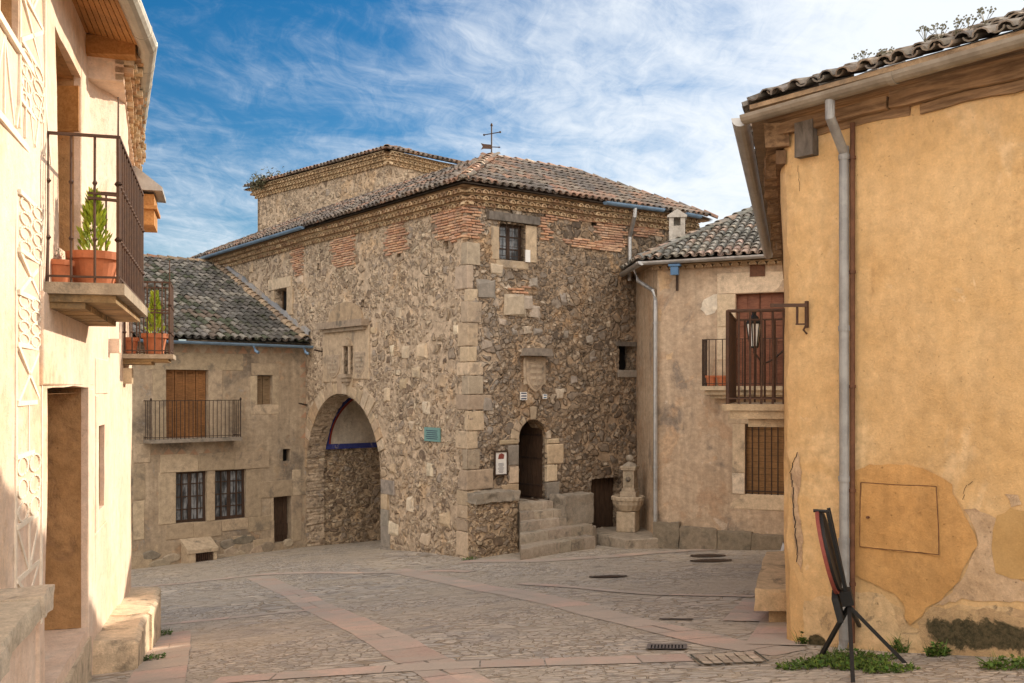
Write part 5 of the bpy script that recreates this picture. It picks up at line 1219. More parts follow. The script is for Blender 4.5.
plank(LH, ldo, .49, M['oldwood'], 'door', lh); plank(LH, lup, .30, M['oldwood'], 'balcony_door', lh, 4); plank(LH, lwi, .38, M['oldwood'], 'window_shutter', lh); plank(LH, lsl, .28, M['oldwood'], 'window_shutter', lh, 3); plank(LH, llo, .38, M['oldwood'], 'window_shutter', lh)
# wooden leaf standing ajar in the upper window
mb = MB(); p = LH.uz(57, 88, 0); q = LH.P(lup[1] - .25, LH.uz(60, 108)[1], -.25); mb.box(q, LH.n * .30 - LH.d * .1, LH.d * .05, Vector((0, 0, .42)) - LH.n * .0); mb.build('awning_slat', M['soffit'], lh)
# frames of dressed plaster round the openings
mb = MB()
def lb(u0, u1, z0, z1, f=.012): block(mb, LH.P, u0, u1, z0, z1, f, -.04, (1, 1, 1), .01, .003)
lb(ldo[1] + .004, ldo[1] + .42, -2.6, .0); lb(ldo[0] - .3, ldo[1] + .45, .004, .72); lb(lup[1] + .004, lup[1] + .35, lup[2], lup[3] + .3); lb(lsl[0] - .25, lsl[0] - .004, lsl[2] - .2, lsl[3] + .35); lb(lsl[0] - .25, lsl[1] + .3, lsl[3] + .354, lsl[3] + .75); lb(lsl[0] - .2, lsl[1] + .25, lsl[2] - .75, lsl[2] - .204)
mb.build('plaster_frame', M['plaster_cream'], lh)
# raised ornament: columns of circles, crosses and rules
mb = MB()
def strip(a, b, wd=.034, f=.010):
    a, b = Vector(a), Vector(b); t = (b - a).normalized() * 1.0; n = Vector((-t.y, t.x)) * wd / 2
    prism(mb, LH.P, [tuple(a - n), tuple(b - n), tuple(b + n), tuple(a + n)], f, -.02, (1, 1, 1), .002)
def circ(cu, cz, ra, rb, wd=.036, f=.010, n=14):
    for k in range(n):
        q0, q1 = 2 * math.pi * k / n, 2 * math.pi * (k + 1) / n
        prism(mb, LH.P, [(cu + a * math.cos(q), cz + b * math.sin(q)) for a, b, q in ((ra, rb, q0), (ra + wd, rb + .014, q0), (ra + wd, rb + .014, q1), (ra, rb, q1))], f, -.02)
def column(u0, u1, z0, z1, seq):
    z = z1; i = 0
    strip((u0, z0), (u0, z1)); strip((u1, z0), (u1, z1))
    while z > z0 + .2:
        kind, h = seq[i % len(seq)]; zz_ = max(z0, z - h); strip((u0, z), (u1, z)); w_ = u1 - u0
        if kind in 'oO':
            nr = 4 if kind == 'o' else 3; dz_ = (z - zz_) / nr
            for a in range(nr):
                for c in range(2): circ(u0 + w_ * (.27 + .46 * c), z - dz_ * (a + .5), w_ * .17, dz_ * .36)
        elif kind == 'x': strip((u0, z), (u1, zz_)); strip((u1, z), (u0, zz_))
        elif kind == 'v': strip((u0, z), ((u0 + u1) / 2, zz_)); strip((u1, z), ((u0 + u1) / 2, zz_)); strip(((u0 + u1) / 2, z), ((u0 + u1) / 2, zz_))
        elif kind == 'd': strip((u0, z), ((u0 + u1) / 2, (z + zz_) / 2)); strip((u1, z), ((u0 + u1) / 2, (z + zz_) / 2)); strip((u0, zz_), ((u0 + u1) / 2, (z + zz_) / 2)); strip((u1, zz_), ((u0 + u1) / 2, (z + zz_) / 2)); strip((u0, (z + zz_) / 2), (u1, (z + zz_) / 2))
        else: strip(((u0 + u1) / 2, z), ((u0 + u1) / 2, zz_))
        z = zz_; i += 1
    strip((u0, z), (u1, z))
ca, cb_ = LH.U(19), LH.U(41)
column(ca, cb_, -1.80, 1.35, [('o', .40), ('x', .29), ('o', .36), ('x', .40), ('|', .37), ('O', .47), ('v', .37), ('x', .40)])
column(ca, cb_, 1.8, 3.45, [('d', .35), ('v', .35), ('x', .35), ('o', .4)])
column(LH.U(-30), LH.U(0), -1.0, 2.1, [('x', .4), ('o', .4), ('v', .4)])
strip((LH.U(-10), 1.72), (LH.U(50), 1.72), .05)
for k in range(5):
    u = LH.U(-4) + .62 * k
    if u + .6 < lup[0]: strip((u, 1.78), (u + .31, 2.3)); strip((u + .62, 1.78), (u + .31, 2.3)); strip((u + .31, 1.78), (u + .31, 2.3))
strip((LH.U(-10), 2.33), (lup[0] - .05, 2.33), .05)
mb.build('plaster_relief', M['plaster_relief'], lh)
# eaves: boarded soffit with a beam, brick corbels, gutter
G = [Vector((-2.80, 6.0, 3.47)), Vector((-3.41, 8.9, 3.47)), Vector((-3.68, 10.1, 3.47)), Vector((-5.66, 15.0, 3.47))]
mb = MB()
for k in range(3): mb.tube([G[k], G[k + 1]], .095, 14)
for i in (1, 2): mb.lathe(G[i] - Vector((0, 0, .11)), [(.06, .05), (.098, .09), (.098, .13), (.06, .17)], 12)
for k in range(3):
    n = int((G[k + 1] - G[k]).length / .75)
    for j in range(1, n + 1):
        p = G[k].lerp(G[k + 1], j / (n + .5)); d = (G[k + 1] - G[k]).normalized(); mb.tube([p - d * .012, p + d * .012], .100, 14)
mb.build('gutter', M['zinc_old'], lh, smooth=False)
mb = MB(); nbo = 9
for k in range(nbo):
    t0, t1 = k / nbo, (k + 1) / nbo
    ua, ub = LH.U(84) - 5.0, LH.U(84) - .05
    a0, a1 = LH.P(ua, 3.57, 0).lerp(Vector((-2.88, 6.0, 3.45)), t0), LH.P(ua, 3.57, 0).lerp(Vector((-2.88, 6.0, 3.45)), t1 - .015)
    b0_, b1_ = LH.P(ub, 3.57, 0).lerp(Vector((-3.75, 10.1, 3.45)), t0), LH.P(ub, 3.57, 0).lerp(Vector((-3.75, 10.1, 3.45)), t1 - .015)
    mb.add([a0, a1, b1_, b0_] + [p + Vector((0, 0, .03)) for p in (a0, a1, b1_, b0_)], [(0, 1, 2, 3), (7, 6, 5, 4), (0, 1, 5, 4), (1, 2, 6, 5), (2, 3, 7, 6), (3, 0, 4, 7)])
mb.build('eaves_boarding', M['soffit'], lh)
mb = MB(); p = LH.P(LH.U(84), 3.36, -.2); e = Vector((-3.80, 10.08, 3.36)); a = e - p; mb.box(p, a, LH.d * .2, Vector((0, 0, .19))); mb.build('eaves_beam', M['soffit'], lh); mb = MB(); mb.box(LH.P(LH.U(60), 3.50, -.1), (Vector((-3.45, 8.7, 3.50)) - LH.P(LH.U(60), 3.50, -.1)), LH.d * .16, Vector((0, 0, .06))); mb.build('eaves_beam', M['soffit'], lh)
mb = MB(); A0, B0 = Vector((-3.98, 10.25, 0)), Vector((-5.62, 14.95, 0)); ol = Vector((G[3].y - G[2].y, -(G[3].x - G[2].x), 0)).normalized(); dl_ = (B0 - A0).normalized(); Ln = (B0 - A0).length
LBR = [(.50, .32, .17), (.58, .42, .25), (.44, .26, .14), (.62, .48, .32), (.36, .22, .12)]
for r in range(4):
    s = 0.0
    while s < Ln - .1:
        l = random.uniform(.11, .16); out_ = (.0 + .055 * r) * (1 - .5 * s / Ln); z0 = 3.16 + r * .075
        mb.box(A0 + dl_ * s - ol * .08 + Vector((0, 0, z0 + jit(.006))), dl_ * (l - .014), ol * (.08 + out_ + jit(.02) + (.05 if (int(s / .14) + r) % 2 else 0)), Vector((0, 0, .06)), cj(random.choice(LBR), .15)); s += l
mb.build('brick_corbel', M['brick'], lh)
mb = MB(); mb.box(A0 - ol * .5 + Vector((0, 0, 3.14)), dl_ * Ln, ol * .5, Vector((0, 0, .36))); wl_ = [LH.P(-6.4, 3.575, -.1), LH.P(LH.U(86), 3.575, -.1), LH.P(UE, 3.575, -.1)]; gl_ = [Vector((G[3].x, G[3].y, 3.575)), Vector((G[2].x, G[2].y, 3.575)), Vector((G[0].x, G[0].y, 3.575))]
mb.add(wl_ + gl_ + [p + Vector((0, 0, .04)) for p in wl_ + gl_], [(0, 5, 4, 3, 2, 1), (6, 7, 8, 9, 10, 11)] + [(i, (i + 1) % 6, 6 + (i + 1) % 6, 6 + i) for i in range(6)]); mb.build('wall_head', M['plaster_cream'], lh)
# projecting stone bracket
mb = MB(); u, z = LH.uz(108, 346); mb.box(LH.P(u, z - .08, -.05), LH.d * .2, LH.n * .18, Vector((0, 0, .17))); mb.build('stone_bracket', M['plaster_cream'], lh)
# balconies on this house
def lbalcony(uA, uB, zf, pr, rail, thick, nfront, nside, stonec, name='balcony'):
    mb = MB(); P = LH.P
    mb.box(P(uA - .04, zf - thick * .45, -.05), LH.d * (uB - uA + .08), LH.n * (pr + .1), Vector((0, 0, thick * .45)), (.34, .275, .20))
    for k in range(6): mb.box(P(uA + (uB - uA) * k / 6 + .02, zf - thick * .75, -.05), LH.d * ((uB - uA) / 6 - .02), LH.n * (pr + .03), Vector((0, 0, thick * .29)), cj((.34, .23, .12), .25)); mb.box(P(uA + (uB - uA) * k / 6 + .05, zf - thick, -.05), LH.d * ((uB - uA) / 6 - .07), LH.n * (pr - .2), Vector((0, 0, thick * .24)), cj((.30, .20, .10), .25))
    b = mb.build(name, M['worn_stone'], lh); mb = MB()
    railing(mb, P(uA, zf, .02), P(uA, zf, pr), rail, nside, .011, True, .05, True); railing(mb, P(uA, zf, pr), P(uB, zf, pr), rail, nfront, .011, True, .05, True); railing(mb, P(uB, zf, .02), P(uB, zf, pr), rail, nside, .011, True, .05)
    mb.tube([P(uA, zf, pr), P(uA, zf + rail + .32, pr)], [.018, .006], 6)
    railing(mb, P(uA, zf + rail * .55, pr), P(uA, zf + rail * .56, pr * .6), .02, 1, .006)
    mb.build('railing', M['iron_brown'], b); return b
u1_ = LH.U(46, 0); lbalcony(-.18, 2.3, .83, .54, 1.17, .2, 14, 3, None)
lbalcony(6.3, 7.15, .48, .62, 1.02, .14, 6, 6, None)
mb = MB(); mb.box(LH.P(6.35, .06, -.05), LH.d * .26, LH.n * .16, Vector((0, 0, .22)), (.55, .42, .27)); mb.build('stone_bracket', M['ashlar'], lh)
# zinc covered bay end over the far balcony
mb = MB(); P = LH.P; mb.add([P(6.4, 3.27, 0), P(7.3, 3.27, 0), P(7.35, 2.86, .52), P(6.35, 2.86, .52)] + [P(6.4, 2.82, 0), P(7.3, 2.82, 0), P(7.35, 2.81, .52), P(6.35, 2.81, .52)], [(0, 1, 2, 3), (7, 6, 5, 4), (0, 3, 7, 4), (1, 2, 6, 5), (2, 3, 7, 6)]); mb.build('zinc_canopy', M['zinc'], lh)
mb = MB(); mb.box(P(6.5, 2.34, 0), LH.d * .75, LH.n * .40, Vector((0, 0, .44))); mb.box(P(6.44, 2.56, -.02), LH.d * .87, LH.n * .46, Vector((0, 0, .05))); mb.build('wooden_bracket', M['soffit'], lh)
# threshold, low wall, bench
mb = MB(); a, b = ldo[0] - .1, ldo[1] + .05; mb.box(LH.P(a, -3.6, -.5), LH.d * (b - a), LH.n * .56, Vector((0, 0, 1.06)), (.56, .45, .32)); roughen(mb.build('door_step', M['worn_stone'], lh), 6, .015)
lw = thing('low_wall', 'low cream wall with worn stone coping against the sunlit house', 'wall', tuple(LH.P(-3, -2.2, .2)))
mb = MB(); panel(mb, lambda u, z, o: LH.P(u, z, .30 + o), [(-6, -4), (-2.15, -4), (-2.15, -1.31), (-6, -1.31)], (), .25); mb.box(LH.P(-2.20, -4, 0), LH.d * .03, LH.n * .29, Vector((0, 0, 2.69))); mb.build('wall_body', M['plaster_cream'], lw)
mb = MB(); u = -6.0
while u < -2.12:
    l = random.uniform(.7, 1.1); e = min(-2.10, u + l); slab(mb, [LH.P(u, 0, .36 + jit(.02)), LH.P(e - .01, 0, .36 + jit(.02)), LH.P(e - .01, 0, 0.005), LH.P(u, 0, 0.005)], -1.32, -1.20 + jit(.008), cj((.58, .48, .36), .08)); u = e
roughen(mb.build('coping', M['worn_stone'], lw), 5, .016)
be = thing('stone_bench', 'long rough stone bench along the foot of the sunlit house', 'bench', tuple(LH.P(5, -3.2, .3)))
ub0, ub1 = LH.U(90) , UE + .1; n = 5
for k in range(n):
    a = ub0 + (ub1 - ub0) * k / n; b = ub0 + (ub1 - ub0) * (k + 1) / n - .012; ta, tb = [-2.68 - .38 * t / n + jit(.012) for t in (k, k + 1)]; wd = .46 + jit(.03); mb = MB()
    vs = [LH.P(a, -4.2, -.02), LH.P(b, -4.2, -.02), LH.P(b, -4.2, wd), LH.P(a, -4.2, wd)]; zt_ = (ta + tb) / 2
    v2 = [LH.P(a, ta - .03, -.02), LH.P(b, tb - .03, -.02), LH.P(b, tb - .04, wd), LH.P(a, ta - .04, wd)]; v3 = [LH.P(a + .015, ta, -.02), LH.P(b - .015, tb, -.02), LH.P(b - .02, tb - .005, wd - .045), LH.P(a + .02, ta - .005, wd - .045)]
    vv = []
    mb.add(vs + v2 + v3, [(i, (i + 1) % 4, 4 + (i + 1) % 4, 4 + i) for i in range(4)] + [(4 + i, 4 + (i + 1) % 4, 8 + (i + 1) % 4, 8 + i) for i in range(4)] + [(8, 9, 10, 11)], cj((.62, .49, .34), .1))
    o = mb.build('bench_stone', M['worn_stone'], be)
    roughen(o, 6, .02)
# potted plants
def pot_mesh(r, h, taper=.72): 
    mb = MB(); mb.lathe((0, 0, 0), [(r * taper * .9, 0), (r * taper, .01), (r * .95, h * .78), (r * 1.08, h * .79), (r * 1.1, h), (r * .98, h), (r * .94, h * .93), (.01, h * .92)], 24); return mb
def fronds(base, h, r, n, seedn, lean=0):
    rs = random.Random(seedn); mb = MB()
    for k in range(n):
        t = rs.random() ** .7; z = h * t; rr = r * (1 - t) ** .75 * (.35 + .65 * rs.random()); a = rs.random() * 6.283
        p = Vector(base) + Vector((rr * math.cos(a), rr * math.sin(a), z * .92)); d = Vector((math.cos(a) * .55, math.sin(a) * .55, 1)).normalized() * rs.uniform(.05, .13) * (h / .7)
        s = d.cross(Vector((rs.uniform(-1, 1), rs.uniform(-1, 1), .2))).normalized() * .011 * (h / .7); c = .55 + .9 * rs.random()
        mb.add([p - s * .6, p + s * .6, p + d * .6 + s * 1.3, p + d, p + d * .6 - s * 1.3], [(0, 1, 2, 3, 4)], (c, c * rs.uniform(.85, 1.05), c))
        if rs.random() < .5:
            d2 = (d + s * 6).normalized() * d.length * .6; mb.add([p + d * .3, p + d * .3 + d2 * .6 + d * .05, p + d * .3 + d2], [(0, 1, 2)], (c * .9, c * .9, c * .9))
    return mb
def potted(loc, r, h, ph, pr, n, seedn, label, leafmat='thuja', group='terracotta pots on the balconies'):
    t = thing('potted_plant', label, 'potted plant', loc, group)
    def rel(mb): mb.v = [tuple(Vector(v) + Vector(loc)) for v in mb.v]; return mb
    rel(pot_mesh(r, h)).build('pot', M['terracotta'], t, smooth=False)
    m2 = MB(); m2.lathe((0, 0, 0), [(.01, h * .90), (r * .93, h * .90), (r * .93, h * .925), (.01, h * .93)], 16); rel(m2).build('soil', M['soil'], t)
    if n: rel(fronds((0, 0, h * .9), ph, pr, n, seedn)).build('foliage', M[leafmat], t)
    return t
zf = .835
potted(tuple(LH.P(.36, zf, .30)), .205, .30, .56, .13, 560, 1, 'tall bright green conifer in the biggest terracotta pot on the near sunlit balcony')
potted(tuple(LH.P(.12, zf, .06)), .11, .2, .12, .08, 40, 2, 'small terracotta pot with dry flower stalks beside the big conifer pot', 'leaf')
potted(tuple(LH.P(.8, zf, .16)), .12, .14, .1, .1, 0, 3, 'low empty terracotta bowl behind the big conifer pot')
potted(tuple(LH.P(1.2, zf, .40)), .11, .17, .2, .1, 60, 4, 'small terracotta pot with a few green leaves behind the near balcony railing', 'leaf')
potted(tuple(LH.P(6.62, .485, .40)), .17, .30, .64, .12, 480, 5, 'bright green conifer in a terracotta pot on the far small balcony')
potted(tuple(LH.P(6.62, .485, .06)), .12, .24, .1, .1, 0, 6, 'empty terracotta pot against the wall on the far small balcony')
potted(tuple(RH.P(RH.U(711, .3), zb3 + .005, .3)), .13, .25, .12, .1, 40, 7, 'terracotta pot with a sprig, left of a pair on the shaded right balcony', 'leaf')
potted(tuple(RH.P(RH.U(722, .3), zb3 + .005, .3)), .13, .25, .1, .1, 0, 8, 'terracotta pot without plant, right of a pair on the shaded right balcony')

# ------------------------------------------------------------------ ochre house on the right
yh = thing('plastered_house', 'ochre plastered house at the right edge, peeling base, old timber eaves', 'house', (2.8, 10.3, gz(2.8, 10)))
RC_ = .16
def YP(u, z, off=0.0):
    """wall path: side (u<0), rounded corner, front (u>0); the corner flares a little towards the top"""
    flare = .03 * max(-1, min(1, (z - .5) / 3)); o = YF.o + Vector((-flare, 0, z)); off += .035 * noise.noise(Vector((u * .55, z * .55, 1.7))) + .014 * noise.noise(Vector((u * 1.7, z * 1.7, 4.2))) + .006 * noise.noise(Vector((u * 4.5, z * 4.5, 9.2)))
    if u > RC_: return o + YF.d * u + YF.n * off
    if u < -RC_: return o + YS.d * -u + YS.n * off
    t = (u + RC_) / (2 * RC_); a, b = YS.d * RC_, YF.d * RC_
    p = a * (1 - t) ** 2 + b * t ** 2; n = (YS.n * (1 - t) + YF.n * t).normalized(); return o + p + n * off
YW = 2.72
mb = MB(); panel(mb, YP, [(-12, -4.6), (7, -4.6), (7, YW), (-12, YW)], (), .16, .9)
mb.box(YF.P(6.9, -4.6, -8), YF.d * .1, YF.n * 7.9, Vector((0, 0, 7.3))); mb.box(YS.P(11.9, -4.6, -5), YS.d * .1, YS.n * 4.9, Vector((0, 0, 7.3)))
mb.build('wall', M['plaster_ochre'], yh)
Y2 = lambda *ps: [YF.uz(*p) for p in ps]
mb = MB(); sheet(mb, YP, Y2((848, 475), (862, 466), (880, 463), (900, 463), (920, 468), (938, 475), (950, 485), (954, 500), (962, 515), (973, 534), (975, 545), (966, 560), (956, 580), (940, 598), (925, 606), (915, 620), (908, 622), (903, 616), (903, 604), (890, 592), (870, 580), (852, 572)), .016, .12, .9)
mb.build('orange_plaster', M['plaster_orange'], yh)
mb = MB(); sheet(mb, YP, Y2((960, 508), (972, 507), (985, 514), (1000, 525), (998, 540), (1004, 560), (1012, 578), (1040, 588), (1040, 604), (1000, 600), (960, 598), (930, 606), (945, 596), (958, 580), (968, 560), (976, 545), (972, 530)), .009, .12, .9); mb.build('bare_plaster', M['plaster_raw'], yh)
mb = MB(); sheet(mb, YP, Y2((800, 640), (803, 600), (815, 596), (850, 588), (880, 594), (898, 606), (905, 622), (920, 628), (935, 612), (960, 604), (1000, 606), (1040, 610), (1040, 690), (960, 690), (850, 690), (800, 680)), .006, .14, .9); mb.build('bare_plaster', m_plaster('worn_base', (.58, .40, .205), (.66, .48, .275), [(1.8, .5, .62, .75, (.44, .29, .16), (2, 1, 7)), (3.5, .58, .66, .7, (.28, .21, .13), (5, 5, 5))], 1.0, .25, 1.6, .5), yh)
mb = MB(); sheet(mb, YP, Y2((995, 515), (1010, 509), (1045, 512), (1045, 580), (1010, 577), (994, 572), (990, 552), (992, 530)), .014, .12, .9); mb.build('brown_patch', M['plaster_brown'], yh)
mb = MB(); sheet(mb, YP, Y2((1004, 495), (1016, 493), (1020, 504), (1008, 507)), .008, .1, .9); sheet(mb, YP, Y2((789, 470), (796, 452), (800, 470), (797, 500), (802, 540), (801, 570), (796, 560), (791, 510)), .008, .1, .9); mb.build('bare_plaster', M['plaster_raw'], yh)
mb = MB(); sheet(mb, YP, Y2((915, 620), (930, 605), (965, 610), (985, 606), (1012, 616), (1050, 618), (1050, 664), (985, 660), (940, 658), (920, 645)), .010, .06, .9, fade=.2, fc=YF); mb.build('moss_patch', M['moss'], yh)
mb = MB(); sheet(mb, YP, Y2((805, 640), (808, 634), (818, 632), (826, 640), (828, 650), (818, 648), (808, 652)), .010, .04, .9, fade=.05, fc=YF); mb.build('moss_patch', M['moss'], yh)
# cracks
mb = MB()
def crack(pts, w_=.004):
    ps = [YF.uz(*p) for p in pts]
    for a, b in zip(ps, ps[1:]):
        n = max(2, int(math.dist(a, b) / .06))
        for k in range(n):
            q0 = [a[i] + (b[i] - a[i]) * k / n for i in (0, 1)]; q1 = [a[i] + (b[i] - a[i]) * (k + 1) / n for i in (0, 1)]; o = YP(q0[0], q0[1], 0)
            p0, p1 = YP(q0[0] + jit(.012), q0[1], .012) + wob(o, .9), YP(q1[0] + jit(.012), q1[1], .012) + wob(YP(*q1), .9); mb.tube([p0, p1], w_, 4)
crack([(790, 472), (793, 500), (795, 540), (797, 560)], .0045); crack([(796, 452), (792, 462), (788, 472)], .004); crack([(970, 482), (963, 490), (961, 500)], .002); crack([(801, 165), (803, 190)], .002)
mb.build('wall_crack', M['dark'], yh)
# hatch flush with the plaster
hq = Y2((860, 482), (935, 486), (937.5, 553), (858.5, 545)); mb = MB(); hp_ = [(u, z) for u, z in hq]
sheet(mb, YP, hp_, .026, .12, .9); o = mb.build('hatch', M['plaster_orange'], yh)
mb = MB()
for i in range(4):
    a, b = hp_[i], hp_[(i + 1) % 4]; 
    for k in range(8):
        q0 = [a[j] + (b[j] - a[j]) * k / 8 for j in (0, 1)]; q1 = [a[j] + (b[j] - a[j]) * (k + 1) / 8 for j in (0, 1)]; mb.tube([YP(q0[0], q0[1], .026) + wob(YP(*q0), .9), YP(q1[0], q1[1], .026) + wob(YP(*q1), .9)], .0035, 5)
mb.tube([YP(*YF.uz(868, 517), .02), YP(*YF.uz(868, 517), .05)], .012, 8); mb.build('hatch_joint', M['rust_pipe'], o)
# eaves of old timber, tiles, gutters
OF, OS, GZ = .26, .23, 2.77
def EP(f, s, z, u=0, v=0):       # corner point pushed f in front of the front wall, s out of the side wall, then u along the front, v along the side
    return YF.o + YF.n * f + YS.n * s + YF.d * u + YS.d * v + Vector((0, 0, z))
cg = EP(OF, OS, GZ)
mb = MB(); gp = [cg + YF.d * -.04, cg + YF.d * 1.45 + Vector((0, 0, .02))]; mb.gutter([cg, cg + YF.d * 6.5 + Vector((0, 0, .10))], .085)
for s in (1.62, 3.4): p = cg + YF.d * s + Vector((0, 0, .02)); mb.gutter([p, p + YF.d * .06], .092)
gf = mb.build('gutter', M['zinc_tan'], yh); mb = MB(); mb.gutter([cg - YF.d * .06, cg + YS.d * 11], .09); mb.build('gutter', M['zinc'], yh)
YT = [(.20, .175, .15), (.25, .215, .175), (.18, .16, .14), (.29, .225, .17), (.23, .19, .15)]
mb = MB(); e0 = EP(OF - .04, OS - .06, GZ + .115); tiles(mb, e0, e0 + YF.d * 7, -YF.n + Vector((0, 0, .40)), 3.2, lambda s, l: s > l * .9 - .1, YT, .185, .34, 1.9); tiles(mb, e0, e0 + YS.d * 11.5, -YS.n + Vector((0, 0, .40)), 3.2, lambda s, l: s > l * .9 - .1, YT, .185, .34, 1.9)
hpz = e0 - YF.n * 3 - YS.n * 3 + Vector((0, 0, 1.16)); fa, sa = e0 + YF.d * 7, e0 + YS.d * 11.5; dn = Vector((0, 0, .0))
poly(mb, [e0 + dn, fa + dn, fa - YF.n * 3 + Vector((0, 0, 1.16)), hpz], (.1, .07, .05)); poly(mb, [e0 + dn, hpz, sa - YS.n * 3 + Vector((0, 0, 1.16)), sa + dn], (.1, .07, .05)); poly(mb, [hpz, fa - YF.n * 3 + Vector((0, 0, 1.16)), sa - YS.n * 3 + Vector((0, 0, 1.16))], (.1, .07, .05))
mb.build('roof', M['tile'], yh)
mb = MB(); q = EP(OF - .03, OS - .03, GZ + .075); mb.box(q, YF.d * 7, -YF.n * .3, Vector((0, 0, .045)), (.40, .28, .17)); mb.box(q + Vector((0, 0, .002)), YS.d * 11.4, -YS.n * .3, Vector((0, 0, .045)), (.36, .25, .15)); mb.build('eaves_batten', M['ashlar'], yh)
mb = MB(); dn2 = Vector((0, 0, GZ + .05))
mb.box(YF.P(-.25, GZ + .045, OF - .06), YF.d * 7, -YF.n * .5, Vector((0, 0, .02))); mb.box(YS.P(-.2, GZ + .043, OS - .06), YS.d * 11.4, -YS.n * .6, Vector((0, 0, .02)))
# wall plate: irregular squared logs along the wall head
u = -.05
while u < 6.8:
    l = random.uniform(1.1, 2.0); h = random.uniform(.11, .17); log(mb, YF.P(u, 2.60 + jit(.02), -.02), YF.d * (l - .02), YF.n * (.11 + jit(.04)), Vector((0, 0, h)), n=10); log(mb, YF.P(u + .3, 2.51 + jit(.02), -.02), YF.d * (l * random.uniform(.55, .95)), YF.n * (.06 + jit(.02)), Vector((0, 0, .085)), n=8); u += l
mb.build('eaves_timber', M['eavewood'], yh)
for k in range(16):
    v = -.10 + k * .62; mb = MB(); log(mb, YS.P(v, 2.44 + jit(.03), -.05), YS.n * (OS + .03 + jit(.05)), YS.d * random.uniform(.16, .26), Vector((0, 0, .26)), n=4, j=.02)
    log(mb, YS.P(v + .30, 2.56, -.05), YS.n * (OS - .05), YS.d * .12, Vector((0, 0, .16)), n=3, j=.02); o = mb.build('rafter_end', M['eavewood'], yh)
mb = MB(); mb.box(YS.P(-.05, 2.30, -.02), YS.d * 11.2, YS.n * .10, Vector((0, 0, .14))); mb.build('eaves_timber', M['oldwood'], yh)
a, z1 = YF.uz(797.5, 126); b, z0 = YF.uz(818, 156); mb = MB(); mb.box(YF.P(a + .05, z0, -.02), YF.d * (b - a - .03), YF.n * .14, Vector((0, 0, z1 - z0))); mb.build('beam_end', M['greywood'], yh)
# downpipe with swan neck and the brown conduit
g0_ = cg + YF.d * 1.0; ud, _ = YF.uz(844, 300, .09); top = YF.P(ud, 2.32, .09); kz = 2.27
mb = MB(); mb.tube([g0_ + Vector((0, 0, -.06)), g0_ + Vector((0, 0, -.22)), YF.P(ud, kz, .09)], .046, 14); mb.tube([YF.P(ud, kz + .06, .09), YF.P(ud, .4, .09), YF.P(ud, -.5, .085), YF.P(ud + .0, -1.9, .085), YF.P(ud, -2.42, .085)], .047, 14)
mb.tube([YF.P(ud, -1.5, .085), YF.P(ud, -2.42, .085), YF.P(ud - .02, -2.56, .11), YF.P(ud - .07, -2.66, .22)], .052, 14)
for z in (2.20, .55, -.9, -1.5): mb.tube([YF.P(ud, z, .088), YF.P(ud, z + .05, .088)], .055, 14)
mb.build('downpipe', M['pipe'], yh, smooth=False)
mb = MB(); uc, _ = YF.uz(852.5, 300, .05); mb.tube([YF.P(uc, 2.55, .05), YF.P(uc, -2.45, .05)], .024, 10); 
for z in (2.2, 1.1, 0, -1.0, -1.9): mb.tube([YF.P(uc, z, .05), YF.P(uc, z + .03, .05)], .034, 8)
mb.build('conduit', M['rust_pipe'], yh)
# iron sign bracket near the corner
ub, zb_ = YF.uz(806, 304, .03); pw = YF.P(ub, zb_, .02); mb = MB(); lft = (YS.n * .8 + YF.n * .2).normalized()
mb.box(pw + Vector((0, 0, -.03)), lft * .36, YF.d * .02 + YF.n * .02, Vector((0, 0, .035))); mb.box(YF.P(ub - .01, zb_ - .24, 0.01), YF.d * .03, YF.n * .03, Vector((0, 0, .27)))
mb.box(pw + lft * .08 + Vector((0, 0, -.2)), lft * .016, YF.n * .016, Vector((0, 0, .18))); mb.box(pw + Vector((0, 0, -.21)), lft * .10, YF.n * .016, Vector((0, 0, .016))); mb.tube([pw + Vector((0, 0, -.2)), pw + lft * .03 + Vector((0, 0, -.26)), pw + lft * -.005 + Vector((0, 0, -.30))], .012, 6)
mb.build('iron_bracket', M['iron_brown'], yh)
# side balcony and street lantern
P = YS.P; va, vb_ = .55, 2.05; zfl, hr_ = -.175, 1.02; pj = .60
mb = MB(); 
for z0, z1, f in ((-.07, 0, pj + .06), (-.16, -.071, pj - .03), (-.25, -.161, pj - .22)): mb.box(P(va - .06 + (pj - f) * .3, zfl + z0, -.05), YS.d * (vb_ - va + .1), YS.n * (f + .05), Vector((0, 0, z1 - z0)), (.40, .30, .19))
bl = mb.build('balcony', M['worn_stone'], yh); mb = MB()
railing(mb, P(va, zfl, .0), P(va, zfl, pj), hr_, 5, .013); railing(mb, P(va, zfl, pj), P(vb_, zfl, pj), hr_, 13, .013); railing(mb, P(vb_, zfl, 0), P(vb_, zfl, pj), hr_, 5, .013)
mb.tube([P(va, zfl + hr_, pj), P(va, zfl + hr_, -.05)], .02, 6); mb.build('railing', M['iron_brown'], bl)
lt = thing('street_lantern', 'black street lantern with pale glass behind the brown iron balcony', 'lantern', tuple(P(5.6, .5, .7)))
c = at(754, 330, 16.0); mb = MB()
mb.lathe(c + Vector((0, 0, .10)), [(.125, 0), (.13, .02), (.06, .12), (.035, .14), (.035, .17), (.04, .18), (.015, .22), (.002, .23)], 6); mb.lathe(c + Vector((0, 0, -.29)), [(.06, 0), (.065, .02), (.065, .03)], 6)
for k in range(6): q = math.pi * k / 3; mb.tube([c + Vector((.12 * math.cos(q), .12 * math.sin(q), .10)), c + Vector((.065 * math.cos(q), .065 * math.sin(q), -.27))], .009, 4)
mb.build('frame', M['black'], lt); mb = MB(); mb.lathe(c, [(.06, -.27), (.11, .095)], 6); mb.build('glass', M['lampglass'], lt)
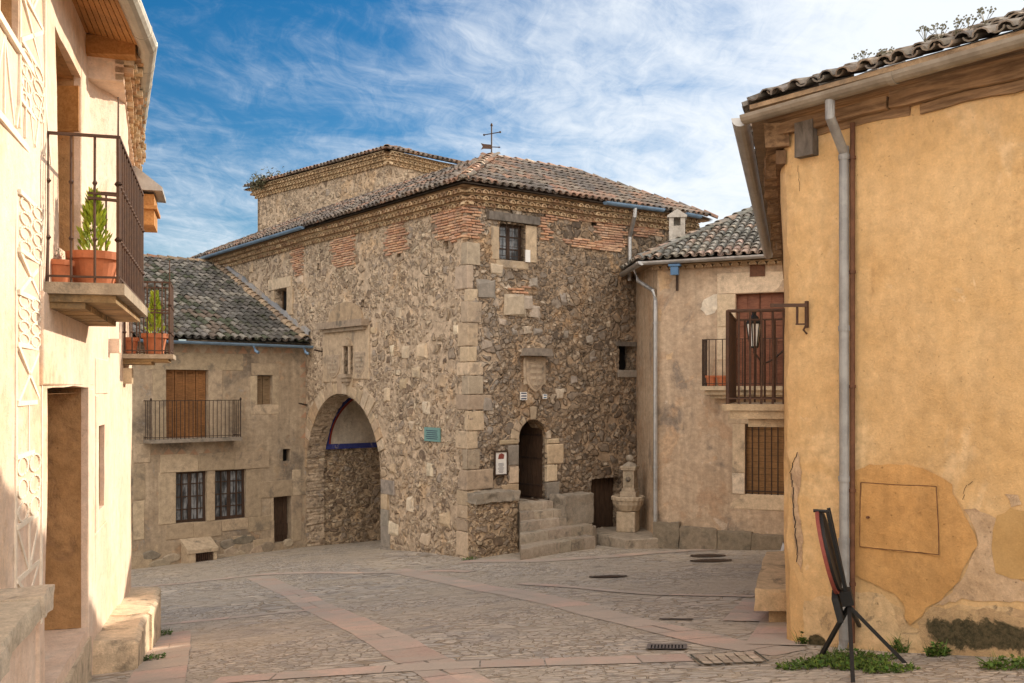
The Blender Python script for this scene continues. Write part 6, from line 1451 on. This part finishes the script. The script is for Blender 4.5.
mb = MB(); w0_ = YS.U(0) if False else 0; vv = (c - YS.o).dot(YS.d); e = YS.P(vv, c.z - .42, 0); mb.tube([c + Vector((0, 0, -.29)), c + Vector((0, 0, -.36)), c.lerp(e, .3) + Vector((0, 0, -.42)), c.lerp(e, .6) + Vector((0, 0, -.22)), e + Vector((0, 0, .12))], .018, 6); mb.tube([e + Vector((0, 0, .4)), e + Vector((0, 0, -.1))], .022, 6); mb.build('bracket', M['iron'], lt)

# ------------------------------------------------------------------ smaller things
# carved fountain
fc_ = at(628, 530, 26.0); fo = thing('stone_fountain', 'carved stone fountain with fluted basin and ball finial in the corner', 'fountain', tuple(fc_))
z0 = -3.72; FSC = (.46, .37, .265)
mb = MB(); a = RH.d; b = bi; hw = .25; p = Vector((fc_.x, fc_.y, z0)); mb.box(p - a * hw - b * hw, a * hw * 2, b * hw * 2, Vector((0, 0, .53)), FSC); o = mb.build('pedestal', M['worn_stone'], fo); bv = o.modifiers.new('b', 'BEVEL'); bv.width = .02
mb = MB(); mb.lathe(p + Vector((0, 0, .51)), [(.20, 0), (.30, .05), (.385, .2), (.40, .30), (.425, .31), (.43, .39), (.40, .41), (.36, .40), (.34, .33), (.05, .28)], 64, FSC, .02, 18); mb.build('basin', M['worn_stone'], fo)
mb = MB(); hw = .155; q = p + b * .18 + Vector((0, 0, .78)); 
def cub(hw, z_, h): mb.box(q - a * hw - b * hw + Vector((0, 0, z_)), a * hw * 2, b * hw * 2, Vector((0, 0, h)), cj((.40, .325, .24), .06))
cub(.21, 0, .24); cub(.175, .241, .08); cub(.145, .322, .48); cub(.19, .803, .05); cub(.21, .854, .05)
mb.box(q - a * .1 - b * .165 + Vector((0, 0, .38)), a * .2, b * .02, Vector((0, 0, .34)), (.34, .28, .2)); mb.build('column', M['worn_stone'], fo)
mb = MB(); mb.lathe(q + Vector((0, 0, .905)), [(.20, 0), (.16, .04), (.08, .09), (.055, .11), (.06, .12), (.095, .155), (.105, .20), (.095, .245), (.05, .28), (.01, .29)], 16, (.30, .255, .20)); mb.build('finial', M['worn_stone'], fo)
mb = MB(); c = q - b * .17 + Vector((0, 0, .56)); mb.lathe(c - Vector((0, 0, .06)), [(.02, 0), (.06, .03), (.065, .08), (.03, .13), (.005, .14)], 10, (.2, .16, .12)); mb.tube([c, c - b * .12 - Vector((0, 0, .03))], .018, 8, (.1, .09, .08)); mb.build('spout_mask', M['worn_stone'], fo)
# wall signs
def text(par, s, fc, u, z, off, size, m_, align='CENTER'):
    cu = bpy.data.curves.new('lettering', 'FONT'); cu.body = s; cu.size = size; cu.align_x = align; cu.align_y = 'CENTER'; cu.extrude = .001
    tmp = bpy.data.objects.new('lettering', cu); COL.objects.link(tmp)
    from mathutils import Matrix
    X, Zv_, Y = fc.d, fc.n, Vector((0, 0, 1)); flip = X.cross(Y).dot(Zv_)
    if flip < 0: X = -X
    p = fc.P(u, z, off) - wloc(par)
    me = bpy.data.meshes.new_from_object(tmp.evaluated_get(bpy.context.evaluated_depsgraph_get())); bpy.data.objects.remove(tmp)
    me.transform(Matrix(((X.x, Y.x, Zv_.x, p.x), (X.y, Y.y, Zv_.y, p.y), (X.z, Y.z, Zv_.z, p.z), (0, 0, 0, 1)))); me.materials.append(m_)
    o = bpy.data.objects.new('lettering', me); COL.objects.link(o); o.parent = par; return o
nr = TR.rect(493.5, 451, 507, 475); nt_ = thing('framed_notice', 'brown framed white notice with a reddish picture, left of the arched door', 'notice', tuple(TR.P((nr[0] + nr[1]) / 2, nr[2], .05)))
mb = MB(); f_ = .035
mb.box(TR.P(nr[0], nr[2], .02), TR.d * (nr[1] - nr[0]), TR.n * .03, Vector((0, 0, f_))); mb.box(TR.P(nr[0], nr[3] - f_, .02), TR.d * (nr[1] - nr[0]), TR.n * .03, Vector((0, 0, f_))); mb.box(TR.P(nr[0], nr[2] + f_, .02), TR.d * f_, TR.n * .03, Vector((0, 0, nr[3] - nr[2] - 2 * f_))); mb.box(TR.P(nr[1] - f_, nr[2] + f_, .02), TR.d * f_, TR.n * .03, Vector((0, 0, nr[3] - nr[2] - 2 * f_))); mb.build('frame', M['frame_dark'], nt_)
mb = MB(); mb.box(TR.P(nr[0] + .02, nr[2] + .02, .015), TR.d * (nr[1] - nr[0] - .04), TR.n * .015, Vector((0, 0, nr[3] - nr[2] - .04))); mb.build('sheet', M['white'], nt_)
mb = MB(); cu = (nr[0] + nr[1]) / 2; H = nr[3] - nr[2]; prism(mb, TR.P, [(cu - .09, nr[3] - .2), (cu + .08, nr[3] - .2), (cu + .1, nr[3] - .1), (cu + .02, nr[3] - .06), (cu - .06, nr[3] - .09)], .034, .02, w=False); mb.build('picture', M['redpaint'], nt_)
mb = MB()
for k in range(9): w_ = .10 * random.uniform(.6, 1); mb.box(TR.P(cu - w_, nr[2] + .07 + k * .028, .031), TR.d * w_ * 2, TR.n * .003, Vector((0, 0, .008)))
mb.build('printed_lines', M['ink'], nt_)
pq = TL.rect(425.5, 427, 441, 442); pt = thing('wall_plaque', 'weathered green-blue metal plaque fixed to the rubble wall left of the corner', 'plaque', tuple(TL.P(pq[0], pq[2], .04)))
mb = MB(); mb.box(TL.P(pq[0], pq[2], .01), TL.d * (pq[1] - pq[0]), TL.n * .03, Vector((0, 0, pq[3] - pq[2]))); mb.build('plate', M['teal'], pt)
mb = MB()
for k in range(5): w_ = (pq[1] - pq[0]) * random.uniform(.25, .42); cu = (pq[0] + pq[1]) / 2; mb.box(TL.P(cu - w_, pq[2] + .06 + k * (pq[3] - pq[2] - .1) / 5, .04), TL.d * w_ * 2, TL.n * .004, Vector((0, 0, .018)))
mb.build('raised_lines', M['ink'], pt)
for (x0, y0, x1, y1, lab, n) in ((519.5, 392, 526, 400, 'larger of two small blue and white tiles over the arched door', 3), (542, 394, 546, 398.8, 'smaller of two small blue and white tiles over the arched door', 2)):
    r = TR.rect(x0, y0, x1, y1); t = thing('street_sign', lab, 'sign', tuple(TR.P(r[0], r[2], .04))); mb = MB(); mb.box(TR.P(r[0], r[2], .02), TR.d * (r[1] - r[0]), TR.n * .025, Vector((0, 0, r[3] - r[2]))); mb.build('tile', M['white'], t)
    mb = MB()
    for k in range(n): mb.box(TR.P(r[0] + .02, r[2] + (r[3] - r[2]) * (k + .3) / n, .046), TR.d * (r[1] - r[0] - .04), TR.n * .003, Vector((0, 0, (r[3] - r[2]) / n * .45)))
    mb.build('lettering', M['flood_blue'] if n == 2 else M['ink'], t)
# stone bench by the ochre house
rb = thing('stone_bench', 'squared ochre stone bench at the corner of the ochre house', 'bench', (3.0, 11.6, -2.8))
zt = -2.33; c = [onlevel(754, 590, zt), onlevel(792, 590, zt), onlevel(792, 552, zt), onlevel(766, 551, zt - .0)]
c[1] = Vector((3.35, c[1].y, zt)); c[2] = Vector((4.2, c[3].y, zt)); mid0, mid1 = c[0].lerp(c[3], .55), c[1].lerp(c[2], .55)
for k, q in enumerate(([c[0], c[1], mid1, mid0], [mid0 + Vector((0, .02, 0)), mid1 + Vector((0, .02, 0)), c[2], c[3]])):
    mb = MB(); slab(mb, q, zt - .24, zt + .0, (.56, .42, .26)); roughen(mb.build('seat', M['worn_stone'], rb), 6, .014)
mb = MB(); i_ = Vector((.2, .12, 0)); slab(mb, [c[0] + i_, c[1] + Vector((0, .12, 0)), c[2], c[3] + Vector((.2, -.1, 0))], -4, zt - .242, (.48, .35, .21)); mb.build('base', M['worn_stone'], rb)
# round board on a tripod
def wine_board():
    pe = [onground(818, 661), onground(853, 682), onground(905, 663), onground(866, 638)]
    ctr = sum(pe, Vector()) / 4; t = thing('menu_easel', 'round red-rimmed board leaning on a black tripod easel, seen edge on', 'easel', (ctr.x, ctr.y, gz(ctr.x, ctr.y)))
    Yc = 8.75; apx = at(849, 606, Yc); top = at(817, 511, Yc - .05); bot = at(838, 592, Yc)
    ax = (top - bot).normalized(); mid = (top + bot) / 2; R_ = (top - bot).length / 2 * 1.0
    view = mid.normalized(); n = ax.cross(view).normalized(); 
    if n.x > 0: n = -n
    sdv_ = n.cross(ax).normalized(); n = (n + sdv_ * (.10 if sdv_.dot(view) > 0 else -.10)).normalized(); sdv_ = n.cross(ax).normalized()
    def disc(mb, r, d0, d1, seg=36):
        vs = []
        for d in (d0, d1):
            for k in range(seg): q = 2 * math.pi * k / seg; vs.append(mid + ax * r * math.cos(q) + sdv_ * r * .9 * math.sin(q) + n * d)
        mb.add(vs, [tuple(range(seg)), tuple(range(2 * seg - 1, seg - 1, -1))] + [(k, (k + 1) % seg, seg + (k + 1) % seg, seg + k) for k in range(seg)])
    mb = MB(); disc(mb, R_, -.014, .016); bd = mb.build('round_board', M['redpaint'], t)
    mb = MB(); disc(mb, R_ * .78, .0165, .022); mb.build('writing_surface', M['chalk'], bd); mb = MB(); disc(mb, R_ * .93, -.04, -.015); mb.build('back_rim', M['black'], bd)
    mb = MB(); bk = -n * .085; tp = top + bk - ax * .02
    mb.box(tp - sdv_ * .02 - n * .015, sdv_ * .04, n * .03, apx - tp); mb.box(tp + sdv_ * .16 - n * .015 - ax * .02, sdv_ * .03, n * .03, apx - tp - sdv_ * .14); mb.tube([tp, top + n * .03 + ax * .01], .016, 6)
    mb.box(apx - n * .05 - sdv_ * .06 + ax * .02, n * .1, sdv_ * .12, ax * .13)
    mb.build('back_post', M['black'], t)
    mb = MB(); q = at(834, 594, Yc); mb.box(q - n * .03 - sdv_ * .12, n * .05, sdv_ * .24, -ax * .22); mb.build('chalk_box', M['chalk'], t)
    for i, p in enumerate(pe):
        mb = MB(); d = (p - apx); s = d.cross(Vector((0, 0, 1))).normalized() * .016; k = d.cross(s).normalized() * .016
        mb.box(apx - s - k, s * 2, k * 2, d + d.normalized() * .03); mb.build('leg', M['black'], t)
wine_board()
# small A board further back
ab = thing('folding_board', 'small folding board behind the ochre house corner, mostly hidden', 'board', tuple(at(782, 548, 15.6)))
c = at(781, 549, 15.6); g_ = gz(c.x, c.y); 
mb = MB(); u_ = Vector((.2, .98, 0)); l0 = Vector((c.x - .12, c.y, g_)); tp = Vector((c.x + .06, c.y, g_ + .62)); mb.box(l0 + (tp - l0) * .3, u_ * .45, Vector((.02, 0, 0)), (tp - l0) * .7); mb.build('panel', M['white'], ab)
mb = MB(); mb.box(l0, u_ * .03, Vector((.025, 0, 0)), tp - l0); mb.box(l0 + u_ * .45, u_ * .03, Vector((.025, 0, 0)), tp - l0); l1 = Vector((c.x + .22, c.y, g_)); mb.box(l1, u_ * .48, Vector((.025, 0, 0)), tp - l1); mb.build('frame', M['black'], ab)
# covers in the paving
def cover(px, py, r, lab):
    p = onground(px, py); t = thing('manhole_cover', lab, 'manhole cover', tuple(p)); mb = MB(); 
    def dsc(r0, r1, h, n=28):
        vs = []
        for rr in (r0, r1):
            for k in range(n): q = 6.28319 * k / n; x, y = p.x + rr * math.cos(q), p.y + rr * math.sin(q); vs.append((x, y, gz(x, y) + h))
        mb.add(vs, [(k, (k + 1) % n, n + (k + 1) % n, n + k) for k in range(n)])
    dsc(r, r * .86, .016); mb.build('rim', M['iron'], t); mb = MB(); n = 28; vs = [(p.x, p.y, gz(p.x, p.y) + .012)]
    for k in range(n): q = 6.28319 * k / n; x, y = p.x + r * .84 * math.cos(q), p.y + r * .84 * math.sin(q); vs.append((x, y, gz(x, y) + .012))
    mb.add(vs, [(0, 1 + k, 1 + (k + 1) % n) for k in range(n)]); mb.build('lid', M['iron'], t)
cover(608, 577, .36, 'round iron manhole cover alone in the middle of the plaza'); cover(711, 561, .45, 'nearer round iron manhole cover before the pinkish house'); cover(708, 556, .40, 'round iron manhole cover just behind another before the pinkish house')
p = onground(667, 648); t = thing('drain_grate', 'small rectangular iron drain grate in the paving', 'drain', tuple(p)); mb = MB(); ux, uy = Vector((.985, -.17, 0)), Vector((.17, .985, 0))
def gp_(a, b, h): q = p + ux * a + uy * b; return Vector((q.x, q.y, gz(q.x, q.y) + h))
mb.add([gp_(-.19, -.14, .014), gp_(.19, -.14, .014), gp_(.19, .14, .014), gp_(-.19, .14, .014)], [(0, 1, 2, 3)]); mb.build('pit', M['dark'], t); mb = MB()
for k in range(11): x = -.17 + .034 * k; mb.add([gp_(x - .009, -.13, .02), gp_(x + .009, -.13, .02), gp_(x + .009, .13, .02), gp_(x - .009, .13, .02)], [(0, 1, 2, 3)])
for s in (-1, 1): mb.add([gp_(-.19, .13 * s, .021), gp_(.19, .13 * s, .021), gp_(.19, .15 * s, .021), gp_(-.19, .15 * s, .021)], [(0, 1, 2, 3)]); mb.add([gp_(.18 * s, -.13, .021), gp_(.20 * s, -.13, .021), gp_(.20 * s, .13, .021), gp_(.18 * s, .13, .021)], [(0, 1, 2, 3)])
mb.build('grate', M['grate'], t)
p = onground(676, 620); 
t = thing('drain_slot', 'narrow iron drain slot near the long pink band', 'drain', tuple(p)); mb = MB(); mb.add([gp_(-.2, -.04, .014), gp_(.2, -.04, .014), gp_(.2, .05, .014), gp_(-.2, .05, .014)], [(0, 1, 2, 3)]); mb.build('plate', M['iron'], t)
q4 = [onground(*c) for c in ((689, 657), (755, 653), (770, 664), (701, 667))]; ctr = sum(q4, Vector()) / 4
t = thing('access_cover', 'square access cover filled with paving stones, green metal rim', 'manhole cover', tuple(ctr)); mb = MB()
for i in range(4):
    a, b = q4[i], q4[(i + 1) % 4]; n = 5
    for k in range(n):
        s0, s1 = a.lerp(b, k / n), a.lerp(b, (k + 1) / n); i0, i1 = s0.lerp(ctr, .07), s1.lerp(ctr, .07); mb.add([Vector((v.x, v.y, gz(v.x, v.y) + .026)) for v in (s0, s1, i1, i0)], [(0, 1, 2, 3)])
mb.build('rim', m_metal('rim_green', (.06, .06, .045), (.11, .11, .08), .7, .3, 12), t); mb = MB()
nn_ = 6
for i in range(nn_):
    for j in range(3):
        def bl_(s, r): v = q4[0].lerp(q4[1], s).lerp(q4[3].lerp(q4[2], s), r); v = ctr + (v - ctr) * .9; return Vector((v.x, v.y, gz(v.x, v.y) + .022))
        g = .012; mb.add([bl_(i / nn_ + g, j / 3 + g), bl_((i + 1) / nn_ - g, j / 3 + g), bl_((i + 1) / nn_ - g, (j + 1) / 3 - g), bl_(i / nn_ + g, (j + 1) / 3 - g)], [(0, 1, 2, 3)], cj((.46, .38, .29), .2))
mb.build('stone_fill', M['ashlar'], t)

# weeds and roof plants
def clump(mb, c, r, n, hmax, rs, flat=.3):
    for k in range(n):
        a = rs.random() * 6.283; q = r * math.sqrt(rs.random()); x, y = c.x + q * math.cos(a), c.y + q * math.sin(a) * .8; z = gz(x, y) + rs.random() * hmax * (1 - q / r * .6)
        l = rs.uniform(.015, .055); th = rs.random() * 6.283; d = Vector((math.cos(th), math.sin(th), rs.uniform(-.1, .9))).normalized() * l; s = d.cross(Vector((0, 0, 1))).normalized() * l * .42; cc = .5 + rs.random()
        p = Vector((x, y, z)); mb.add([p, p + d * .5 + s, p + d, p + d * .5 - s], [(0, 1, 2, 3)], (cc * rs.uniform(.8, 1.3), cc, cc * .8))
        if rs.random() < .22:                    # grass blades and dry stalks among the leaves
            q0 = Vector((x, y, gz(x, y))); t_ = Vector((rs.gauss(0, .35), rs.gauss(0, .35), 1)).normalized() * rs.uniform(.04, .05 + hmax * 1.1); w_ = Vector((rs.uniform(-1, 1), rs.uniform(-1, 1), 0)).normalized() * .0035; dry = rs.random() < .3
            mb.add([q0 - w_, q0 + w_, q0 + t_ * .6 + w_ * .8, q0 + t_ + Vector((t_.x, t_.y, 0)) * .4, q0 + t_ * .6 - w_ * .8], [(0, 1, 2, 3, 4)], (2.6, 1.9, 1.6) if dry else (cc * 1.2, cc * 1.15, cc))
rs = random.Random(5); mb = MB()
for px, py, r, n, h in ((830, 664, .26, 500, .07), (860, 668, .24, 420, .06), (800, 668, .2, 260, .05), (890, 671, .22, 260, .05), (875, 660, .2, 200, .05), (845, 658, .25, 300, .08), (1010, 668, .22, 300, .10)):
    clump(mb, onground(px, py), r, n, h, rs)
tag(mb.build('weeds', M['leaf']), 'patch of green weeds growing in the paving under the tripod easel', 'weeds', kind='stuff')
for px, py, r, n, h, lab in ((903, 652, .10, 220, .17, 'leafy green weed at the wall foot beside the easel leg'), (938, 656, .10, 200, .13, 'leafy green weed below the dark moss patch'), (802, 645, .05, 70, .13, 'small weed at the foot of the ochre corner')):
    mb = MB(); clump(mb, onground(px, py), r, n, h, rs); tag(mb.build('weed', M['leaf']), lab, 'plant')
for px, py, r, n, h, lab in ((161, 636, .16, 160, .12, 'small weed at the far end of the long stone bench'), (152, 660, .16, 120, .08, 'small weed at the near foot of the long stone bench'), (470, 560, .2, 100, .08, 'tuft of weed at the foot of the gatehouse corner')):
    mb = MB(); clump(mb, onground(px, py), r, n, h, rs); tag(mb.build('weed', M['leaf']), lab, 'plant')
def bush(mb, c, rx, rz, n, rs, l0=.05, twigs=True):
    for k in range(n):
        v = Vector((rs.gauss(0, .45) * rx, rs.gauss(0, .4) * rx, abs(rs.gauss(0, .5)) * rz)); d = Vector((rs.uniform(-1, 1), rs.uniform(-1, 1), rs.uniform(-.2, 1))).normalized() * l0 * rs.uniform(.6, 1.6); s = d.cross(Vector((rs.uniform(-1, 1), .3, .4))).normalized() * l0 * .22; p = c + v; cc = .5 + rs.random()
        mb.add([p, p + d * .5 + s, p + d, p + d * .5 - s], [(0, 1, 2, 3)], (cc, cc, cc))
mb = MB()
for px, py, n in ((262, 182, 260), (272, 180, 220), (284, 180, 120), (257, 186, 100)): bush(mb, at(px, py + 4, 39.0), .38, .42, n, rs, .12)
tag(mb.build('roof_weeds', M['dryleaf']), 'straggling grey-green plants growing on the far corner of the tall roof', 'plant')
for px, py, s, lab in ((925, 24, 1.0, 'second'), (940, 22, .8, ''), (955, 18, 1.0, ''), (968, 14, .8, ''), (985, 6, 1.0, ''), (884, 45, .5, ''), (862, 47, .4, '')):
    Y = 9.2 - (px - 860) / 164 * 1.0; c = at(px, py + 9, Y); mb = MB()
    for k in range(7):
        d = Vector((rs.gauss(0, .05), rs.gauss(0, .05), rs.uniform(.02, .06) * s)); mb.tube([c - Vector((0, 0, .08)), c + d], .0025, 4, (.8, .8, .8))
        for j in range(4): q = c + d * rs.uniform(.6, 1.1) + Vector((rs.gauss(0, .014), rs.gauss(0, .014), rs.gauss(0, .012))); mb.add([q, q + Vector((.012, 0, .008)), q + Vector((.008, 0, .02)), q + Vector((-.006, .004, .012))], [(0, 1, 2, 3)], (.9, .9, 1))
    tag(mb.build('roof_plant', M['dryleaf']), 'thin dry weed sprouting from the tiles of the ochre house', 'plant', 'weeds on the ochre roof')
